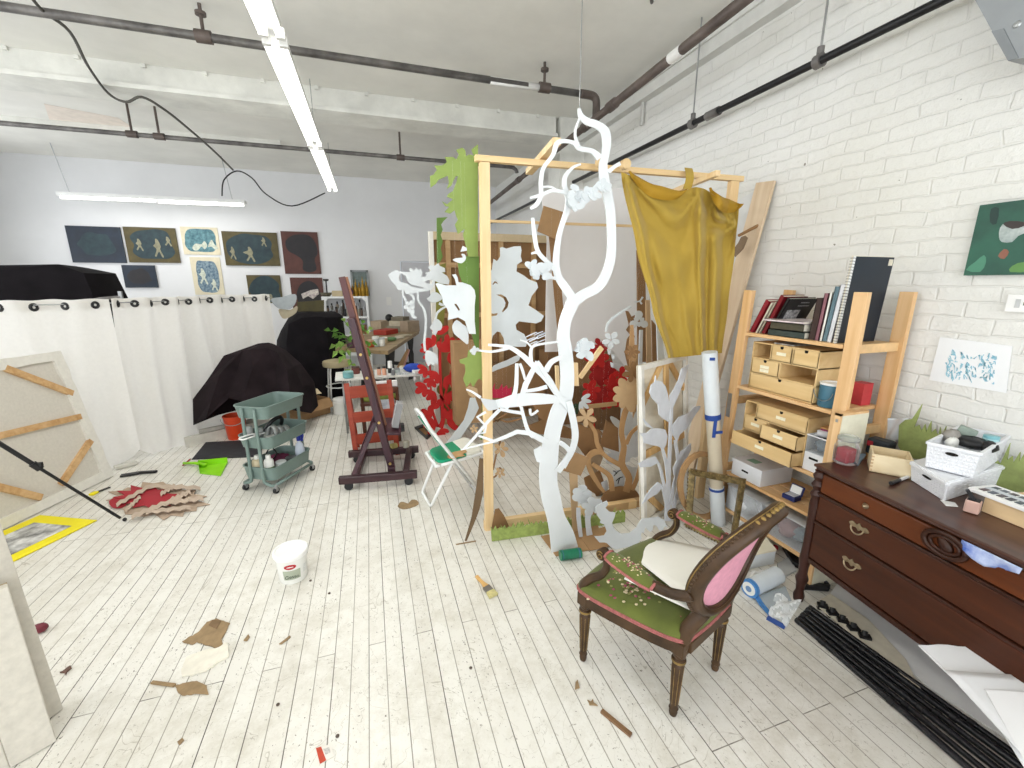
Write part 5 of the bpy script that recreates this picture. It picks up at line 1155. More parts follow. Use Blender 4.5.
b = MB(); b.stroke(pl, tr([(145, 318, 2), (148, 355, 2.2), (168, 392, 2)], 380, 240, 6.4)); petals(b, pl, (409, 306), 6, 5, .7, rot=.3, back=-.003); b.stroke(pl, tr([(190, 345, 1.8), (214, 365, 2.3), (216, 420, 1.8)], 380, 240, 6.4)); b.poly(pl, tr([(190, 465), (205, 445), (222, 450), (218, 480), (235, 490), (228, 505), (205, 495)], 380, 240, 6.4), .004, back=-.003, smooth=2)
tag(b.build('flower_cutout', M_gcard), 'small drooping white flower hanging under the lacy flower cutout', 'cutout')
b = MB(); b.stroke(pl, tr([(243, 335, 2), (247, 390, 2.2), (280, 440, 2.4), (293, 500, 2.4), (291, 580, 2.3), (284, 650, 2.3), (289, 712, 2.3)], 380, 240, 6.4)); b.poly(pl, tr([(165, 200), (190, 195), (225, 215), (243, 250), (240, 285), (225, 275), (215, 292), (195, 280), (180, 297), (160, 250)], 400, 320, 6.4), .004, back=-.003, smooth=2)
tag(b.build('flower_cutout', M_gcard), 'white bud cutout on a long stem in front of the red leaves', 'cutout')
b = MB(); b.stroke(pl, tr([(358, 505, 1.5), (365, 470, 2), (390, 445, 2), (425, 425, 1.6)], 380, 240, 6.4)); b.stroke(pl, tr([(378, 405, 2.4), (400, 415, 2.5), (425, 410, 1.8)], 380, 240, 6.4)); b.poly(pl, tr([(350, 505), (375, 510), (398, 540), (390, 575), (370, 580), (360, 602), (345, 605), (335, 580), (318, 560), (330, 545)], 380, 240, 6.4), .004, back=-.003, smooth=2)
tag(b.build('flower_cutout', M_gcard), 'round white flower cutout above the red leaves', 'cutout')
# ---- white leaves
leafL = tr([(355, 280), (372, 275), (420, 290), (490, 290), (480, 250), (462, 222), (485, 218), (497, 240), (502, 270), (530, 272), (580, 290), (605, 320), (612, 360), (606, 420), (606, 520), (614, 602), (570, 600), (545, 520), (500, 495), (435, 512), (440, 470), (430, 440), (402, 400), (400, 370), (375, 320)], 380, 240, 6.4)
slit = tr([(475, 410), (490, 408), (512, 445), (505, 455)], 380, 240, 6.4)
t = MB().poly(YP(2.52), holed(leafL, [slit]), .005).build('leaf_cutout', M_wcard); tag(t, 'white leaf cutout left of the pine post', 'cutout')
cutout(2.54, tr([(462, 560), (470, 535), (492, 512), (530, 540), (562, 570), (565, 665), (540, 655), (510, 630), (475, 600)], 380, 240, 6.4), M_gcard, 'grey white petal cutout under the white leaf left of the post', 2, 'petal_cutout')
b = MB(); p2 = YP(2.5); b.poly(p2, tr([(466, 128), (490, 115), (530, 112), (520, 90), (540, 90), (550, 110), (545, 130), (525, 148), (500, 145)], 380, 240, 6.4), .004, smooth=2)
tag(b.build('bird_cutout', M_wcard), 'little white bird cutout on the green panel', 'cutout')
tag(MB().poly(p2, tr([(515, 75), (530, 38), (555, 50), (557, 68)], 380, 240, 6.4), .004).build('petal_cutout', M_wcard), 'tiny white petal above the bird cutout on the green panel', 'cutout')
leafR = tr([(112, 262), (130, 235), (140, 170), (160, 185), (180, 155), (178, 105), (190, 100), (215, 110), (260, 97), (300, 95), (305, 120), (300, 155), (308, 185), (278, 205), (275, 245), (320, 270), (345, 290), (395, 310), (403, 340), (365, 390), (355, 420), (345, 445), (385, 470), (437, 508), (420, 540), (390, 552), (330, 545), (290, 540), (270, 560), (275, 590), (320, 615), (340, 655), (330, 690), (270, 690), (205, 680), (200, 640), (180, 605), (160, 600), (135, 625), (125, 665), (108, 560)], 470, 230, 5.91)
hR = tr([(155, 382), (185, 380), (215, 398), (230, 430), (222, 460), (195, 487), (188, 480), (205, 455), (210, 430), (198, 405), (178, 392)], 470, 230, 5.91)
hR2 = tr([(118, 490), (140, 495), (165, 490), (160, 505), (120, 512)], 470, 230, 5.91); hR3 = tr([(132, 322), (145, 302), (160, 308), (166, 322), (150, 312), (138, 325)], 470, 230, 5.91)
tag(MB().poly(YP(2.62), holed(leafR, [hR, hR2, hR3]), .005).build('leaf_cutout', M_wcard), 'large ragged white leaf cutout right of the pine post', 'cutout')
# ---- THE TREE
TP = YP(2.105, lean=0.0)
t = thing('tree_cutout', 'tall white card tree with bare branches standing in front of the stage', 'cutout tree', PZ(565, 550))
b = MB()
b.stroke(TP, [(565, 550.5, 27), (562, 535, 24), (556, 517, 18), (551.5, 499, 19), (548.5, 482, 18), (549, 462, 18), (551, 444, 16.5), (554, 428, 15.5), (559, 412, 16), (566, 395, 14), (567.5, 375, 13.5), (565.5, 350, 13.5), (563.5, 338, 12.5), (565.5, 321, 11.5), (571, 307, 12.5), (574, 299, 12)], .008, n=6)
b.poly(TP, [(534, 450), (541, 446), (546, 455), (546, 464), (537, 462), (535, 456)], .007, back=.0006)
b.build('trunk', M_tree, t)
b = MB()
b.stroke(TP, [(579.5, 108, 2.5), (581, 115, 5), (587, 121, 7), (597, 124.5, 7.8), (605, 131, 9), (607, 142, 8.5), (605.5, 155, 7.5), (603.5, 165, 8), (604.5, 178, 9.5), (608, 195, 9.5), (611, 215, 9), (612, 240, 8.5), (611, 258, 9), (606, 275, 9.5), (598, 287, 10), (585, 294, 10), (575, 301, 11)], .008, back=.0005)
b.build('limb', M_tree, t)
b = MB(); b.stroke(TP, [(574, 300, 9), (566, 288, 8.5), (558, 275, 7), (556.5, 258, 6), (559.5, 235, 5), (564, 220, 5), (568, 208, 6), (568, 196, 5), (565, 186, 4.5), (565.5, 176.5, 4), (573, 167.5, 3), (581, 164, 2)], .008, back=.001); b.build('limb', M_tree, t)
for k, s_ in enumerate((
    [(600, 158, 7), (592, 151, 5), (580, 148.5, 5), (574, 143, 4), (564, 141, 4), (557, 143.5, 5), (553, 155, 4), (543.5, 168, 4), (541, 182, 4), (541, 195, 4), (537, 204, 4.5), (530.5, 208.5, 3)],
    [(567, 193, 4), (553, 190.5, 3.5), (541, 195, 3.5), (530, 198, 2.5)], [(557, 191, 2), (551, 187, 2), (543, 187, 2)],
    [(580.5, 116, 2), (575.5, 129, 2.2), (575.5, 138, 2.6), (578.5, 147, 4)], [(608, 172, 4.5), (614, 167, 3.5), (620, 163.5, 4)],
    [(532.5, 218, 3), (534, 233, 4), (537.5, 251, 4), (547, 262, 4.5), (555, 270, 5), (559, 278, 6)], [(531, 253.7, 2), (535, 252.5, 2.5), (538, 253, 3)], [(549, 277, 3), (557, 279, 3)],
    [(488, 344.7, 2.2), (499, 345.5, 2.8), (510, 347.5, 4.2), (522.5, 355.6, 5), (533.4, 366, 6), (546, 377.5, 7.5), (555, 391, 6), (562, 402, 6)],
    [(477, 350, 1.8), (490, 351.5, 2.2), (500, 350, 2.6), (509, 347.5, 3)],
    [(530.5, 362, 4), (530.5, 350, 3), (534, 345.5, 2.4), (546, 343, 2), (559, 341.5, 2)], [(531, 347, 2), (526, 342, 1.6), (520, 340, 1.4)],
    [(545, 371, 5.5), (550.5, 362, 5), (559, 357.5, 4.5), (563, 356.5, 5)],
    [(566, 399, 4), (556, 399, 7), (545, 398.5, 10), (530, 398.5, 12), (515, 400, 12.5), (503, 402.5, 9.5), (494, 403.5, 7)],
    [(466, 389, 1.4), (472, 391.5, 2), (480, 397, 3)],
    [(536.6, 361, 3.5), (531, 372, 5), (525, 384, 5.5), (518, 406, 4.5)], [(536.6, 361, 3.5), (548, 379, 4.5), (560, 399, 4.5), (573, 416, 3)],
    [(516, 363, 3.2), (514.5, 391, 4), (505, 408, 4)], [(519, 363, 2.6), (522, 371, 2.6), (524, 379, 2)], [(524, 390.5, 3), (535, 389, 3.4), (546, 386, 4)],
    [(499, 408.6, 3.2), (486, 422, 2.8), (476, 434, 2.4), (463, 448, 1.8)],
    [(529, 408, 2.4), (530, 414, 2.2), (537, 409.5, 2)],
    [(485, 411, 2.4), (476.5, 416, 2.4), (485, 425, 2.4), (484, 431, 2.4), (476.5, 434, 2.2), (493, 440, 3), (505, 435.5, 3.5), (516, 430.6, 4), (529, 432, 5), (538, 437, 6), (546, 441, 6)],
    [(520, 406, 3), (523, 418, 3.4), (527, 430, 4), (532, 436, 4)], [(499, 408, 3), (510, 410.5, 3), (521, 412, 3.2)], [(460, 448.5, 1), (475, 444.5, 1.4), (494, 440, 1.8)],
    [(567, 400, 6), (570, 412, 6.5), (573.5, 431, 6.5), (572, 444, 6), (566.5, 456, 6), (556, 470, 6)], [(558, 441, 4.5), (564, 445, 4.5), (570, 452, 5)], [(562, 466, 3.5), (566, 459, 3), (568, 450, 3)])):
    MB().stroke(TP, s_, .006, back=-.0009*k-.001, n=4 if k not in (15, 16, 22) else 1).build('branch', M_tree, t)
MB().poly(TP, [(479, 396.5), (482, 403), (487, 409.5), (497, 407.5), (494, 399), (486, 398)], .006, back=-.028).build('branch', M_gcard, t)
cs = [(568+i*1.08+random.uniform(-2, 2), 203-i*.47+random.uniform(-5.5, 5.5)) for i in range(34)]+[(570, 190), (571, 209), (567, 204), (575, 208), (566, 197)]
blobs(MB(), TP, cs, 4.7, -.012).build('blossom_cluster', M_wcard, t)
blobs(MB(), TP, [(538+random.uniform(-11, 11), 270+random.uniform(-7, 7)) for i in range(26)], 4.6, -.012).build('blossom_cluster', M_wcard, t)
blobs(MB(), TP, [(585+random.uniform(-8, 7), 348+random.uniform(-8, 8)) for i in range(22)], 4.4, -.012).build('blossom_cluster', M_wcard, t)
blobs(MB(), TP, [(475+random.uniform(-4, 4), 350+random.uniform(-3, 3)) for i in range(8)], 2.4, -.008).build('blossom_cluster', M_gcard, t)
b = MB()
for i in range(14): 
    u, v = 531+random.uniform(-4, 10), 337+random.uniform(-5, 6); b.stroke(TP, [(u-4, v+2, .6), (u, v, .8), (u+5, v-2, .6)], .003, back=-.006-.001*(i % 4), n=1)
b.build('twig_cluster', M_pgrey, t)
b = MB(); p0 = TP.at(579.5, 109); b.tube([p0, V((p0.x, p0.y+.02, 3.5))], .0025, 5); b.build('hanging_wire', M_steel, t)
# ---- flower sprigs right of the trunk
pl = YP(2.65)
b = MB(); b.stroke(pl, [(631, 306.5, 2.6), (617, 315, 2.4), (608.5, 323, 2.4), (606, 332, 2.2)]); petals(b, pl, (610.5, 340), 9, 5, .6, rot=.3, back=-.004)
for q in ((609, 352), (613, 357), (612, 365)): b.poly(pl, [(q[0]-2, q[1]-3), (q[0]+1.5, q[1]-2), (q[0]+1, q[1]+3), (q[0]-1, q[1]+2)], .003, back=-.003)
tag(b.build('flower_cutout', M_wcard), 'white five petal flower on a curved stem against the grey backdrop', 'cutout')
b = petals(MB(), YP(2.7), (639, 321), 10, 3, .75, rot=-1.57); petals(b, YP(2.7), (639, 321), 6, 3, .6, rot=1.57, back=-.002); tag(b.build('flower_cutout', M_gcard), 'grey three petal flower beside the mustard cloth', 'cutout')
b = MB(); pl = YP(2.72); b.stroke(pl, [(635, 302, 1.4), (640, 301, 1.2), (643, 297, 1.6)]); b.stroke(pl, [(640, 301, 1.2), (642, 304, 1.6)]); tag(b.build('twig_cutout', M_wcard), 'tiny white twig cutout left of the mustard cloth', 'cutout')
b = MB(); pl = YP(2.9)
b.poly(pl, tr([(355, 195), (375, 200), (395, 235), (415, 225), (415, 300), (395, 330), (415, 360), (400, 420), (370, 470), (390, 560), (372, 560), (352, 470), (365, 380), (385, 350), (360, 320), (378, 290)], 570, 280, 6.4), .005); tag(b.build('leafy_cutout', M_brn), 'ragged brown card stem left of the grey three petal flower', 'cutout')
for k, (px, m, lab, y) in enumerate((([(637, 250), (645, 252), (647, 362), (638, 362)], M_brn, 'brown plank standing just left of the mustard cloth', 3.3), ([(646, 300), (650, 300), (652, 364), (647, 364)], M_tanc, 'pale tan slat standing behind the mustard cloth edge', 3.2), ([(652, 320), (656, 325), (660, 364), (653, 364)], M_brn, 'brown slat behind the edge of the mustard cloth', 3.1), ([(657, 326), (660, 318), (663, 340), (665, 364), (658, 364)], M_wcard, 'narrow white card leaf under the left edge of the mustard cloth', 2.7), ([(640, 330), (643, 330), (641, 420), (637, 420)], M_gcard, 'thin grey slat behind the tan leaf flower', 3.0), ([(634, 345), (638, 345), (638, 440), (633, 440)], M_stw, 'wooden slat behind the tall brown card stem', 3.15))):
    cutout(y, px, m, lab, 0, 'slat' if m not in (M_wcard,) else 'leaf_cutout', .012)
# ---- red foliage
M_red = mat('card_bright_red', '#bd1f1c', .65, var=.06, scale=7)
pl = YP(4.42)
t = thing('foliage_cutout', 'tall red leafy card branch standing at the left of the stage', 'cutout', PY(440, 428, 4.42).xy.to_3d())
b = MB()
b.stroke(pl, [(441, 338, 1.5), (440, 360, 2.5), (441, 390, 3), (443, 418, 4), (440, 428, 6)]); b.stroke(pl, [(430, 365, 1.5), (431, 390, 2), (433, 412, 2.4), (438, 427, 3)]); b.stroke(pl, [(454, 360, 1.2), (449, 380, 2), (444, 400, 2.4)]); b.stroke(pl, [(440, 395, 2), (450, 410, 1.8), (458, 415, 1)])
b.build('stem', M_red, t)
b = MB(); k = 0
for (u, v, a, r) in ((440, 335, -1.6, 9), (435, 345, -2.5, 8), (446, 345, -.7, 8), (454, 348, -1.0, 9), (429, 348, -2.7, 7), (433, 355, 2.9, 8), (447, 360, -.3, 8), (452, 372, -.5, 8), (427, 368, 2.6, 7), (426, 385, 2.5, 9), (431, 378, 1.9, 7), (437, 372, 2.3, 8), (450, 385, -.4, 9), (454, 397, .3, 8), (446, 395, .5, 8), (435, 392, 2.4, 8), (431, 418, -2.4, 9), (436, 424, 3.0, 10), (441, 428, 1.2, 7), (447, 423, -.3, 10), (445, 418, -.9, 8), (455, 410, -.6, 7), (442, 352, -1.2, 9), (444, 378, .6, 8), (438, 408, -2.2, 7)):
    petals(b, pl, (u, v), r*1.35, 3, .5, back=-.004*(k % 7), rot=a-.75, arc=2.25, inner=0, gap=.0007); k += 1
b.build('leaves', M_red, t)
b = MB()
for (u, v, a, r) in ((444, 400, -1.3, 14), (450, 396, -1.1, 12), (441, 395, -1.8, 10), (449, 415, -.6, 12), (453, 421, -.4, 12), (446, 410, -1.7, 12), (452, 382, -1.2, 12), (455, 425, .1, 10)):
    ca, sa = math.cos(a), math.sin(a); b.poly(YP(4.5), [(u+(x*ca-y*sa)*r, v+(x*sa+y*ca)*r) for x, y in ((0, 0), (.3, .28), (.7, .26), (1, 0), (.7, -.26), (.3, -.28))], .004, smooth=2, back=.003*(a+2))
tag(b.build('foliage_cutout', M_olv), 'olive leaf cutouts behind the tall red leafy branch', 'cutout')
pl = YP(3.3)
t = thing('flower_cutout', 'big red card flowers on a thick red stem in the middle of the stage', 'cutout', PY(592, 440, 3.3).xy.to_3d())
MB().stroke(pl, [(600, 370, 4), (592, 385, 6), (590, 400, 5.5), (593, 430, 5), (594, 445, 5)]).build('stem', M_red, t)
for k, (u, v, r, n_) in enumerate(((603, 372, 15, 7), (612, 385, 11, 6), (596, 357, 12, 6), (601, 397, 12, 6), (609, 399, 9, 5), (588, 388, 10, 5), (596, 345, 8, 5), (617, 374, 9, 5))):
    petals(MB(), pl, (u, v), r, n_, .62, rot=.5*k, back=-.012*k, inner=0).build('bloom', M_red if k % 3 else mat('card_red_deep', '#a01a1a', .65, var=.06), t)
b = petals(MB(), YP(2.9), (580, 400), 12, 4, .35, rot=-.5, arc=2.6); tag(b.build('leaf_cutout', M_wcard), 'white lily leaf cutout right of the trunk fork', 'cutout')
b = petals(MB(), YP(3.0), (577, 402), 12, 4, .3, rot=.4, arc=2.4); tag(b.build('leaf_cutout', mat('card_deep_green', '#31442a', .7, var=.1)), 'dark green leaf cutout behind the white lily leaves', 'cutout')
cutout(3.0, [(571, 407), (617, 402), (617, 405.5), (571, 411)], M_stw, 'horizontal wooden strip crossing below the red card flowers', 0, 'batten', .02)
cutout(2.6, [(579, 377), (601, 346), (604, 349), (582, 379)], M_pineh, 'short diagonal wooden strip beside the white blossom cluster', 0, 'batten', .02)
cutout(2.55, [(573, 363), (578, 363), (579, 386), (573, 386)], M_pinev, 'short upright wooden offcut right of the trunk', 0, 'batten', .02)
cutout(2.3, [(556, 366), (559, 366), (560, 391), (557, 391)], M_pinev, 'short upright wooden offcut left of the trunk', 0, 'batten', .02)
# ---- brown sun tree
pl = YP(2.52)
t = thing('tree_cutout', 'brown card tree with bare limbs growing from a domed brown base', 'cutout tree', PY(620, 503, 2.52).xy.to_3d())
MB().poly(pl, [(601, 505), (602, 497), (607, 491), (616, 487), (625, 486.5), (634, 489), (639, 495), (640, 503), (630, 504), (615, 505)], .006, smooth=2).build('base', M_brn, t)
for k, s_ in enumerate(([(626, 492, 7), (629, 478, 6.5), (622, 464, 6.5), (624, 447, 5.5), (621.6, 431.6, 5), (624.7, 414, 5.5), (631, 399, 5.5), (632.5, 380, 5.5), (632, 345, 5), (632, 325, 3)], [(622, 466, 5), (606, 456.6, 4.2), (598, 445.6, 4.2), (595, 431.6, 3.6), (588, 421.4, 3)], [(612, 491, 5), (610, 477, 5), (602, 470, 4.5), (592, 464, 4)], [(632, 490, 4), (637, 478, 4), (640, 465, 3)], [(626, 444, 3.5), (631, 433, 3.5), (640, 425, 3)], [(604, 492, 3), (598, 484, 4), (590, 470, 5), (588, 458, 5), (594, 452, 6), (601, 452, 4)])):
    MB().stroke(pl, s_, .006, back=-.0012*k-.0012, n=5).build('limb', mat('card_limb', '#b18b60', .85, var=.05), t)
for k, (u, v, r, n_, m, lab) in enumerate(((628.6, 394, 17, 9, M_tanc, 'largest pale tan leaf flower on the brown card tree'), (586, 417, 11, 5, M_tanc, 'pale tan flower at the end of the left limb of the brown tree'), (632, 372, 10, 6, M_brn, 'brown leaf flower above the largest tan flower'), (632, 352, 8, 6, M_brn, 'small brown leaf flower high on the brown card tree'))):
    tag(petals(MB(), YP(2.50-.012*k), (u, v), r, n_, .5, rot=.35*k, inner=0).build('flower_cutout', m), lab, 'cutout', 'card flowers on stage')
b = MB(); petals(b, YP(2.95), (633, 460), 26, 9, .26, rot=math.pi*.98, arc=2.4, inner=.1); tag(b.build('leaf_cutout', M_pgrey), 'grey card leaf fan behind the brown tree', 'cutout')
b = MB(); petals(b, YP(2.98), (634, 440), 30, 5, .22, rot=math.pi*1.25, arc=1.5, inner=.05); tag(b.build('leaf_cutout', M_gcard), 'pale upright card leaves behind the grey leaf fan', 'cutout')
b = petals(MB(), YP(3.05), (588, 375+55), 16, 4, .5, rot=.3); tag(b.build('leafy_cutout', M_brn), 'brown leaf cutouts behind the left limb of the brown tree', 'cutout')
for k, (px, lab) in enumerate(((tr([(255, 610), (290, 580), (330, 575), (352, 625), (345, 680), (285, 700)], 570, 380, 6.4), 'white paper with ink marks behind the brown tree limbs'), (tr([(362, 540), (400, 560), (440, 555), (425, 640), (385, 695), (368, 690)], 570, 380, 6.4), 'white torn card right of the brown tree trunk'), (tr([(200, 660), (235, 640), (250, 690), (222, 725)], 570, 380, 6.4), 'white torn card left of the domed brown base'))):
    o = cutout(2.56+.012*k, px, M_gcard, lab, 1, 'paper_cutout')
b = MB(); 
for (u0, v0, u1, v1) in ((614, 476, 621, 470), (616, 481, 623, 477), (618, 484, 620, 478), (613, 471, 617, 474)): b.stroke(YP(2.556), [(u0, v0, .8), ((u0+u1)/2, (v0+v1)/2-1, .9), (u1, v1, .6)], .001)
o = b.build('ink_marks', M_blk_ink); tag(o, 'loose black ink strokes on the white paper behind the brown tree', 'drawing')
for k, (px, m, lab) in enumerate((([(590, 452), (600, 450), (603, 458), (598, 470), (592, 476), (588, 462)], mat('card_taupe', '#8f7a60', .85, var=.06), 'taupe card strip curled left of the brown tree'), ([(584, 478), (600, 470), (606, 488), (598, 496), (586, 488)], M_brn, 'brown card heap left of the domed brown base'), ([(592, 482), (606, 488), (604, 499), (596, 497)], mat('card_taupe', '#8f7a60', .85), 'taupe card leaf left of the domed brown base'), ([(606, 420), (618, 428), (619, 452), (600, 446)], M_brn, 'brown card sheet behind the left limb of the brown tree'), ([(575, 425), (600, 430), (604, 452), (585, 456), (577, 445)], M_brn, 'dark brown card sheet right of the trunk loop'))):
    cutout(2.60+.03*k, px, m, lab, 1)
cutout(2.225, tr([(235, 60), (350, 105), (300, 212), (190, 180)], 530, 440, 5.906), M_card, 'tilted tan card square right of the white trunk', 0, 'card_square')
cutout(2.235, tr([(232, 195), (282, 195), (282, 540), (252, 540)], 530, 440, 5.906), M_tanc, 'tan card strip standing under the tilted tan square', 0, 'card_strip')
# pine foot lumber behind the grey flowers
o = MB().bar(PZ(598, 521)+V((0, .1, .03)), PZ(648, 512)+V((0, .1, .03)), .05, .05).build('lumber', M_stw); tag(o, 'short pine length lying on the floor behind the scalloped cutout', 'lumber')
# ---- grey white flowers standing
pl = YP(2.19)
t = thing('flower_cutout', 'pair of grey white card flowers on thick stems at the foot of the tree', 'cutout', PY(584, 538, 2.19).xy.to_3d())
MB().stroke(pl, [(578.5, 508, 3.8), (579, 520, 4), (581, 537, 3.6)]).build('stem', M_pgrey, t); MB().stroke(pl, [(590, 508, 8), (588, 520, 5), (590, 537, 6)]).build('stem', M_pgrey, t)
petals(MB(), pl, (580, 493), 11.5, 5, .85, rot=-1.2, back=-.006, squash=.85, inner=0, gap=.006).build('flower_head', M_gcard, t)
petals(MB(), pl, (589, 503), 11.5, 5, .7, rot=-.5, back=-.03, squash=.85, inner=0, gap=.006).build('flower_head', M_gcard, t)
# ---- scalloped cut-out
sc_ = tr([(385, 400), (400, 385), (455, 360), (462, 380), (445, 400), (470, 425), (505, 430), (500, 455), (485, 490), (500, 530), (540, 555), (590, 550), (630, 520), (650, 480), (665, 465), (720, 460), (760, 455), (790, 470), (800, 490), (815, 520), (795, 510), (785, 530), (765, 535), (750, 510), (730, 500), (725, 530), (710, 545), (695, 530), (680, 515), (672, 550), (660, 545), (655, 560), (660, 580), (640, 610), (590, 635), (530, 655), (480, 635), (455, 610), (440, 605), (410, 605), (380, 570), (410, 570), (440, 565), (455, 540), (440, 500), (415, 490), (420, 475), (400, 450)], 530, 440, 5.906)
cutout(2.02, sc_, M_gcard, 'curved grey white cutout with scalloped edge between tree and armchair', 0, 'scalloped_cutout', .006)
# ---- grass strip and cardboard base
b = MB(); pl = Plane(PZ(492, 542), V((.06, .93, 0))); top, bot = [], []
for i in range(60):
    u = 491+i*2.28; vt = 531-(u-491)*.135; top.append((u, vt-(0 if i % 2 else random.uniform(1.5, 5)))); 
bot = [(625, 522.5), (560, 532), (492, 541.5)]
b.poly(pl, top+bot, .01)
for i in range(10):
    u = random.uniform(500, 618); vt = 532-(u-491)*.135; d = random.uniform(-4, 4); b.poly(pl, [(u-1.2, vt), (u+d, vt-random.uniform(5, 9)), (u+1.2, vt)], .003, back=-.004)
tag(b.build('grass_cutout', mat('card_grass', '#94a45a', .8, var=.12, scale=30)), 'low fringed green grass strip along the bottom sill of the pine frame', 'cutout')
for k, (px, lab) in enumerate((([(541, 537), (598, 526), (604, 548), (556, 557)], 'brown card sheet on the floor under the white tree'), ([(578, 535), (606, 528), (617, 546), (590, 552)], 'brown card sheet overlapping the first at the foot of the tree'))):
    o = MB().prism([PZ(*p)+V((0, 0, .003+.005*k)) for p in px], (0, 0, .004)).build('cardboard_sheet', M_card); tag(o, lab, 'cardboard')
t = thing('paint_roller_sleeve', 'glossy green roll lying on the floor in front of the white tree', 'roll', PZ(572, 563))
p0, p1 = PZ(562, 563)+V((0, .03, .03)), PZ(583, 560)+V((0, .03, .03)); d = (p1-p0).normalized()
M_rollg = mat('roll_green', '#1d7a58', .3, var=.15, scale=14); MB().tube([p0, p0+d*.002, p1-d*.002, p1], [.028, .03, .03, .028], 18).build('sleeve', M_rollg, t, smooth='a')
for a, c in ((p0+d*.012, p0+d*.016), (p1-d*.02, p1-d*.012)): MB().tube([a, c], .0308, 18).build('band', mat('roll_band', '#3f6f8a', .3), t, smooth='a')
# ================================================================== MUSTARD CLOTH
M_must = mat('mustard_cloth', '#b09338', .7, var=.04, scale=4, sheen=.2, bump=.05, bscale=200)
M_must2 = mat('mustard_cloth_shaded', '#ab8420', .7, var=.04, scale=4)  # same cloth, with the turned fold's shading put into a darker colour
def pw(x, xs, ys):
    for i in range(len(xs)-1):
        if x <= xs[i+1]: 
            k = (x-xs[i])/(xs[i+1]-xs[i]); k = k*k*(3-2*k)*.5+k*.5; return ys[i]+(ys[i+1]-ys[i])*k
    return ys[-1]
def cloth(s, h):
    uL = pw(h, [0, .36, .7, 1], [621, 636, 652, 668]); uR = pw(h, [0, .25, .65, 1], [739, 735, 728, 722])
    vt = pw(s, [0, .25, .45, .60, .66, .85, 1], [172, 187, 193, 187, 188, 200, 206]); vb = pw(s, [0, 1], [358, 353])
    w = h**.9
    u = uL+(uR-uL)*(s+.03*math.sin(s*math.pi)*(1-h)); v = vt+(vb-vt)*w
    d = .045*math.exp(-((s-.63-.02*h)/.045)**2)*(.4+.6*(1-h))                    # the ridge under the middle pin
    d -= .03*math.exp(-((s-.71)/.04)**2); d += .022*math.exp(-((s-.80-.05*h)/.05)**2); d -= .02*math.exp(-((s-.90)/.05)**2)*(1-.4*h)
    sw = 1-((s-.31)/.31)**2
    if sw > 0: d += .036*sw**.7*math.sin(2*math.pi*(h*2.3-.62*sw)-.6)*math.exp(-h*1.9)*min(1, h*9)
    for sp_, hp, A_, fq, ph_ in ((.635, .02, .030, 7, .4), (1.0, .10, .034, 8, 1.2), (.03, 0, .022, 8, 0)):
        dx, dy = (s-sp_)*.62, (h-hp)*1.15; r_ = math.hypot(dx, dy); an = math.atan2(dx, dy+.001)
        d += A_*math.sin(fq*an+ph_)*math.exp(-r_/.42)*min(1, r_*12)
    d += .03*math.exp(-((s-.06-.02*math.sin(h*4))/.035)**2); d -= .02*math.exp(-((s-.14)/.05)**2); d += .018*math.exp(-((s-.36-.1*h)/.05)**2)*h
    d += .012*math.sin(s*9+h*3)*h+.01*math.sin(s*21+h*7)*h*.5
    return PY(u, v, 2.325-max(d, -.022)*1.25)
t = thing('draped_cloth', 'mustard yellow cloth draped from the top beam of the pine frame', 'cloth', (2.0, 2.4, 1.05))
MB().grid(cloth, 80, 60).build('fabric', M_must, t, smooth=True)
def hem(s, q, s0, s1, dv):
    ss = s0+(s1-s0)*s; p = cloth(ss, .0); e = math.sin(math.pi*min(1, max(0, s)))**.6
    return p+V((0, -.02-.02*math.sin(q*math.pi), -dv*e*q+.008))
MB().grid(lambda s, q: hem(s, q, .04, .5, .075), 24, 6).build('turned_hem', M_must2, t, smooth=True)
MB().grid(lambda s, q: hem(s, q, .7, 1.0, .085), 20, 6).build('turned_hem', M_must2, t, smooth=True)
p = cloth(.615, 0); a = PY(683, 173, 2.36)
MB().grid(lambda s, q: V((p.x-.03+.06*s+(1-q)*-.02, 2.345+.03*q-.02*math.sin(q*3.1), p.z+(2.29-p.z)*q)), 6, 8).build('tie_loop', M_must, t, smooth=True)

# ---- threads that hold the hanging cut-outs up to the frame
def hang_threads():
    for o in [q for q in bpy.data.objects if q.get('category') == 'cutout' and q.type == 'MESH' and not q.children]:
        vs = [v.co for v in o.data.vertices]; lo = min(v.z for v in vs)+o.location.z
        hi = max(vs, key=lambda v: v.z)
        if lo < .12 or o.location.y < 2.3 or o.location.y > 3.9: continue
        ztop = 2.25-o.location.z
        if hi.z > ztop-.05: continue
        me = bpy.data.meshes.new('thread'); r = .00007; c = V(hi)-V((0, 0, .004))
        P = [(c.x-r, c.y, c.z), (c.x+r, c.y-r, c.z), (c.x+r, c.y+r, c.z), (c.x-r, c.y, ztop), (c.x+r, c.y-r, ztop), (c.x+r, c.y+r, ztop)]
        me.from_pydata(P, [], [(0, 1, 4, 3), (1, 2, 5, 4), (2, 0, 3, 5)]); me.materials.append(M_white)
        t_ = bpy.data.objects.new('thread', me); COL.objects.link(t_); t_.parent = o
hang_threads()
# ================================================================== RIGHT SIDE: LEANING THINGS
M_pinep = woodmat('shelf_pine', '#e6c294', '#cfa26c', 2, 8)
M_piney = woodmat('shelf_board', '#e4c091', '#cfa16a', 1, 8)
M_ply = woodmat('birch_ply', '#e0c390', '#cdab74', 1, 5, rough=.55, dist=5)
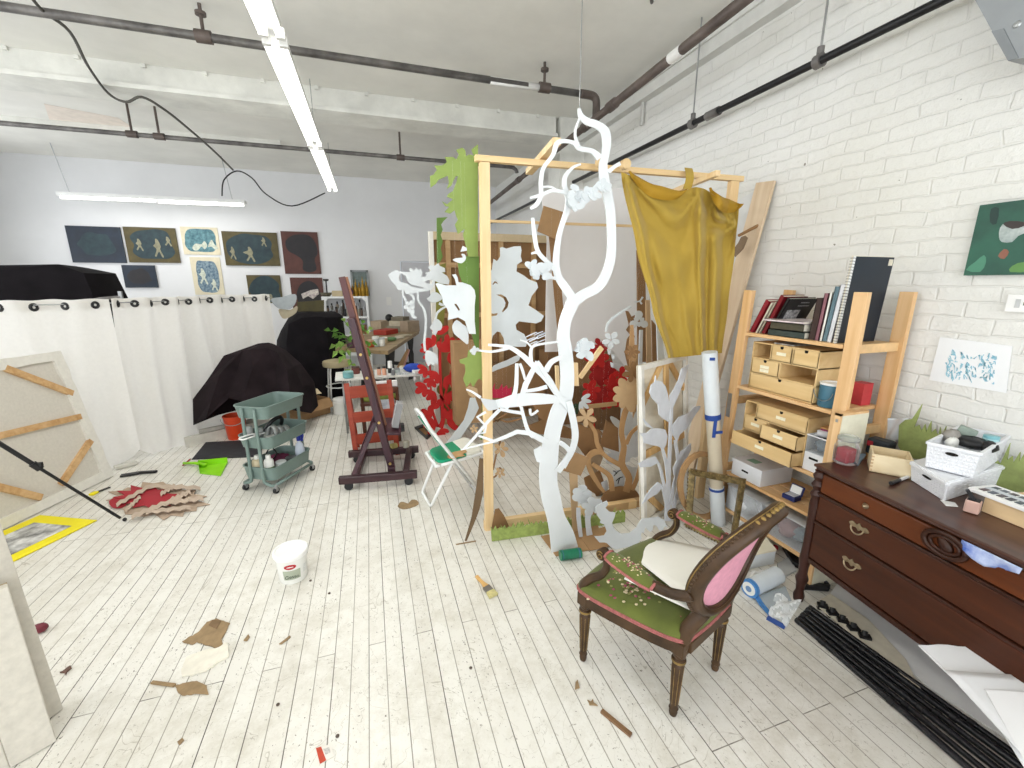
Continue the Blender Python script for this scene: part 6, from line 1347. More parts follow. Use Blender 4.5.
# white stretcher with braces, back towards the viewer
q0, q1 = V((1.637, 2.15, 0)), V((2.16, 2.40, 0)); dd = (q1-q0).normalized(); nn = V((-dd.y, dd.x, 0)); tl = .10
wpl = Plane(q0+V((0, 0, 0)), V((nn.x, nn.y, -tl)))
t = thing('stretched_canvas', 'white edged stretcher seen from behind, leaning left of the pine shelf', 'canvas', q0, group='stretched canvases')
W_, H_ = .66, 1.10; uu = (V((nn.x*tl, nn.y*tl, 1))).normalized()
def wq(a, h, d=0): return q0+dd*a+uu*h+wpl.n*d+V((0, 0, .003))
MB().prism([wq(0, 0, .03), wq(W_, 0, .03), wq(W_, H_, .03), wq(0, H_, .03)], wpl.n*.004).build('canvas_cloth', mat('linen_pale', '#e3dac6', .9, var=.03, scale=50), t)
for nm, a0, h0, a1, h1, w, m in (('side_rail', .018, 0, .018, H_, .036, M_canvw), ('side_rail', W_-.018, 0, W_-.018, H_, .036, M_canvw), ('top_rail', .036, H_-.016, W_-.036, H_-.016, .032, M_canvw), ('bottom_rail', .036, .016, W_-.036, .016, .032, M_canvw), ('centre_bar', .36, .03, .36, H_-.03, .055, M_pine), ('cross_bar', .04, .5, W_-.04, .5, .05, M_pine), ('corner_brace', .03, H_-.27, .3, H_-.02, .045, M_pine), ('corner_brace', W_-.03, H_-.25, W_-.26, H_-.02, .045, M_pine), ('corner_brace', .03, .25, .28, .03, .045, M_pine)):
    dz_ = .012 if m is M_canvw else .019
    MB().bar(wq(a0, h0, dz_), wq(a1, h1, dz_), w, .026 if m is M_canvw else .016, up=wpl.n).build(nm, m, t, bevel=.002)
# grey plant cut-out leaning on it
ppl = Plane(q0-V((nn.x, nn.y, 0))*.07, V((nn.x, nn.y, -.06)))
t = thing('plant_cutout', 'blue grey card plant with broad leaves leaning on the white stretcher', 'cutout', ppl.at(668, 520).xy.to_3d())
A1 = lambda pts: tr(pts, 640, 350, 5.91)
for px in ([(90, 150), (95, 180), (125, 185), (150, 215), (165, 270), (175, 330), (187, 400), (175, 430), (135, 405), (110, 380), (105, 320), (70, 285), (55, 250), (65, 205), (85, 190)], [(178, 345), (175, 270), (200, 230), (225, 180), (245, 110), (288, 85), (265, 170), (225, 270), (192, 345)], [(190, 445), (230, 395), (290, 370), (325, 335), (358, 330), (350, 350), (315, 400), (280, 460), (235, 500), (218, 545), (195, 500)], [(-2, 490), (40, 490), (70, 465), (110, 462), (150, 470), (163, 510), (155, 560), (140, 585), (110, 570), (60, 560), (25, 550), (20, 515)], [(20, 405), (50, 435), (78, 465), (40, 452)], [(195, 700), (240, 600), (300, 552), (302, 590), (260, 660), (225, 745), (200, 740)], [(-8, 670), (40, 645), (90, 630), (112, 665), (60, 690), (0, 692)]):
    MB().poly(ppl, A1(px), .005, back=random.uniform(-.004, 0)).build('leaf', M_pgrey, t)
MB().poly(ppl, [(642.5, 504), (646, 496), (651, 489), (658, 482), (664, 486), (657, 494), (650, 498)], .005).build('leaf', M_pgrey, t)
b = MB()
for k, s_ in enumerate(([(671, 414, 3), (670.5, 440, 3), (669, 475, 4), (668, 500, 5), (668, 521, 6)], [(662, 446, 2.5), (666, 462, 3), (668, 480, 3)], [(675, 440, 2.5), (677.5, 455, 3), (678, 468, 3), (674, 485, 3), (670, 505, 3)], [(658, 463, 2.2), (661, 472, 2.5), (665, 490, 2.6), (668, 510, 3)], [(681, 474, 2.5), (677, 492, 3), (672, 512, 3.5)], [(662, 486, 2.2), (665, 500, 2.5), (668, 512, 3)], [(671, 408, 2.4), (670.8, 420, 3)])): b.stroke(ppl, s_, .005, back=-.001*k)
b.build('stem', M_pgrey, t)
# paper roll tube
base, top = V((2.165, 2.06, 0)), PY(709.5, 352, 2.10)
t = thing('paper_roll', 'tall cardboard tube wrapped in white paper with blue tape, beside the pine shelf', 'roll', base)
def seg(k0, k1, r, m, nm, cap=True): 
    return MB().tube([mix(base, top, k0), mix(base, top, k1)], r, 18).build(nm, m, t, smooth='a')
M_btape = mat('tape_blue', '#23458f', .6, var=.05); M_kraft = mat('tube_kraft', '#c9bda6', .8, var=.03)
seg(0, .97, .042, M_kraft, 'tube'); seg(.66, 1.0, .046, M_wcard, 'paper_wrap'); seg(0.0, .235, .046, M_wcard, 'paper_wrap')
seg(.215, .23, .0475, M_btape, 'tape_band'); seg(.635, .665, .0475, M_btape, 'tape_band')
p = mix(base, top, .57); MB().box(p+V((-.028, -.036, .03)), (.02, .006, .13), rz=-.4).build('tape_strip', M_btape, t); MB().box(p+V((-.0, -.046, .0)), (.05, .006, .018), rz=-.1).build('tape_strip', M_btape, t); p = mix(base, top, .965); MB().box(p+V((-.02, -.042, .005)), (.03, .006, .018), rz=-.4).build('tape_strip', M_btape, t)
# ring and gilt frame
c = PY(716, 492, 2.12); t = []
rg = [Plane(V((0, 2.12, 0)), (0, 1, -.12)).at(704+25*math.cos(a), 486+34*math.sin(a)) for a in [2*math.pi*k/40 for k in range(40)]]
b = MB(); ri = [Plane(V((0, 2.12, 0)), (0, 1, -.12)).at(704+20.5*math.cos(a), 486+29.5*math.sin(a)) for a in [2*math.pi*k/40 for k in range(40)]]
vs = rg+ri+[p+V((0, .02, 0)) for p in rg]+[p+V((0, .02, 0)) for p in ri]; N_ = 40
b.add(vs, [f_ for k in range(N_) for f_ in ((k, (k+1) % N_, N_+(k+1) % N_, N_+k), (2*N_+k, 3*N_+k, 3*N_+(k+1) % N_, 2*N_+(k+1) % N_), (k, 2*N_+k, 2*N_+(k+1) % N_, (k+1) % N_), (N_+k, N_+(k+1) % N_, 3*N_+(k+1) % N_, 3*N_+k))])
tag(b.build('oval_hoop', mat('hoop_wood', '#b48e63', .6, var=.1)), 'oval bent wood hoop standing behind the gilt picture frame', 'hoop')
fb, fc = PZ(686.5, 526), PZ(733, 549)
fb2 = fb; dv = (fc-fb).normalized(); nv = V((-dv.y, dv.x, 0)); nv = nv if nv.y > 0 else -nv
fpl = Plane(fb, V((nv.x, nv.y, -.16))); P4 = [fpl.at(686, 526), fpl.at(690, 468.5), fpl.at(745.5, 479), fpl.at(734, 550)]
M_gilt = mat('gilt_old', '#8f7c52', .4, metal=.45, var=.3, scale=30, bump=.5, bscale=60)
t = thing('gilt_frame', 'empty old gilt picture frame standing on the floor behind the armchair', 'picture frame', fb)
cc = sum(P4, V((0, 0, 0)))/4
for i, nm in enumerate(('side_rail', 'top_rail', 'side_rail', 'bottom_rail')):
    a, c = P4[i], P4[(i+1) % 4]; k = .2
    outer = [a, c]; ia, ic = mix(a, cc, k), mix(c, cc, k)
    b = MB(); m1, m2 = mix(a, cc, .05)-fpl.n*.025, mix(c, cc, .05)-fpl.n*.025; m3, m4 = mix(a, cc, .13)-fpl.n*.012, mix(c, cc, .13)-fpl.n*.012
    b.add([a, c, m1, m2, m3, m4, ia, ic, a+fpl.n*.012, c+fpl.n*.012, ia+fpl.n*.012, ic+fpl.n*.012], [(0, 1, 3, 2), (2, 3, 5, 4), (4, 5, 7, 6), (6, 7, 11, 10), (10, 11, 9, 8), (8, 9, 1, 0), (0, 2, 4, 6, 10, 8), (1, 9, 11, 7, 5, 3)])
    b.build(nm, M_gilt, t)
    n_ = 16
    b = MB(); [b.ball(mix(mix(a, c, (j+.5)/n_), cc, .03)-fpl.n*.022, .006, 6, 5) for j in range(n_)]; b.build('beading', M_gilt, t, smooth=True)
o = MB().prism([PZ(*p)+V((0, 0, .002)) for p in ((708, 523), (722, 529), (722, 541), (704, 536))], (0, 0, .005)).build('cardboard_scrap', M_card); tag(o, 'brown card scrap on the floor inside the gilt frame', 'scrap')
# long plank leaning on the brick wall
a, c = PX(766, 182, 2.575), PZ(722, 430, .0)
a = V((2.575, a.y, a.z)); c = V((2.33, 2.62, 0))
t = MB().bar(c, a, .14, .022, up=(1, 0, .1)).build('leaning_plank', woodmat('plank_pale', '#dfcbb0', '#cbb292', 2, 6)); tag(t, 'tall pale plank leaning on the brick wall behind the pine shelf', 'plank')
cutout(XP(2.44), [(733, 253), (735, 247), (738, 243), (741, 237), (745, 235.5), (747.5, 238), (745.5, 243), (743, 249), (738, 254), (735, 257)], mat('card_bird', '#8a7660', .85, var=.06), 'small brown bird cutout hanging between the mustard cloth and the plank', 0, 'bird_cutout')
t = MB().bar(PX(738, 236, 2.43), PX(759, 225, 2.545), .02, .02).build('branch_stick', M_brn, bevel=.008); tag(t, 'short brown stick across the gap beside the leaning plank', 'stick')
o = MB().poly(XP(2.585), [(722, 208), (757, 190), (748, 250), (742, 300), (735, 352), (700, 352)], .004).build('pale_sheet', mat('sheet_grey_white', '#dcdddc', .8, var=.02)); tag(o, 'pale grey sheet against the brick wall between the mustard cloth and the plank', 'sheet')
# ================================================================== PINE SHELF
SX0, SX1, SY0, SY1, SH = 2.22, 2.545, 1.45, 2.125, 1.56
t = thing('pine_shelf', 'pine plank shelf unit with ladder sides against the brick wall', 'shelf', (2.38, 1.8, 0))
for y in (SY0, SY1):
    for x in (SX0, SX1): MB().bar((x, y+(.035 if y == SY1 else .005), 0), (x, y-(.035 if y == SY1 else .005), SH), .064, .028, up=(1, 0, 0)).build('post', M_pinep, t, bevel=.002)
    for z in (1.265, .83, .36): MB().bb((SX0+.014, y-.016, z), (SX1+(.03 if y == SY0 and z > 1 else -.014), y+.016, z+.045)).build('rung', mat('pine_rung', '#e0ba87', .5, var=.12), t, bevel=.002)
SZ = [1.305, .965, .60, .365, .11]
for z in SZ:
    if z == .365:
        for k in range(4): MB().bb((SX0-.01+k*.086, SY0+.034, z-.018), (SX0+.068+k*.086, SY1-.034, z)).build('shelf_slat', M_piney, t, bevel=.002)
    else: MB().bb((SX0-.012, SY0+.034, z-.02), (SX1+.01, SY1-.034, z)).build('shelf_board', M_piney, t, bevel=.002)
MB().bb((SX0-.018, SY1-.01, .74), (SX0-.014, SY1+.02, .90)).build('steel_plate', M_steel, t)
# --- books
def book(y, w, h, d, col, label, lean=0., x=None, z=SZ[0], page=True, name='book'):
    """spine faces the room; y = near bottom edge; lean tips the top towards the viewer"""
    x = SX0+.02 if x is None else x
    t = thing(name, label, 'book', (x+d/2, y, z+.001), group='books on the pine shelf')
    M = Matrix.Translation((x, y, z+.001)) @ Matrix.Rotation(lean, 4, 'X')
    b = MB().xf(M); b.bb((0, -w/2, 0), (d, -w/2+.003, h)).bb((0, w/2-.003, 0), (d, w/2, h)).bb((0, -w/2, 0), (.003, w/2, h)); b.build('cover', mat('bk_'+col[1:], col, .5, var=.08, scale=10), t)
    MB().xf(M).bb((.003, -w/2+.003, .003), (d-.004, w/2-.003, h-.004)).build('pages', mat('book_pages', '#e6e0d0', .8, var=.03), t)
    return t
def yat(u): return PX(u, 335, SX0+.02).y
book(2.062, .028, .215, .17, '#8d1c2b', 'leftmost crimson book leaning at the end of the top pine shelf', .42)
book(2.025, .014, .20, .16, '#e4dccb', 'thin cream book leaning against the leftmost crimson book', .42)
book(2.003, .012, .205, .16, '#c8bda8', 'thin beige book leaning between cream and dark red books', .42)
book(1.975, .028, .245, .18, '#75131f', 'taller dark red book leaning right of the thin cream books', .40)
# the black cover facing the room
t = book(1.940, .018, .235, .215, '#19191b', 'black covered book leaning face out right of the red books on the top shelf', .44)
M = Matrix.Translation(V((SX0+.02, 1.940, SZ[0]+.001))-t.location) @ Matrix.Rotation(.44, 4, 'X')
def bmk(x0, z0, x1, z1, m, nm):
    b = MB().xf(Matrix.Translation(t.location) @ M); b.bb((x0, -.0098, z0), (x1, -.0090, z1)); b.build(nm, m, t)
M_tb = mat('ink_grey', '#a2a2a6', .5, scale=300, col2='#3a3a3c')
bmk(.10, .208, .165, .214, M_tb, 'title_bar'); bmk(.09, .188, .175, .194, M_tb, 'title_bar'); bmk(.03, .07, .13, .165, mat('cover_print', '#c9cacb', .5, scale=60, col2='#3c3d40'), 'cover_photo')
def flat(y0, y1, z, h, d, col, label, x=SX0-.0):
    t = thing('book', label, 'book', (x+d/2, (y0+y1)/2, z), group='books on the pine shelf')
    b = MB().bb((x, y0, z), (x+d, y1, z+.003)).bb((x, y0, z+h-.003), (x+d, y1, z+h)).bb((x, y0, z), (x+.003, y1, z+h)); b.build('cover', mat('bk_'+col[1:], col, .4, var=.15, scale=20), t)
    MB().bb((x+.003, y0+.003, z+.003), (x+d-.003, y1-.003, z+h-.003)).build('pages', mat('book_pages', '#e6e0d0', .8), t)
flat(1.70, 1.925, SZ[0]+.001, .036, .2, '#3a4440', 'dark green book at the bottom of the flat stack on the pine shelf')
flat(1.71, 1.915, SZ[0]+.038, .042, .2, '#4e4a3c', 'olive and blue patterned book in the middle of the flat stack')
flat(1.70, 1.95, SZ[0]+.081, .014, .22, '#e3d5d6', 'thin pinkish white book on top of the flat stack', SX0-.02)
book(1.672, .036, .22, .20, '#3b2a26', 'dark brown art book right of the flat book stack', .05)
book(1.645, .022, .245, .20, '#8a5c66', 'mauve book right of the dark brown art book', .06)
book(1.622, .016, .25, .2, '#e9e7e0', 'white book between mauve and slate blue books', .06)
book(1.602, .026, .28, .22, '#5f7883', 'slate blue book among the upright books on the pine shelf', .08)
book(1.578, .026, .29, .22, '#dcdee4', 'thick pale folder right of the slate blue book', .08, name='folder')
book(1.556, .010, .27, .22, '#8b2f4a', 'thin magenta book right of the pale folder', .08)
t = thing('portfolio', 'large black spiral portfolio standing at the right end of the top shelf', 'portfolio', (SX0+.15, 1.5, SZ[0]), group='books on the pine shelf')
pp = YP(1.525); a, bq, cq_, dq = pp.at(837, 343), pp.at(852, 257), pp.at(904, 256), pp.at(886, 341)
x0, x1 = SX0+.0, SX0+.285; z0, z1 = SZ[0]+.001, pp.at(870, 257).z
ly = -.05
def pf(x, z, d): return V((x, 1.545+d-.0+ly*(z-z0)/(z1-z0)*.4, z))
MB().prism([pf(x0, z0, -.012), pf(x1, z0, -.012), pf(x1, z1, -.012), pf(x0, z1, -.012)], (0, .003, 0)).build('cover', mat('bk_portfolio', '#1f2833', .45, var=.06), t)
MB().prism([pf(x0+.006, z0, -.009), pf(x1-.004, z0, -.009), pf(x1-.004, z1+.004, -.009), pf(x0+.006, z1+.004, -.009)], (0, .012, 0)).build('pages', mat('book_pages', '#e6e0d0', .8), t)
MB().prism([pf(x0-.004, z0, -.0135), pf(x0+.012, z0, -.0135), pf(x0+.012, z1, -.0135), pf(x0-.004, z1, -.0135)], (0, .0015, 0)).build('spine_strip', M_white, t)
b = MB(); [b.tube([pf(x0+.012, z0+.01+k*(z1-z0-.02)/29, -.014), pf(x0-.006, z0+.012+k*(z1-z0-.02)/29, -.018), pf(x0-.008, z0+.012+k*(z1-z0-.02)/29, -.002)], .0012, 4) for k in range(30)]; b.build('spiral', M_black, t)
MB().prism([pf(x1-.036, z1-.04, -.0135), pf(x1-.006, z1-.04, -.0135), pf(x1-.006, z1-.01, -.0135), pf(x1-.036, z1-.01, -.0135)], (0, .001, 0)).build('sticker', mat('sticker_cream', '#ddd6c2', .6), t)
# --- drawer chests of birch ply
M_lab = mat('label_cream', '#efe9cf', .6, var=.05, scale=60); M_dark = mat('cutout_dark', '#15110d', .9)
def chest(y0, y1, z0, z1, rows, label, x0=SX0+.005, dep=.26):
    t = thing('drawer_chest', label, 'chest of drawers', (x0+dep/2, (y0+y1)/2, z0), group='birch drawer chests')
    th = .007; b = MB()
    b.bb((x0, y0, z0), (x0+dep, y0+th, z1)).bb((x0, y1-th, z0), (x0+dep, y1, z1)).bb((x0, y0, z1-th), (x0+dep, y1, z1)).bb((x0, y0, z0), (x0+dep, y1, z0+th)).bb((x0+dep-.004, y0, z0), (x0+dep, y1, z1))
    hz = (z1-z0-th)/3
    for k in (1, 2): b.bb((x0+.002, y0, z0+th*.5+k*hz-th/2), (x0+dep, y1, z0+th*.5+k*hz+th/2))
    for r, (cells) in enumerate(rows):
        for f0, f1, kind, out, lab in cells:
            if f1 < 1: b.bb((x0+.002, y1-(y1-y0)*f1-th/2, z0+hz*(2-r)), (x0+dep, y1-(y1-y0)*f1+th/2, z0+hz*(3-r)))
    b.build('carcass', M_ply, t)
    for r, cells in enumerate(rows):
        for f0, f1, kind, out, lab in cells:
            if not kind: continue
            ya, yb = y1-(y1-y0)*f1+th*.7, y1-(y1-y0)*f0-th*.7; za, zb = z0+hz*(2-r)+th, z0+hz*(3-r)-.001
            xo = x0-out
            b = MB(); b.bb((xo, ya, za), (xo+.006, yb, zb)).bb((xo, ya, za), (xo+dep-.03, ya+.005, zb-.006)).bb((xo, yb-.005, za), (xo+dep-.03, yb, zb-.006)).bb((xo, ya, za), (xo+dep-.03, yb, za+.004))
            o = b.build('drawer', M_ply, t)
            ym = (ya+yb)/2; b = MB(); pts = [(ym-.010, zb), (ym-.010, zb-.009), (ym-.006, zb-.015), (ym+.006, zb-.015), (ym+.010, zb-.009), (ym+.010, zb)]
            b.prism([(xo-.0008, y, z) for y, z in pts], (.001, 0, 0)); b.build('finger_notch', M_dark, o)
            for k in range(lab): MB().bb((xo-.0008, ym-.03, za+(zb-za)*.5-.008-.022*k), (xo, ym+.03, za+(zb-za)*.5+.010-.022*k)).build('label_slip', M_lab, o)
chest(1.598, 2.02, SZ[1]+.001, 1.255, [[(0, .30, 0, 0, 0), (.30, .63, 1, 0, 1), (.63, 1, 1, 0, 0)], [(0, .47, 1, 0, 2), (.47, 1, 0, 0, 0)], [(0, 1, 1, 0, 0)]], 'birch drawer chest with open cubbies on the shelf under the books')
chest(1.60, 2.02, SZ[2]+.001, .885, [[(0, .2, 0, 0, 0), (.2, 1, 1, 0, 1)], [(0, .42, 1, 0, 1), (.42, 1, 1, .06, 1)], [(0, 1, 1, .085, 1)]], 'birch drawer chest with pulled out drawers on the middle shelf')
o = MB().bb((SX0+.03, 1.78, 1.256), (SX0+.2, 1.9, 1.262)).build('postcards', mat('postcard_mix', '#cfcbc0', .6, scale=30, col2='#6a6f74')); tag(o, 'loose postcards lying on top of the upper birch drawer chest', 'postcards')
t = thing('paint_can', 'teal paint can with white rim right of the upper birch drawer chest', 'can', (SX0+.06, 1.545, SZ[1]+.001))
p = V((SX0+.055, 1.548, SZ[1]+.001)); MB().lathe([(.050, 0), (.052, .004), (.052, .118), (.05, .122)], p, 20).build('body', mat('can_teal', '#3f6c80', .4, var=.05), t, smooth='a')
MB().lathe([(.053, .118), (.055, .122), (.055, .13), (.046, .13), (.044, .124)], p, 20).build('rim', M_white, t, smooth='a')
MB().tube([p+V((-.053*math.cos(a*.0)-.004, .05*math.cos(a), .085-.05*math.sin(a))) for a in [math.pi*k/8 for k in range(9)]], .0018, 5).build('handle', M_steel, t)
o = MB().bb((SX1-.1, 1.50, SZ[1]+.001), (SX1-.03, 1.56, SZ[1]+.12)).build('red_box', mat('box_red_pink', '#c9444a', .5, var=.1)); tag(o, 'small red box behind the teal paint can near the wall', 'box')
# white lidded box left, white box right, clear tubs
M_bin = mat('bin_white', '#e4e6ea', .45, var=.02); M_clear = clear('tub_plastic', '#fdfeff', .035, .12)
t = thing('white_box', 'white lidded cardboard box on the slatted shelf below the drawers', 'box', (SX0+.14, 1.94, SZ[3]))
MB().bb((SX0+.0, 1.835, SZ[3]+.001), (SX0+.26, 2.06, SZ[3]+.105)).build('body', M_bin, t, bevel=.003); MB().bb((SX0-.004, 1.831, SZ[3]+.088), (SX0+.264, 2.064, SZ[3]+.112)).build('lid', M_bin, t, bevel=.003)
MB().bb((SX0-.0015, 1.93, SZ[3]+.05), (SX0, 1.98, SZ[3]+.062)).build('hand_hole', M_dark, t); MB().bb((SX0+.05, 1.93, SZ[3]+.112), (SX0+.11, 2.0, SZ[3]+.1125)).build('green_label', mat('lab_green', '#8db7a0', .6), t)
t = thing('white_box', 'white box with hand hole at the right end of the middle shelf', 'box', (SX0+.12, 1.54, SZ[2]))
MB().bb((SX0+.0, 1.487, SZ[2]+.001), (SX0+.24, 1.594, SZ[2]+.105)).build('body', M_bin, t, bevel=.003); MB().bb((SX0-.0015, 1.515, SZ[2]+.068), (SX0, 1.565, SZ[2]+.08)).build('hand_hole', M_dark, t)
def clear_tub(a, c, label, fill, lidm=None):
    t = thing('storage_tub', label, 'tub', ((a[0]+c[0])/2, (a[1]+c[1])/2, a[2])); x0, y0, z0 = a; x1, y1, z1 = c
    b = MB(); th = .003
    b.bb((x0, y0, z0), (x1, y0+th, z1)).bb((x0, y1-th, z0), (x1, y1, z1)).bb((x0, y0, z0), (x0+th, y1, z1)).bb((x1-th, y0, z0), (x1, y1, z1)).bb((x0, y0, z0), (x1, y1, z0+th)); b.build('tub', M_clear, t)
    b = MB(); b.bb((x0-.005, y0-.005, z1), (x1+.005, y1+.005, z1+.01)); 
    if lidm: b.build('lid', lidm, t, bevel=.002)
    else: MB().tube([(x0, y0, z1), (x1, y0, z1), (x1, y1, z1), (x0, y1, z1), (x0, y0, z1)], .004, 6).build('rim', M_bin, t)
    for k, (col, cx, cy_, cz, r, nm, lb) in enumerate(fill):
        o = MB().ball((x0+(x1-x0)*cx, y0+(y1-y0)*cy_, z0+(z1-z0)*cz), r, 12, 8, .25).build(nm, mat('fl_'+col[1:], col, .8, var=.2, scale=25), smooth=True); tag(o, lb, 'cloth')
clear_tub((SX0+.0, 1.483, SZ[2]+.107), (SX0+.22, 1.592, SZ[2]+.20), 'clear plastic tub of scraps on top of the white box on the middle shelf', [('#6d7d86', .4, .5, .4, (.07, .045, .035), 'cloth_scraps', 'grey blue cloth scraps inside the clear tub on the middle shelf')], None)
o = MB().ball((SX0+.1, 1.54, SZ[2]+.215), (.1, .055, .022), 14, 8, .2).build('crumpled_bag', mat('bag_white', '#dcdde2', .3, var=.08), smooth=True); tag(o, 'crumpled white bag lying on the clear tub of scraps', 'bag')
o = MB().box((SX0+.1, 1.53, SZ[2]+.235), (.12, .08, .008), rz=.3, rx=.1).build('magenta_folder', mat('folder_magenta', '#8d2f5a', .5)); tag(o, 'magenta folder tucked over the crumpled white bag', 'folder')
o = MB().box((SX0+.08, 1.52, SZ[2]+.25), (.1, .07, .006), rz=.1).build('tan_envelope', mat('env_tan', '#b98a55', .6)); tag(o, 'tan envelope on top of the magenta folder', 'envelope')
clear_tub((SX0+.0, 1.80, SZ[4]+.001), (SX0+.28, 2.07, SZ[4]+.165), 'clear lidded tub of papers at the left of the lowest shelf', [('#e2e4e6', .45, .5, .5, (.12, .12, .075), 'white_papers', 'crumpled white papers inside the left clear tub')], M_clear)
clear_tub((SX0+.0, 1.50, SZ[4]+.001), (SX0+.28, 1.78, SZ[4]+.165), 'clear tub of cloth at the right of the lowest shelf', [('#8d5a5a', .3, .6, .35, (.06, .07, .05), 'red_cloth', 'dusty red cloth inside the right clear tub'), ('#5f6f78', .4, .25, .35, (.08, .06, .05), 'grey_cloth', 'slate grey cloth inside the right clear tub'), ('#b4b9bd', .7, .6, .5, (.07, .09, .05), 'pale_cloth', 'pale cloth at the back of the right clear tub')], M_clear)
t = thing('jewellery_box', 'open navy jewellery box on the slatted shelf', 'box', (SX0+.06, 1.66, SZ[3]))
M_nvy = mat('velvet_navy', '#1f2b66', .6, var=.1); MB().box((SX0+.055, 1.665, SZ[3]+.016), (.065, .075, .028), rz=.1).build('base', M_nvy, t, bevel=.004); MB().box((SX0+.095, 1.668, SZ[3]+.05), (.014, .075, .06), rz=.1, ry=.35).build('lid', M_nvy, t, bevel=.004)
MB().box((SX0+.087, 1.667, SZ[3]+.055), (.004, .06, .045), rz=.1, ry=.35).build('lining', M_white, t); MB().box((SX0+.055, 1.665, SZ[3]+.031), (.045, .055, .003), rz=.1).build('tray', mat('satin_grey', '#c9ccd6', .4), t)
# ================================================================== DRESSER
M_mah = woodmat('mahogany', '#341a0f', '#4f2917', 0, 7, rough=.38, coat=.04, spec=.25); M_mahd = woodmat('mahogany_dark', '#2a140c', '#3d1f12', 0, 7, rough=.35, coat=.05, spec=.3); M_mahv = woodmat('mahogany_post', '#2b130c', '#412015', 2, 8, rough=.4)
M_mtop = woodmat('mahogany_top', '#3b2118', '#5c3a2b', 0, 7, rough=.3, coat=.1)
M_brass = mat('brass_old', '#b3a184', .35, metal=.8, var=.2, scale=30)
DO = V((2.006, 1.366, 0)); DRZ = math.atan2(-.991, -.134)
t = thing('dresser', 'antique dark mahogany chest of drawers with carved oval and brass handles', 'chest of drawers', DO, DRZ)
DL, DD_ = 1.15, .47
# local frame: x along the front towards the viewer, y = into the wall (left normal of x)
MB().bb((.01, .02, .24), (DL-.01, DD_, .725)).build('carcass', M_mah, t, bevel=.004)
b = MB(); b.bb((-.012, -.012, .735), (DL+.012, DD_+.005, .75)); b.bb((-.004, -.004, .722), (DL+.004, DD_, .735)); b.build('top', M_mtop, t, bevel=.005)
for (z0, z1, bow) in ((.622, .716, .0), (.475, .606, .0), (.27, .458, .0)):
    b = MB(); b.bb((.04, -.006, z0), (DL-.04, .03, z1)); o = b.build('drawer', M_mah if z1 < .7 else woodmat('mahogany_orange', '#34180b', '#693517', 0, 6, rough=.33, coat=.06, spec=.3), t, bevel=.006)
    if z1 < .7:
        for x in (.25, DL-.25):
            zz = (z0+z1)/2+.018
            b = MB(); out = cr([(-.045, .004), (-.03, .016), (-.012, .010), (0, .022), (.012, .010), (.03, .016), (.045, .004), (.03, -.008), (.012, -.004), (0, -.014), (-.012, -.004), (-.03, -.008)], 3, True)
            b.prism([(x+px, -.009, zz+pz) for px, pz in out], (0, .003, 0)); h_ = b.build('handle', M_brass, o)
            MB().tube([(x+.028*math.cos(a), -.016-.006*math.sin(a), zz-.026*math.sin(a)) for a in [math.pi*k/12 for k in range(13)]], .0036, 6).build('bail', M_brass, h_, smooth=True)
    else:
        for x in (.26, DL-.26): MB().lathe([(.012, 0), (.014, .004), (.005, .010), (.007, .014), (.002, .017)], (x, -.006, .67), 10, axis=(0, -1, 0)).build('knob', M_brass, o, smooth=True)
for z in (.614, .466): MB().bb((.03, -.012, z-.006), (DL-.03, .02, z+.006)).build('moulding', M_mahd, t, bevel=.004)
MB().bb((.02, -.008, .24), (DL-.02, .03, .265)).build('moulding', M_mahd, t, bevel=.004)
for x in (.0, DL):
    s_ = 1 if x == 0 else -1
    pr = [(.022, 0), (.026, .03), (.018, .06), (.022, .1), (.03, .13), (.02, .16), (.022, .2), (.027, .24), (.022, .3), (.021, .45), (.024, .55), (.02, .58), (.028, .60), (.018, .625), (.029, .65), (.018, .672), (.029, .695), (.02, .715), (.024, .722)]
    MB().lathe(pr, (x+s_*.018, .004, 0), 14).build('corner_post', M_mahv, t, smooth='a')
    MB().lathe([(.02, 0), (.024, .03), (.016, .07), (.024, .12), (.02, .24)], (x+s_*.03, DD_-.04, 0), 12).build('rear_leg', M_mahv, t, smooth='a')
for (rw, rh, w, d) in ((.066, .042, .010, .014), (.046, .027, .007, .01)):
    el = [(.555+rw*math.cos(2*math.pi*k/28), -.012, .676+rh*math.sin(2*math.pi*k/28)) for k in range(29)]
    MB().tube(el, w, 8, cap=False).build('carved_oval', M_mahd, t, smooth=True)
MB().lathe([(.035, 0), (.03, .008), (.012, .014), (.001, .015)], (.555, -.006, .676), 16, axis=(0, -1, 0), sx=.6).build('carved_boss', M_mahd, t, smooth=True)
ZT = .7515
def dt(u, v): return PZ(u, v, ZT)
# --- on the dresser
t = thing('glass_jar', 'lidded glass jar of red sachets at the left front of the dresser', 'jar', dt(840, 462))
p = dt(842, 461.5)+V((0, -.012, 0)); MB().lathe([(.044, 0), (.05, .006), (.052, .08), (.042, .10), (.04, .115), (.044, .118), (.044, .122)], p, 22).build('jar', clear('jar_glass', '#fbfdfc', .03, .03), t, smooth='a')
MB().lathe([(.044, .122), (.045, .13), (.03, .138), (.01, .14)], p, 20).build('lid', clear('lid_glass', '#f6faf8', .12, .05), t, smooth='a')
MB().tube([p+V((.043*math.cos(a), .043*math.sin(a), .118)) for a in [2*math.pi*k/20 for k in range(21)]], .0025, 5).build('wire_clasp', M_steel, t)
o = MB().bb((p.x-.032, p.y-.03, p.z+.004), (p.x+.03, p.y+.03, p.z+.078)).build('red_sachet', mat('sachet_red', '#8f1226', .5, var=.15, scale=30), bevel=.01); tag(o, 'red sachet packet inside the lidded glass jar', 'packet')
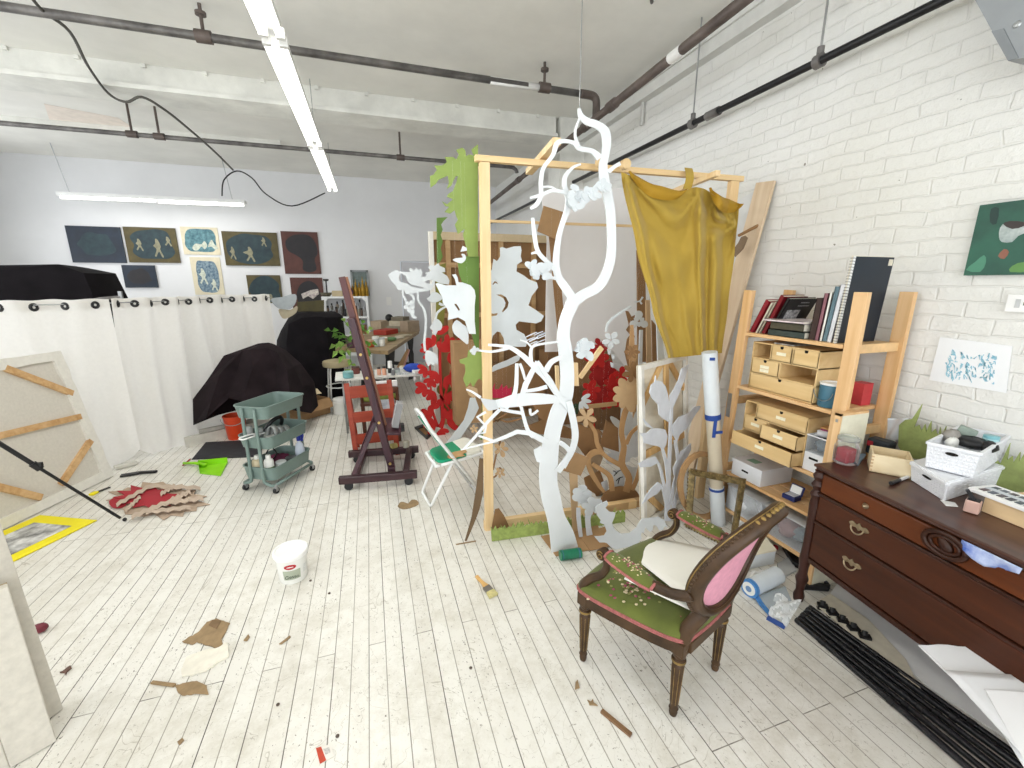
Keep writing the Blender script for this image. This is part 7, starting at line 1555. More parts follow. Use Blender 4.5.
MB().lathe([(.017, 0), (.001, .0005)], (0, 0, 0), 14, axis=(-.75, -.66, 0), sx=1.3, sy_=.7).build('packet_label', M_white, o).location = V((-.024, -.031, .05))
pa = PX(829, 438, 2.28)
t = thing('wooden_case', 'pale flat wooden case standing on edge between dresser and pine shelf', 'case', (2.2, 1.397, 0))
c0 = PZ(835, 436, ZT+.0); a0_ = V((2.23, 1.405, ZT)); 
MB().bb((2.13, 1.383, .001), (2.142, 1.411, .985)).bb((2.13, 1.383, .973), (2.325, 1.411, .985)).build('side_frame', M_pinep, t)
MB().bb((2.142, 1.381, .001), (2.325, 1.411, .973)).build('face', mat('panel_cream', '#e3dfc9', .6, var=.04, scale=20), t)
MB().bb((2.1285, 1.392, .94), (2.13, 1.403, .955)).build('latch', M_steel, t)
o = MB().prism([dt(851, 462), dt(858, 453), dt(866, 455), dt(858, 466)], (0, 0, .004)).build('blue_packet', mat('packet_blue', '#7f98b0', .4, var=.15, scale=40)); tag(o, 'small pale blue packet lying right of the red sachet jar', 'packet')
t = thing('first_aid_case', 'dark zip case with red badge behind the pale wooden box', 'case', V((2.42, 1.30, ZT)))
MB().box((2.40, 1.345, ZT+.045), (.07, .10, .085), rz=.12).build('case', mat('case_dark', '#2a3036', .6, var=.1), t, bevel=.012); MB().box((2.361, 1.373, ZT+.06), (.004, .026, .026), rz=.12).build('badge', M_redc, t, bevel=.002)
# open pale wood box
t = thing('wooden_box', 'open pale finger jointed wooden box in the middle of the dresser', 'box', dt(890, 470))
b0, b1 = dt(869, 471), dt(910, 479); dv = (b1-b0).normalized(); pv = V((-dv.y, dv.x, 0)); pv = pv if pv.x > 0 else -pv; Lb = (b1-b0).length; hb_ = .085
M_pal = woodmat('box_pale', '#e6d6b4', '#d8c39b', 1, 6)
for (s0, s1) in ((b0, b1), (b0+pv*.13, b1+pv*.13)): MB().prism([s0, s1, s1+V((0, 0, hb_)), s0+V((0, 0, hb_))], pv*.007).build('side', M_pal, t)
for s0 in (b0, b1-dv*.007): MB().prism([s0+pv*.007, s0+pv*.13, s0+pv*.13+V((0, 0, hb_)), s0+pv*.007+V((0, 0, hb_))], dv*.007).build('end', M_pal, t)
MB().prism([b0, b1, b1+pv*.137, b0+pv*.137], (0, 0, .005)).build('bottom', M_pal, t)
b = MB(); [b.bb((0, 0, 0), (0, 0, 0)) for k in range(0)]
for k in range(5): b.box(b0+dv*.004-pv*.0005+V((0, 0, .01+k*.016)), (.010, .003, .008), rz=math.atan2(dv.y, dv.x))
b.build('finger_joints', M_tanc, t)
t = thing('marker_pen', 'black capped white marker lying in front of the pale wooden box', 'pen', dt(900, 482)); a, c = dt(890.5, 485)+V((0, 0, .008)), dt(908, 478)+V((0, 0, .008)); MB().cyl(mix(a, c, .45), c, .007, seg=10).build('barrel', M_white, t, smooth='a'); MB().cyl(a, mix(a, c, .47), .0085, seg=10).build('cap', M_black, t, smooth='a')
# woven baskets
def basket(c0, c1, c2, z, h, label, hole=True, holes2=0):
    """corner points on the base: far-left, front, near-right"""
    t = thing('basket', label, 'basket', (c0+c2)/2, group='white woven baskets on the dresser'); c3 = c0+(c2-c1); q = [c0, c1, c2, c3]; cc = (c0+c2)/2
    top = [cc+(p-cc)*1.08+V((0, 0, h)) for p in q]; b = MB()
    for i in range(4):
        j = (i+1) % 4; a, c, d, e = q[i], q[j], top[j], top[i]; n = (c-a).cross(V((0, 0, 1))).normalized(); n = n if n.dot(a-cc) > 0 else -n
        b.prism([a, c, d, e], -n*.004)
    b.prism(q, (0, 0, .004)); b.build('body', M_bin, t)
    for i in range(4):
        j = (i+1) % 4; MB().bar(top[i], top[j], .012, .012).build('rim', M_bin, t, bevel=.002)
    for i in (0, 1):
        j = i+1; a, c, d, e = q[i], q[j], top[j], top[i]; n = (c-a).cross(V((0, 0, 1))).normalized(); n = n if n.dot(a-cc) > 0 else -n
        b = MB(); nx, nz = 14, 7
        for r in range(nz):
            for k in range(nx):
                if i == 0 and hole and r == 5 and 4 < k < 9: continue
                f0, f1 = (k+.12)/nx, (k+.88)/nx; g0, g1 = (r+.15)/nz, (r+.85)/nz
                P_ = lambda f, g: (a+(c-a)*f)*(1-g)+(e+(d-e)*f)*g
                b.add([P_(f0, g0)+n*.0005, P_(f1, g0)+n*.0005, P_(f1, g1)+n*.0005, P_(f0, g1)+n*.0005, (P_(f0, g0)+P_(f1, g1))/2+n*(.0035 if (k+r) % 2 else .002)], [(0, 1, 4), (1, 2, 4), (2, 3, 4), (3, 0, 4)])
        b.build('weave', M_bin, t)
    if hole:
        a, c, d, e = q[0], q[1], top[1], top[0]; n = (c-a).cross(V((0, 0, 1))).normalized(); n = n if n.dot(a-cc) > 0 else -n
        P_ = lambda f, g: (a+(c-a)*f)*(1-g)+(e+(d-e)*f)*g+n*.004
        out = [P_(.5+.13*math.cos(2*math.pi*k/14)*1.0, .76+.07*math.sin(2*math.pi*k/14)) for k in range(14)]
        MB().prism(out, n*.0012).build('hand_hole', M_dark, t)
    return t, top
B0, B1, B2 = dt(911, 480), dt(944, 501), dt(1009, 480)
tb0, _t = basket(B0, B1, B2, ZT, .08, 'lower white woven basket standing on the dresser beneath a fuller one')
zu = ZT+.0965
MB().prism([p+V((0, 0, .004)) for p in _t], (0, 0, .006)).build('lid', M_bin, tb0, bevel=.002)
tb, top = basket(PZ(925, 466, zu), PZ(973, 478, zu), PZ(1000, 459, zu), 0, .105, 'upper white woven basket full of tools stacked on the lower basket')
bc = sum(top, V((0, 0, 0)))/4
rb = random.Random(9)
for k, (dx, dy, dz, r, m, nm, lb, ct) in enumerate(((-.05, .03, -.02, (.028, .022, .025), M_plb, 'white_ball', 'round white ball at the front left of the upper basket', 'ball'), (-.02, .05, .0, (.04, .03, .03), mat('putty_grey', '#9a9690', .7, var=.15), 'grey_rag', 'grey crumpled rag at the back of the upper basket', 'rag'), (.0, -.01, -.01, (.05, .05, .025), M_black, 'rubber_stopper', 'black rubber part in the middle of the upper basket', 'tool'), (.01, -.06, -.012, (.035, .03, .024), M_black, 'black_disc', 'black disc at the near side of the upper basket', 'disc'))):
    o = MB().ball(bc+V((dx, dy, dz)), r, 14, 9, .1).build(nm, m, smooth=True); tag(o, lb, ct)
o = MB().box(bc+V((.035, .03, .015)), (.03, .06, .05), rz=.4, rx=.3).build('scraper_block', mat('block_grey_green', '#8c9a90', .5, var=.1), bevel=.004); tag(o, 'grey green block sticking up from the upper basket', 'block')
jar(bc+V((.06, -.04, -.03)), .026, .055, mat('jar_aqua', '#a8d0d4', .2), mat('lid_aqua', '#7fb7c0', .3), 'small aqua jar at the right of the upper basket')
o = MB().prism([dt(940, 500), dt(955, 503), dt(958, 507), dt(946, 506)], (0, 0, .002)).build('paper_scrap', M_white); tag(o, 'torn white paper scrap under the front of the lower basket', 'scrap')
p = dt(971, 512); t = thing('pink_cup', 'pinkish square cup holding a black brush on the dresser', 'cup', p); MB().box(p+V((0, 0, .026)), (.042, .042, .05), rz=.3).build('cup', mat('cup_pink', '#c3a093', .4, var=.05), t, bevel=.006); MB().box(p+V((0, 0, .0515)), (.034, .034, .003), rz=.3).build('ink', M_black, t); MB().bar(p+V((0, 0, .05)), p+V((-.015, .02, .085)), .012, .012).build('brush', M_black, t)
# wood box with paint palette
w0 = dt(981, 511); dvv = V((-.134, -.991, 0)); pvv = V((.991, -.134, 0))
t = MB().prism([w0, w0+dvv*.22, w0+dvv*.22+pvv*.2, w0+pvv*.2], (0, 0, .062)).build('cardboard_carton', mat('carton_tan', '#d9bd93', .7, var=.04), bevel=.002); tag(t, 'tan carton under the watercolour palette on the dresser', 'box')
t = thing('paint_palette', 'white watercolour palette of dark pans on the tan carton', 'palette', w0+V((0, 0, .063)))
pz = V((0, 0, .066)); r0 = w0+pz-dvv*.045-pvv*.02; MB().prism([r0, r0+dvv*.24, r0+dvv*.24+pvv*.13, r0+pvv*.13], (0, 0, .014)).build('tray', M_white, t, bevel=.003)
for i in range(8):
    for j in range(2):
        c_ = r0+dvv*(.03+i*.026)+pvv*(.035+j*.055)+V((0, 0, .0145)); k = rb.choice(['#2a2d3a', '#3a2f38', '#4b5563', '#5d4a4a', '#30404a']); MB().box(c_, (.03, .018, .003), rz=DRZ+math.pi/2).build('paint_pan', mat('pan_'+k[1:], k, .3), t)
MB().prism([r0+dvv*.02+pvv*.052+V((0, 0, .0145)), r0+dvv*.22+pvv*.052+V((0, 0, .0145)), r0+dvv*.22+pvv*.076+V((0, 0, .0145)), r0+dvv*.02+pvv*.076+V((0, 0, .0145))], (0, 0, .002)).build('mixing_well', mat('well_grey', '#c2c8ce', .3), t)
o = MB().cyl(r0+dvv*.16+pvv*.12+V((0, 0, .022)), r0+dvv*.23+pvv*.12+V((0, 0, .022)), .007, seg=10).build('pink_pen', mat('pen_pink', '#d9788f', .4), smooth='a'); tag(o, 'pink pen lying across the watercolour palette', 'pen')
# grass cut-outs and plastic sheet at the wall
b = MB(); pl = XP(2.52); b.poly(pl, [(898, 446), (899, 425), (905, 420), (912, 419), (922, 404), (918, 417), (914, 427), (919, 425), (921, 431), (925, 424), (926, 432), (931, 421), (931, 433), (935, 429), (938, 436), (940, 427), (941, 436), (946, 426), (943, 445), (930, 460), (905, 458)], .006); tag(b.build('grass_cutout', mat('card_grass_wall', '#9aa765', .8, var=.12, scale=14)), 'green grass cutout leaning on the brick wall left of the baskets', 'cutout')
b = MB(); b.poly(XP(2.53), [(990, 470), (997, 460), (1000, 464), (1010, 443), (1007, 460), (1012, 456), (1013, 463), (1020, 452), (1019, 462), (1027, 449), (1034, 462), (1040, 455), (1042, 470), (1030, 492), (1000, 492)], .006); tag(b.build('grass_cutout', mat('card_grass_wall', '#9aa765', .8)), 'green grass cutout leaning on the brick wall right of the baskets', 'cutout')
o = MB().grid(lambda s, q: PX(881+s*28-4*q, 418+q*26-3*s*q, 2.545)+V((-.012*math.sin(s*9+q*4), 0, 0)), 12, 10).build('plastic_sheet', mat('sheet_pale', '#dcdfe3', .35, var=.05), smooth=True); o.modifiers.new('s', 'SOLIDIFY').thickness = .002; tag(o, 'pale plastic sheet hanging on the brick wall behind the dark zip case', 'sheet')
# blue bag caught in the top drawer
o = MB().grid(lambda s, q: DO+dvv*(.60+.16*s)-pvv*(.014+.012*math.sin(s*7)*q)+V((0, 0, .728-.055*q*(1-abs(s-.45)*1.2)-.0*s)), 12, 6).build('blue_bag', mat('bag_blue', '#3f62b8', .25, var=.3, scale=12, col2='#cfd9ea'), smooth=True); o.modifiers.new('s', 'SOLIDIFY').thickness = .002; tag(o, 'blue and clear plastic bag caught in the top dresser drawer', 'bag')
# ================================================================== ON THE BRICK WALL
t = thing('painting', 'green painting with a white and dark form hung on the brick wall', 'painting', PX(980, 240, 2.585))
pl = XP(2.572); q = [pl.at(963.4, 275.5), pl.at(982, 205)]; y1, z0, z1 = q[0].y, q[0].z, q[1].z
MB().bb((2.572, y1-.46, z0), (2.598, y1, z1)).build('canvas', mat('paint_green', '#2f6350', .5, scale=5, col2='#24463d'), t)
def wl(px, m, d): MB().poly(XP(2.572-d), px, .0012, smooth=2).build('painted_shape', m, t)
wl([(1000, 228), (1006, 222), (1012, 226), (1024, 224), (1030, 230), (1018, 236), (1012, 242), (1002, 242), (999, 237)], mat('paint_pale', '#c9d0cd', .5, scale=20, col2='#8d9a98'), .001)
wl([(1003, 224), (1010, 221), (1024, 222), (1024, 226), (1012, 229)], mat('paint_umber', '#3a3230', .5), .0022); wl([(998, 256), (1004, 249), (1009, 252), (1004, 259)], mat('paint_rust', '#8a5a48', .5, scale=20), .001)
wl([(966, 270), (975, 262), (984, 255), (986, 262), (980, 272)], mat('paint_lgreen', '#4f8a70', .5), .001); wl([(991, 209), (999, 208), (996, 224), (990, 222)], mat('paint_dgreen', '#1f3a35', .5), .001); wl([(1012, 266), (1024, 262), (1030, 271), (1010, 272)], mat('paint_leaf', '#5d8a4a', .5), .001)
t = thing('thermostat', 'white thermostat with grey display on the brick wall under the green painting', 'thermostat', PX(1014, 304, 2.58)); pl = XP(2.575); a, c = pl.at(1003, 312), pl.at(1005, 294)
MB().bb((2.575, a.y-.17, a.z), (2.598, a.y, c.z)).build('body', M_white, t, bevel=.004); MB().bb((2.573, a.y-.13, a.z+.03), (2.575, a.y-.055, c.z-.03)).build('display', mat('lcd', '#5b6460', .2), t); MB().bb((2.573, a.y-.045, a.z+.02), (2.575, a.y-.03, c.z-.02)).build('buttons', mat('btn_grey', '#b8babb', .4), t)
t = thing('print_sheet', 'white paper with teal scribbled drawing taped to the brick wall', 'print', PX(968, 365, 2.59)); pl = XP(2.594)
MB().poly(pl, [(940, 337), (1012, 346), (1006, 393), (929, 380)], .003).build('sheet', mat('paper_white', '#eceef0', .8, var=.01), t)
b = MB()
for k in range(110):
    u = 947+rb.random()*49; v = 352+rb.random()*26+(u-947)*.1; b.stroke(XP(2.5935), [(u, v, 1.0), (u+rb.uniform(-2, 2), v+rb.uniform(-5, 3), 1.1), (u+rb.uniform(-2, 3), v+rb.uniform(-2, 4), .6)], .0003, back=-.00002*k, n=2)
b.build('drawing', mat('ink_teal', '#74b6cf', .6, scale=90, col2='#a9d3e0'), t)
t = thing('wall_unit', 'grey metal unit hung high on the brick wall at the upper right corner', 'unit', PX(1000, 20, 2.3))
pl = Plane((2.30, 0, 0), (1, 0, 0)); M_unit = mat('unit_grey', '#8f9396', .45, var=.03)
MB().poly(pl, [(955, -40), (975, 0), (1008.5, 61), (1060, 50), (1060, -60)], .29).build('housing', M_unit, t); MB().poly(pl, [(992, 31.5), (1004, 28.5), (1019, 58), (1008.5, 61)], .004, back=-.004).build('end_plate', mat('unit_dark', '#7f8386', .45), t); 
p = pl.at(1017, 24.5); MB().lathe([(.012, 0), (.009, .004), (.001, .005)], p, 10, axis=(-1, 0, 0)).build('screw', M_steel, t)
# ================================================================== ARMCHAIR
M_walnut = mat('chair_walnut', '#46321f', .42, var=.25, scale=10, spec=.3); M_gold2 = mat('gold_trim', '#927743', .38, metal=.5, var=.2, scale=20)
M_vel = mat('velvet_olive', '#5c6426', .85, var=.08, scale=10, sheen=.2, bump=.1, bscale=150); M_pink = mat('back_pink', '#d394a7', .85, var=.06, scale=40); M_gimp = mat('gimp_pink', '#a5625f', .8, var=.15, scale=60)
AO, AZ = V((1.135, 1.094, 0)), math.radians(19.7)
t = thing('armchair', 'medallion back armchair with olive seat and pink back, facing the stage', 'armchair', AO, AZ)
AM = Matrix.Translation(AO) @ Matrix.Rotation(AZ, 4, 'Z')
prof = [(.008, 0), (.013, .004), (.016, .018), (.014, .032), (.018, .036), (.0145, .042), (.0155, .06), (.0225, .235), (.017, .243), (.026, .252), (.026, .262), (.018, .268), (.024, .276), (.024, .29)]
for x, y in ((-.248, .378), (.248, .378), (-.158, .0), (.158, .0)):
    b = MB(); b.lathe(prof, (x, y, 0), 16); o = b.build('leg', M_walnut, t, smooth='a')
    b = MB(); b.lathe([(.0262, .252), (.0272, .257), (.0262, .262)], (x, y, 0), 16); [b.tube([(x+.0160*math.cos(a), y+.0160*math.sin(a), .062), (x+.0228*math.cos(a), y+.0228*math.sin(a), .232)], .0012, 4) for a in [math.pi*k/4 for k in range(8)]]; b.build('leg_gilding', M_gold2, o)
    MB().bb((x-.026, y-.026, .288), (x+.026, y+.026, .345)).build('corner_block', M_walnut, t, bevel=.004)
seat_o = cr([(-.272, .39), (-.2, .425), (0, .445), (.2, .425), (.272, .39), (.245, .2), (.185, .0), (.1, -.03), (-.1, -.03), (-.185, .0), (-.245, .2)], 5, True)
b = MB(); n_ = len(seat_o); vs = []; 
for k, z in ((.97, .295), (1.0, .30), (1.0, .345), (.98, .35)): vs += [(x*k, .2+(y-.2)*k, z) for x, y in seat_o]
b.add(vs, [(l*n_+i, l*n_+(i+1) % n_, (l+1)*n_+(i+1) % n_, (l+1)*n_+i) for l in range(3) for i in range(n_)]+[tuple(range(n_))[::-1], tuple(3*n_+i for i in range(n_))]); b.build('seat_rail', M_walnut, t, smooth='a')
b = MB(); vs = []; lv = ((.985, .348), (1.0, .362), (.985, .378), (.93, .392), (.8, .402), (.5, .412), (.2, .415))
for k, z in lv: vs += [(x*k, .2+(y-.2)*k, z) for x, y in seat_o]
b.add(vs, [(l*n_+i, l*n_+(i+1) % n_, (l+1)*n_+(i+1) % n_, (l+1)*n_+i) for l in range(len(lv)-1) for i in range(n_)]+[tuple((len(lv)-1)*n_+i for i in range(n_))]); b.build('seat', M_vel, t, smooth=True)
for z, r in ((.351, .0045), (.359, .004)): MB().tube([(x*1.004, .2+(y-.2)*1.004, z) for x, y in seat_o+seat_o[:1]], r, 6, cap=False).build('seat_gimp', M_gimp, t, smooth=True)
# medallion back
bc0 = V((0, -.085, .66)); bu = V((0, -.3, 1)).normalized(); bn = V((0, 1, .3)).normalized(); RX, RZ = .224, .229
def bk(a, k=1., d=0.):
    x_, t_ = RX*k*math.cos(a), RZ*k*math.sin(a); sl = .30+.26*t_/RZ; n_ = V((0, 1, sl)).normalized()
    return bc0+V((x_, -(.30*t_+.13*t_*t_/RZ)+.02*math.cos(a)**2*k*k, t_*.955))+n_*d
NB = 48; A_ = [2*math.pi*i/NB for i in range(NB)]
b = MB(); sec = [(1.0, -.028), (1.05, -.02), (1.06, .0), (1.05, .018), (1.0, .026), (.93, .028), (.885, .02), (.87, .0), (.885, -.016), (.94, -.028)]; S_ = len(sec)
vs = [bk(a, k, d) for a in A_ for k, d in sec]; b.add(vs, [(i*S_+j, ((i+1) % NB)*S_+j, ((i+1) % NB)*S_+(j+1) % S_, i*S_+(j+1) % S_) for i in range(NB) for j in range(S_)]); b.build('back_frame', M_walnut, t, smooth=True)
for k, d, nm in ((1.045, .014, 'gilt_line'), (.885, .024, 'gilt_line'), (.90, -.022, 'gilt_line')): MB().tube([bk(a, k, d) for a in A_+A_[:1]], .0028, 5, cap=False).build(nm, M_gold2 if d > 0 else M_walnut, t, smooth=True)
b = MB()
for i in range(26):
    a = math.radians(195)-math.radians(150)*i/25*0+math.radians(-10*i*.0); a = math.radians(120+i*4.2); b.ball(bk(a, 1.055, .004), .0075, 8, 6)
b.build('carved_beading', M_walnut, t, smooth=True)
b = MB(); [b.ball(bk(math.radians(90+x), 1.05, .004), (.014-.0004*abs(x), .009, .008), 8, 6) for x in (-24, -18, -12, -6, 0, 6, 12, 18, 24)]; b.build('crest_carving', M_gold2, t, smooth=True)
def dome(k0, d0, dd_, name, m):
    b = MB(); vs = []; L_ = ((1, 0), (.85, .55), (.6, .85), (.3, .98), (.02, 1))
    for q, h in L_: vs += [bk(a, k0*q, d0+dd_*h) for a in A_]
    b.add(vs, [(l*NB+i, l*NB+(i+1) % NB, (l+1)*NB+(i+1) % NB, (l+1)*NB+i) for l in range(4) for i in range(NB)]+[tuple(4*NB+i for i in range(NB))]); b.build(name, m, t, smooth=True)
dome(.87, .012, .022, 'back_cushion', M_vel); dome(.89, -.008, -.006, 'outer_back', M_pink)
for s in (-1, 1): MB().tube(cr([(s*.155, .0, .31), (s*.15, -.012, .38), (s*.128, -.03, .43), (s*.105, -.045, .465)], 4), [.03]*7+[.028, .028, .026][:3] if False else .027, 10).build('back_post', M_walnut, t, smooth=True)
MB().bar((-.15, -.02, .325), (.15, -.02, .325), .035, .05).build('back_rail', M_walnut, t, bevel=.004)
for s in (-1, 1): MB().tube(cr([(s*.16, -.012, .352), (s*.155, -.0, .37), (s*.12, .03, .40)], 4), .006, 6).build('seat_gimp', M_gimp, t, smooth=True)
# arms
for s in (-1, 1):
    post = cr([(s*.248, .385, .335), (s*.252, .388, .375), (s*.25, .36, .42), (s*.245, .31, .465), (s*.244, .285, .51), (s*.245, .285, .545), (s*.245, .30, .565)], 5)
    MB().tube(post, [.021-.008*i/(len(post)-1) for i in range(len(post))], 10).build('arm_post', M_walnut, t, smooth=True)
    MB().tube([(q[0]-s*.017, q[1]-.004, q[2]) for q in post[3:-3]], .0025, 5).build('gilt_line', M_gold2, t, smooth=True)
    arm = cr([(s*.245, .30, .568), (s*.247, .26, .572), (s*.25, .18, .562), (s*.245, .1, .562), (s*.237, .02, .568), (s*.228, -.03, .582), (s*.222, -.052, .596)], 5)
    MB().tube(arm, [.017]*8+[.019]*(len(arm)-8), 10).build('arm', M_walnut, t, smooth=True)
    b = MB(); b.lathe([(.001, -.021), (.02, -.019), (.023, -.012), (.023, .012), (.02, .019), (.001, .021)], (s*.245, .302, .566), 16, axis=(1, 0, 0)); b.build('scroll', M_walnut, t, smooth='a')
    sp_ = [(s*.245-.0212, .302+(.004+.0009*k)*math.cos(k*.5), .566+(.004+.0009*k)*math.sin(k*.5)) for k in range(18)]
    MB().tube(sp_, .0022, 5).build('scroll_gilding', M_gold2, t, smooth=True)
    b = MB(); pad = lambda u, a: V((s*.248+.033*math.cos(a)*(1-.25*(2*u-1)**4), .27-.20*u, .578-.014*u+.024*max(-.35, math.sin(a))*(1-.5*(2*u-1)**6)))
    b.grid(lambda a, u: pad(u, a*2*math.pi), 16, 14, True); ends = 16*13
    b.add([pad(0, 2*math.pi*i/16) for i in range(16)], [tuple(range(16))]); b.add([pad(1, 2*math.pi*i/16) for i in range(16)], [tuple(range(16))])
    b.build('arm_pad', M_vel, t, smooth=True)
    for sd in (-1, 1): MB().tube([(s*.248+sd*.033*(1-.25*(2*u-1)**4), .27-.20*u, .575-.014*u) for u in [i/12 for i in range(13)]], .006, 6).build('arm_gimp', M_gimp, t, smooth=True)
    for u in (0, 1): MB().tube([pad(u, a)+V((0, .003 if u == 0 else -.003, 0)) for a in [math.pi*i/8 for i in range(9)]], .006, 6).build('arm_gimp', M_gimp, t, smooth=True)
    # woven flowers on the pad
    b = MB(); rr = random.Random(20+s)
    cols_ = [mat('thread_cream', '#d9c9a6', .9, var=.1), mat('thread_rose', '#a8526a', .9, var=.1), mat('thread_leaf', '#8a8a52', .9, var=.1)]
    for k in range(70):
        u = .5+rr.gauss(0, .16); a = math.pi/2+rr.gauss(0, .5); u = min(.92, max(.08, u)); q = pad(u, a); b.m(rr.choice((0, 0, 1, 2))); b.ball(q+V((0, 0, .0005)), (.0036, .0036, .0014), 6, 4)
    b.build('floral_embroidery', cols_, t, smooth=True)
b = MB(); rr = random.Random(5)
for k in range(190):
    x, y = rr.gauss(-.10, .06), .25+rr.gauss(0, .05); r_ = math.hypot(x/.25, (y-.2)/.2); z = .4135-.012*max(0, r_-.45)-.012*max(0, r_-.75)
    q_ = math.hypot(x+.10, y-.25); b.m(1 if q_ < .03 and k % 3 else rr.choice((0, 0, 1, 2, 2))); b.ball((x, y, z), (.0075, .006, .0018), 6, 4)
b.build('seat_embroidery', cols_, t, smooth=True)
# sheets of paper on the seat
M_paper = mat('heavy_paper', '#eeece4', .8, var=.01)
def aw(x, y, z): return AM @ V((x, y, z))
def sheet(name, f, label, nu=14, nv=8):
    o = MB().grid(f, nu, nv).build(name, M_paper, smooth=True); o.modifiers.new('s', 'SOLIDIFY').thickness = .0015; tag(o, label, 'paper'); return o
spl = Plane(aw(0, .17, .455), AM.to_3x3() @ V((.0, .38, 1)))
def bil(pl, q, s, r): return mix(mix(pl.at(*q[0]), pl.at(*q[1]), s), mix(pl.at(*q[3]), pl.at(*q[2]), s), r)
qa = ((648, 537.5), (724, 554), (693, 606), (635, 560))
sheet('paper_sheet', lambda s, r: bil(spl, qa, s, r)+V((0, 0, .018*math.sin(r*math.pi*.9+.3)+.006)), 'large cream paper sheet lying curled across the armchair seat')
spl2 = Plane(aw(0, .1, .437), AM.to_3x3() @ V((.0, -.06, 1)))
qb = ((629, 571), (694, 596), (694, 612), (624, 579))
sheet('paper_sheet', lambda s, r: bil(spl2, qb, s, r)+V((0, 0, .004*math.sin(r*3))), 'second white paper strip beneath the large sheet on the armchair seat')
t = thing('pencil', 'white pencil lying on the lower paper strip on the armchair', 'pencil', spl2.at(633, 577)); a, c = spl2.at(626, 576.5)+V((0, 0, .008)), spl2.at(644, 584)+V((0, 0, .008)); MB().cyl(a, c, .0035, seg=7).build('barrel', M_white, t); MB().cyl(c, c+(c-a).normalized()*.008, .0035, .0008, 7).build('tip', M_black, t)
# ================================================================== FLOOR STUFF, RIGHT
t = thing('white_box', 'white box with cream lid on the floor behind the armchair', 'box', V((1.93, 1.56, 0)))
zb_ = .085; q = [PZ(*p, z=zb_) for p in ((730, 543), (755, 531), (779, 555), (752, 572))]
q = [PZ(746, 570), PZ(774, 564)]; c_ = PZ(762, 534, z=zb_); c_.z = 0; q += [c_, c_+(q[0]-q[1])]
MB().prism(q, (0, 0, zb_)).build('body', mat('box_blue_white', '#dfe5ea', .5, var=.02), t, bevel=.003); c = sum(q, V((0, 0, 0)))/4; MB().prism([c+(p-c)*1.02+V((0, 0, zb_)) for p in q], (0, 0, .012)).build('lid', mat('lid_cream', '#e9e2cc', .6, var=.02), t, bevel=.002)
o = MB().ball(PZ(744, 533)+V((0.02, .05, .07)), (.06, .04, .05), 14, 10, .18).build('crumpled_bag', M_white, smooth=True); o.location.z = 0.001; tag(o, 'crumpled white bag on the floor inside the gilt frame', 'bag')
o = MB().tube(cr([PZ(737, 590)+V((0, 0, .02)), PZ(748, 583)+V((0, 0, .02)), PZ(758, 580)+V((0, 0, .02)), PZ(766, 583)+V((0, 0, .018))], 5), [.016, .02, .02, .018]*4, 8).build('foam_strip', M_white, smooth=True) if False else None
t = thing('film_roll', 'roll of clear masking film with blue tape end on the floor', 'roll', PZ(762, 590))
e0, e1 = PZ(748, 596)+V((0, 0, .045)), PZ(776, 582)+V((0, 0, .045)); M_film = mat('film_pale', '#d5dde3', .25, var=.04)
MB().tube([e0, e1], .045, 20).build('film', M_film, t, smooth='a'); d = (e1-e0).normalized()
MB().tube([e0-d*.002, e0+d*.02], .0465, 20).build('blue_band', mat('tape_sky', '#4a86c4', .4), t, smooth='a'); MB().tube([e0-d*.004, e0-d*.001], .035, 18).build('end_disc', M_plb, t, smooth='a'); MB().tube([e0-d*.006, e0-d*.0035], .016, 14).build('core', mat('core_blue', '#6f8fb8', .5), t, smooth='a')
f0 = e0+d*.02; fl = [PZ(763, 600), PZ(772, 611), PZ(780, 618)]
MB().prism([PZ(752, 598)+V((0, 0, .02)), PZ(757, 597)+V((0, 0, .02)), PZ(763, 604)+V((0, 0, .006)), PZ(771, 613)+V((0, 0, .004)), PZ(768, 616)+V((0, 0, .004)), PZ(759, 606)+V((0, 0, .006))], (0, 0, .002)).build('tape_tail', mat('tape_sky', '#4a86c4', .4), t)
MB().prism([PZ(757, 598)+V((0, 0, .012)), PZ(785, 588)+V((0, 0, .01)), PZ(792, 602)+V((0, 0, .003)), PZ(772, 612)+V((0, 0, .003))], (0, 0, .001)).build('film_tail', clear('film_clear', '#e8eef2', .3, .2), t)
o = MB().grid(lambda s, r: mix(mix(PZ(775, 596), PZ(801, 604), s), mix(PZ(768, 616), PZ(786, 628), s), r)+V((0, 0, .014+.012*math.sin(s*8+r*3)*math.cos(r*7))), 16, 12).build('plastic_bag', clear('bag_plastic', '#f2f6f8', .45, .1), smooth=False); tag(o, 'shiny clear plastic bag on the floor at the end of the black poles', 'bag')
o = MB().prism([PZ(768, 616)+V((0, 0, .003)), PZ(786, 626)+V((0, 0, .003)), PZ(784, 630)+V((0, 0, .003)), PZ(766, 620)+V((0, 0, .003))], (0, 0, .002)).build('blue_strip', mat('tape_navy', '#3f5fa8', .4)); tag(o, 'blue zip strip at the edge of the clear plastic bag', 'strip')
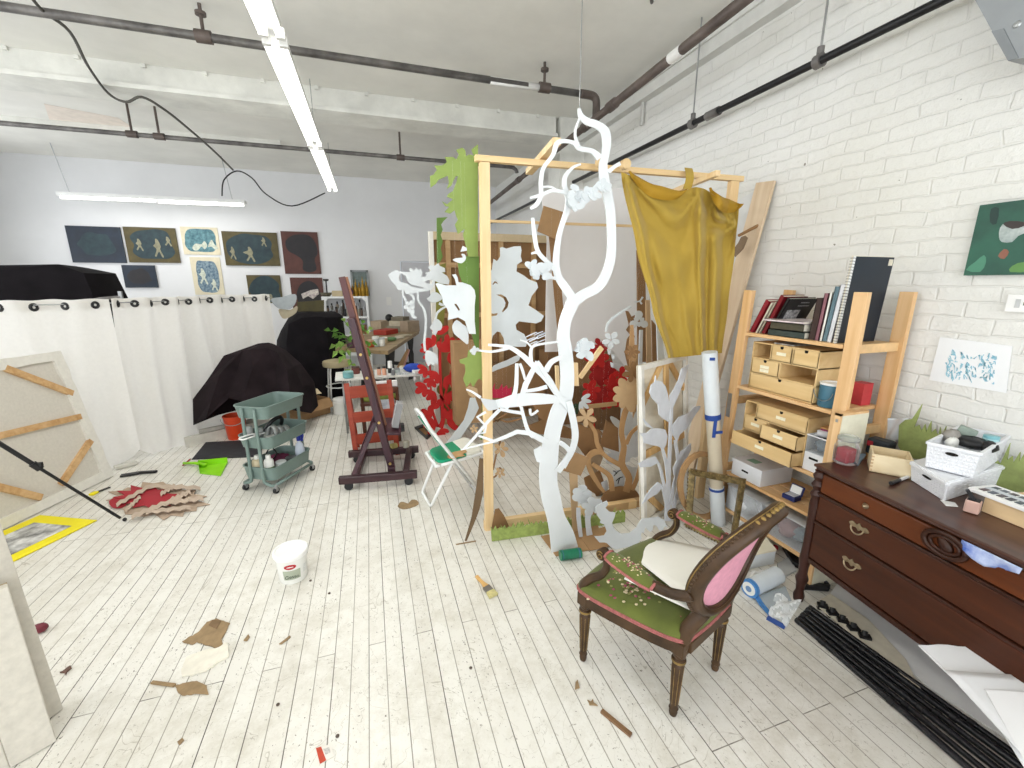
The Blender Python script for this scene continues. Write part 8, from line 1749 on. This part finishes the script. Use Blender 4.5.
# black wedge feet by the dresser leg
for k, (px, lab) in enumerate((([(782, 549), (785, 548), (801, 560), (800, 570), (792, 566)], 'black wedge on the floor left of the dresser leg'), ([(803, 566), (818, 578), (829, 588), (800, 578)], 'black wedge on the floor under the dresser front'), ([(799, 583), (812, 586), (830, 589), (828, 592), (802, 590)], 'flat black wedge on the floor right of the dresser leg'))):
    o = MB().prism([PZ(p[0], p[1]) for p in px], (0, 0, .03)).build('black_wedge', M_black, bevel=.004); tag(o, lab, 'wedge')
o = MB().ball(PZ(779, 553)+V((0, .03, .018)), .018, 10, 7).build('red_stopper', M_redc, smooth=True); tag(o, 'small red stopper on the floor beside the cream lidded box', 'stopper')
o = MB().prism([PZ(777, 565)+V((0, 0, .002)), PZ(790, 558)+V((0, 0, .002)), PZ(796, 572)+V((0, 0, .002)), PZ(780, 580)+V((0, 0, .002))], (0, 0, .01)).build('grey_folder', mat('folder_grey', '#b9bcbe', .6, var=.06)); tag(o, 'grey folder on the floor between the box and the dresser leg', 'folder')
# poles
POLL = ['outermost', 'second', 'third', 'fourth', 'fifth', 'sixth']
for k in range(6):
    a, c = mix(PZ(796, 622), PZ(809, 609), k/5), mix(PZ(978, 780), PZ(1075, 800), k/5)
    t = thing('black_pole', '%s of the black poles on the floor, counted from the room side' % POLL[k] if k else 'outermost black pole on the floor, on the room side of the bundle', 'pole', a, group='black poles on the floor'); d = (c-a).normalized()
    r = .013 if k % 2 == 0 else .011; z = V((0, 0, r+.001))
    MB().tube([a+z, c+z], r, 10).build('tube', mat('pole_black', '#17181c', .25, var=.1), t, smooth='a')
    for f in (.004, .18+.03*k, .6+.02*k): MB().tube([a+z+d*((c-a).length*f), a+z+d*((c-a).length*f+.02)], r*1.15, 10).build('joint', M_pipeb, t, smooth='a')
    MB().ball(a+z+V((0, 0, r)), .003, 6, 4).build('rivet', M_steel, t)
for i in range(5):
    p = mix(PZ(822, 609), PZ(864, 640), i/4); b = MB(); b.box(p+V((0, 0, .014)), (.045, .03, .026), rz=-.7+.25*(i % 2)); b.cyl(p+V((0, 0, .02)), p+V((.012, .01, .036)), .012)
    tag(b.build('pole_bracket', M_pipeb), '%s black bracket along the wall side of the pole bundle, counted from the dresser leg' % ORD[i], 'bracket', 'black brackets beside the poles')
o = MB().prism([PZ(*p)+V((0, 0, .002)) for p in ((842, 578), (1060, 715), (1060, 775), (930, 690), (826, 600))], (0, 0, .006)).build('white_sheet', mat('sheet_white', '#f0f0ef', .7, var=.03)); tag(o, 'long white sheet on the floor under the front of the dresser', 'sheet')
o = MB().prism([PZ(*p)+V((0, 0, .012)) for p in ((814, 606), (830, 596), (868, 622), (905, 662), (920, 692), (860, 645))], (0, 0, .003)).build('cream_paper', mat('paper_cream_old', '#d8d0bd', .8, var=.06, scale=14)); tag(o, 'curled cream paper between the black poles and the white sheet', 'paper')
# large white papers at the lower right, on a low bench
zp = .36
t = thing('low_bench', 'low white bench standing in front of the dresser under big paper sheets', 'bench', PZ(1080, 760, zp).xy.to_3d())
q = [PZ(*p, z=zp-.012) for p in ((985, 662), (1150, 672), (1200, 900), (1070, 840))]
MB().prism(q, (0, 0, -.03)).build('top', M_white, t); c = sum(q, V((0, 0, 0)))/4
for p in q: p2 = mix(p, PZ(1150, 760, zp), .75); MB().bb((p2.x-.015, p2.y-.015, 0), (p2.x+.015, p2.y+.015, zp-.04)).build('leg', M_white, t)
rr = random.Random(2)
edge = [(918+i*10, 645+i*.45+rr.uniform(-.8, .8)) for i in range(24)]
o = MB().prism([PZ(*p, z=zp-.01) for p in edge+[(1200, 900), (1075, 830), (1024, 768), (1005, 737), (975, 700), (944, 671)]], (0, 0, .004)).build('paper_sheet', mat('watercolour_paper', '#e9ebed', .8, var=.01)); tag(o, 'large deckle edged white paper on the low bench, lowest of its sheets', 'paper')
o = MB().grid(lambda s, r: PZ(944+s*200+r*(75+s*30), 672+s*10+r*(82+s*25), zp+.0)+V((0, 0, .001+.006*(1-s)**5)), 18, 14).build('paper_sheet', mat('watercolour_paper', '#e9ebed', .8), smooth=True); o.modifiers.new('s', 'SOLIDIFY').thickness = .002; tag(o, 'white paper with lifted edge, middle of the sheets on the low bench', 'paper')
o = MB().prism([PZ(*p, z=zp+.008) for p in ((985, 690), (1100, 698), (1150, 780), (1024, 760))], (0, 0, .002)).build('paper_sheet', mat('paper_bright', '#f3f4f5', .8, var=.01)); tag(o, 'smaller white sheet lying on top of the papers on the low bench', 'paper')
# ================================================================== FLOOR DEBRIS
M_scr = mat('card_scrap2', '#98805f', .85, var=.1, scale=20)
def scrap(px, m, label, cat='scrap', name='cardboard_scrap', z=.002, h=.004, grp='scraps on the floor', smooth=0):
    q = cr(px, smooth, True) if smooth else px
    if not smooth and len(px) > 5:
        e = []
        for i in range(len(px)):
            a, c = px[i], px[(i+1) % len(px)]; n_ = max(1, int(math.hypot(a[0]-c[0], a[1]-c[1])/2.2))
            e += [(a[0]+(c[0]-a[0])*k/n_+(rr.uniform(-.55, .55) if k else 0), a[1]+(c[1]-a[1])*k/n_+(rr.uniform(-.45, .45) if k else 0)) for k in range(n_)]
        q = e
    o = MB().prism([PZ(*p)+V((0, 0, z)) for p in q], (0, 0, h)).build(name, m); tag(o, label, cat, grp); return o
A2 = lambda p: tr(p, 60, 580, 4.085)
scrap(A2([(500, 254), (560, 220), (600, 175), (640, 160), (695, 180), (660, 245), (668, 268), (640, 283), (560, 256), (540, 268)]), M_scr, 'largest brown card scrap on the open floor, pointing up from the white paper')
scrap(A2([(608, 190), (625, 168), (660, 172), (640, 205)]), mat('card_scrap_dark', '#7d6448', .85, var=.1), 'darker patch of torn card on the largest scrap', z=.007, h=.002)
scrap(A2([(520, 320), (600, 290), (640, 285), (685, 260), (690, 320), (640, 345), (600, 375), (540, 395), (500, 400), (497, 370)]), mat('paper_torn', '#e6e1d3', .8, var=.05, scale=20), 'crumpled off white paper between two brown card scraps on the floor', 'paper', 'paper_scrap', h=.008)
scrap(A2([(470, 435), (520, 422), (560, 416), (600, 435), (608, 470), (560, 468), (500, 475), (482, 462)]), M_scr, 'brown card leaf on the floor below the off white paper')
o = MB().bar(PZ(152, 683.5)+V((0, 0, .006)), PZ(175, 686.5)+V((0, 0, .006)), .012, .008).build('card_sliver', M_scr); tag(o, 'thin card stem pointing left from the brown card leaf', 'scrap', 'scraps on the floor')
scrap(A2([(750, 250), (770, 225), (776, 235), (765, 252)]), M_scr, 'small brown chip right of the largest card scrap')
scrap(A2([(895, 265), (940, 230), (943, 236), (905, 265)]), M_scr, 'thin brown sliver on the floor below the paint bucket')
scrap(A2([(480, 665), (500, 650), (508, 658), (488, 678)]), M_scr, 'small tan chip near the bottom left of the open floor')
A3 = lambda p: tr(p, 440, 500, 2.864)
scrap(A3([(388, 525), (394, 517), (400, 540), (386, 545)]), M_scr, 'arrow shaped brown chip below the armchair front leg')
scrap(A3([(422, 575), (432, 580), (438, 572), (440, 582), (452, 592), (440, 590), (428, 590)]), M_scr, 'crooked brown chip between arrow shaped chip and wooden stick')
o = MB().bar(PZ(601.5, 712)+V((0, 0, .006)), PZ(631, 736.5)+V((0, 0, .006)), .016, .01).build('wooden_stick', woodmat('stick_wood', '#8a6a4c', '#6f5239', 0, 12)); tag(o, 'short wooden stick on the floor left of the armchair back leg', 'stick')
scrap(tr([(455, 125), (470, 105), (490, 108), (505, 112), (520, 95), (545, 98), (552, 115), (520, 130), (480, 138)], 300, 480, 4.655), M_scr, 'heart like brown card scrap on the floor right of the easel', smooth=2)
scrap(A2([(0, 382), (20, 372), (45, 355), (48, 362), (30, 378), (25, 392), (18, 382)]), mat('bark_brown', '#6a5147', .8), 'dark curled chip on the floor right of the tall pale canvas', z=.001, h=.008)
for k, (u, v, r) in enumerate(((329, 594.5, 4), (335.5, 737, 3), (558, 768-4, 3.5), (632, 765, 3.5), (471, 668, 1.8), (320, 586, 2))): pass
t = thing('postcard', 'small red and white printed card on the floor at the bottom centre', 'card', PZ(326, 757)); q = [PZ(*p)+V((0, 0, .002)) for p in ((316, 749), (331, 745), (334, 757), (320, 765))]
MB().prism(q, (0, 0, .002)).build('card', mat('card_print', '#e9e4dc', .6, var=.02), t); MB().prism([mix(q[0], q[1], .0)+V((0, 0, .0022)), mix(q[0], q[1], .35)+V((0, 0, .0022)), mix(q[3], q[2], .45)+V((0, 0, .0022)), q[3]+V((0, 0, .0022))], (0, 0, .0006)).build('red_area', mat('print_red', '#c4472f', .6, var=.1, scale=60), t)
MB().prism([mix(mix(q[0], q[1], a), mix(q[3], q[2], a), r)+V((0, 0, .0022)) for a, r in ((.45, .2), (.85, .2), (.85, .62), (.5, .62))], (0, 0, .0006)).build('print_block', mat('print_greyblock', '#9d9a98', .6, scale=200, col2='#e0dcd6'), t)
# flat paint brush
t = thing('paint_brush', 'flat wooden handled paint brush lying on the open floor', 'brush', PZ(486, 588))
pz_ = FP(.004); MB().poly(pz_, [(475, 577.5), (478, 576), (481, 580), (485, 583.5), (489, 586), (484, 589.5), (481, 584), (477, 580)], -.01).build('handle', woodmat('brush_wood', '#e0b878', '#c99a58', 0, 9), t, bevel=.002); MB().poly(pz_, [(489, 586), (493.5, 590.5), (486.5, 594), (483, 589.5)], -.012).build('ferrule', mat('ferrule_grey', '#86827c', .4, metal=.5, var=.1), t); MB().poly(pz_, [(493.5, 590.5), (498, 595), (489.5, 599), (486.5, 594)], -.012).build('bristles', mat('bristle', '#c9bf86', .8, var=.1, scale=60), t)
for k, (u, v) in enumerate(((329.3, 593.6), (470.7, 668.3), (337.5, 736.5), (310.5, 581), (278, 705))):
    o = MB().lathe([(.006, 0), (.007, .004), (.003, .007)], PZ(u, v), 8).build('floor_crumb', mat('crumb_dark', '#5b5047', .8), smooth=True); tag(o, ('dark crumb on the floor right of the paint bucket', 'dark round crumb on the floor below the paint brush', 'dark crumb low on the open floor near the printed card', 'dark crumb just below the paint bucket', 'dark crumb on the floor right of the brown card leaf')[k], 'crumb')
for k, (u0, v0, u1, v1) in enumerate(((476, 541.5, 456, 545), )):
    o = MB().bar(PZ(u0, v0)+V((0, 0, .004)), PZ(u1, v1)+V((0, 0, .004)), .006, .005).build('thin_twig', M_scr); tag(o, 'thin twig on the floor pointing left from the pine post foot', 'twig')
o = MB().grid(lambda s, r: mix(mix(PZ(738, 575), PZ(768, 572), s), mix(PZ(735, 583), PZ(764, 580), s), r)+V((0, 0, .012+.010*math.sin(s*26)*(.4+r))), 24, 6).build('foam_strip', M_white, smooth=True); o.modifiers.new('s', 'SOLIDIFY').thickness = .004; tag(o, 'white rippled foam strip on the floor between box and film roll', 'strip')
# ================================================================== LIGHT AND CAMERA
W = bpy.data.worlds.new('World'); SC.world = W; W.use_nodes = True
bg = W.node_tree.nodes['Background']; bg.inputs[0].default_value = (.88, .94, 1, 1); bg.inputs[1].default_value = 1.2
def area(name, loc, size, sy_, rot, power, col):
    l = bpy.data.lights.new(name, 'AREA'); l.shape = 'RECTANGLE'; l.size = size; l.size_y = sy_; l.energy = power; l.color = col
    o = bpy.data.objects.new(name, l); COL.objects.link(o); o.location = loc; o.rotation_euler = rot
    return o
DAY = (.94, .97, 1.0)
for a, e in WL: area('daylight_left', (XL-.22, (a+e)/2, 1.85), 2.1, e-a, (0, -math.pi/2, 0), 150, DAY)
for a, e in WF: area('daylight_front', ((a+e)/2, YF-.22, 1.85), e-a, 2.1, (math.pi/2, 0, 0), 150, DAY)
WARM = (1, .98, .93)
area('tube_glow', (-.395, 3.9, 2.87), .12, 6.6, (0, 0, 0), 95, WARM)
area('tube_glow', (-2.95, 8.26, 2.78), 2.3, .08, (0, 0, 0), 28, WARM)
cam = bpy.data.cameras.new('camera'); co = bpy.data.objects.new('camera', cam); COL.objects.link(co)
co.location = (0, 0, EYE); co.rotation_euler = (math.pi/2-PITCH, 0, -YAW)
cam.sensor_width = 36; cam.lens = F/1024*36; cam.clip_start = .05
SC.camera = co
SC.view_settings.view_transform = 'Standard'; SC.view_settings.look = 'None'; SC.view_settings.gamma = 1; SC.view_settings.use_curve_mapping = False
SC.view_settings.exposure = -1.05
SC.cycles.use_denoising = True
SC.cycles.max_bounces = 8; SC.cycles.diffuse_bounces = 5; SC.cycles.transparent_max_bounces = 12
SC.cycles.sample_clamp_indirect = 6
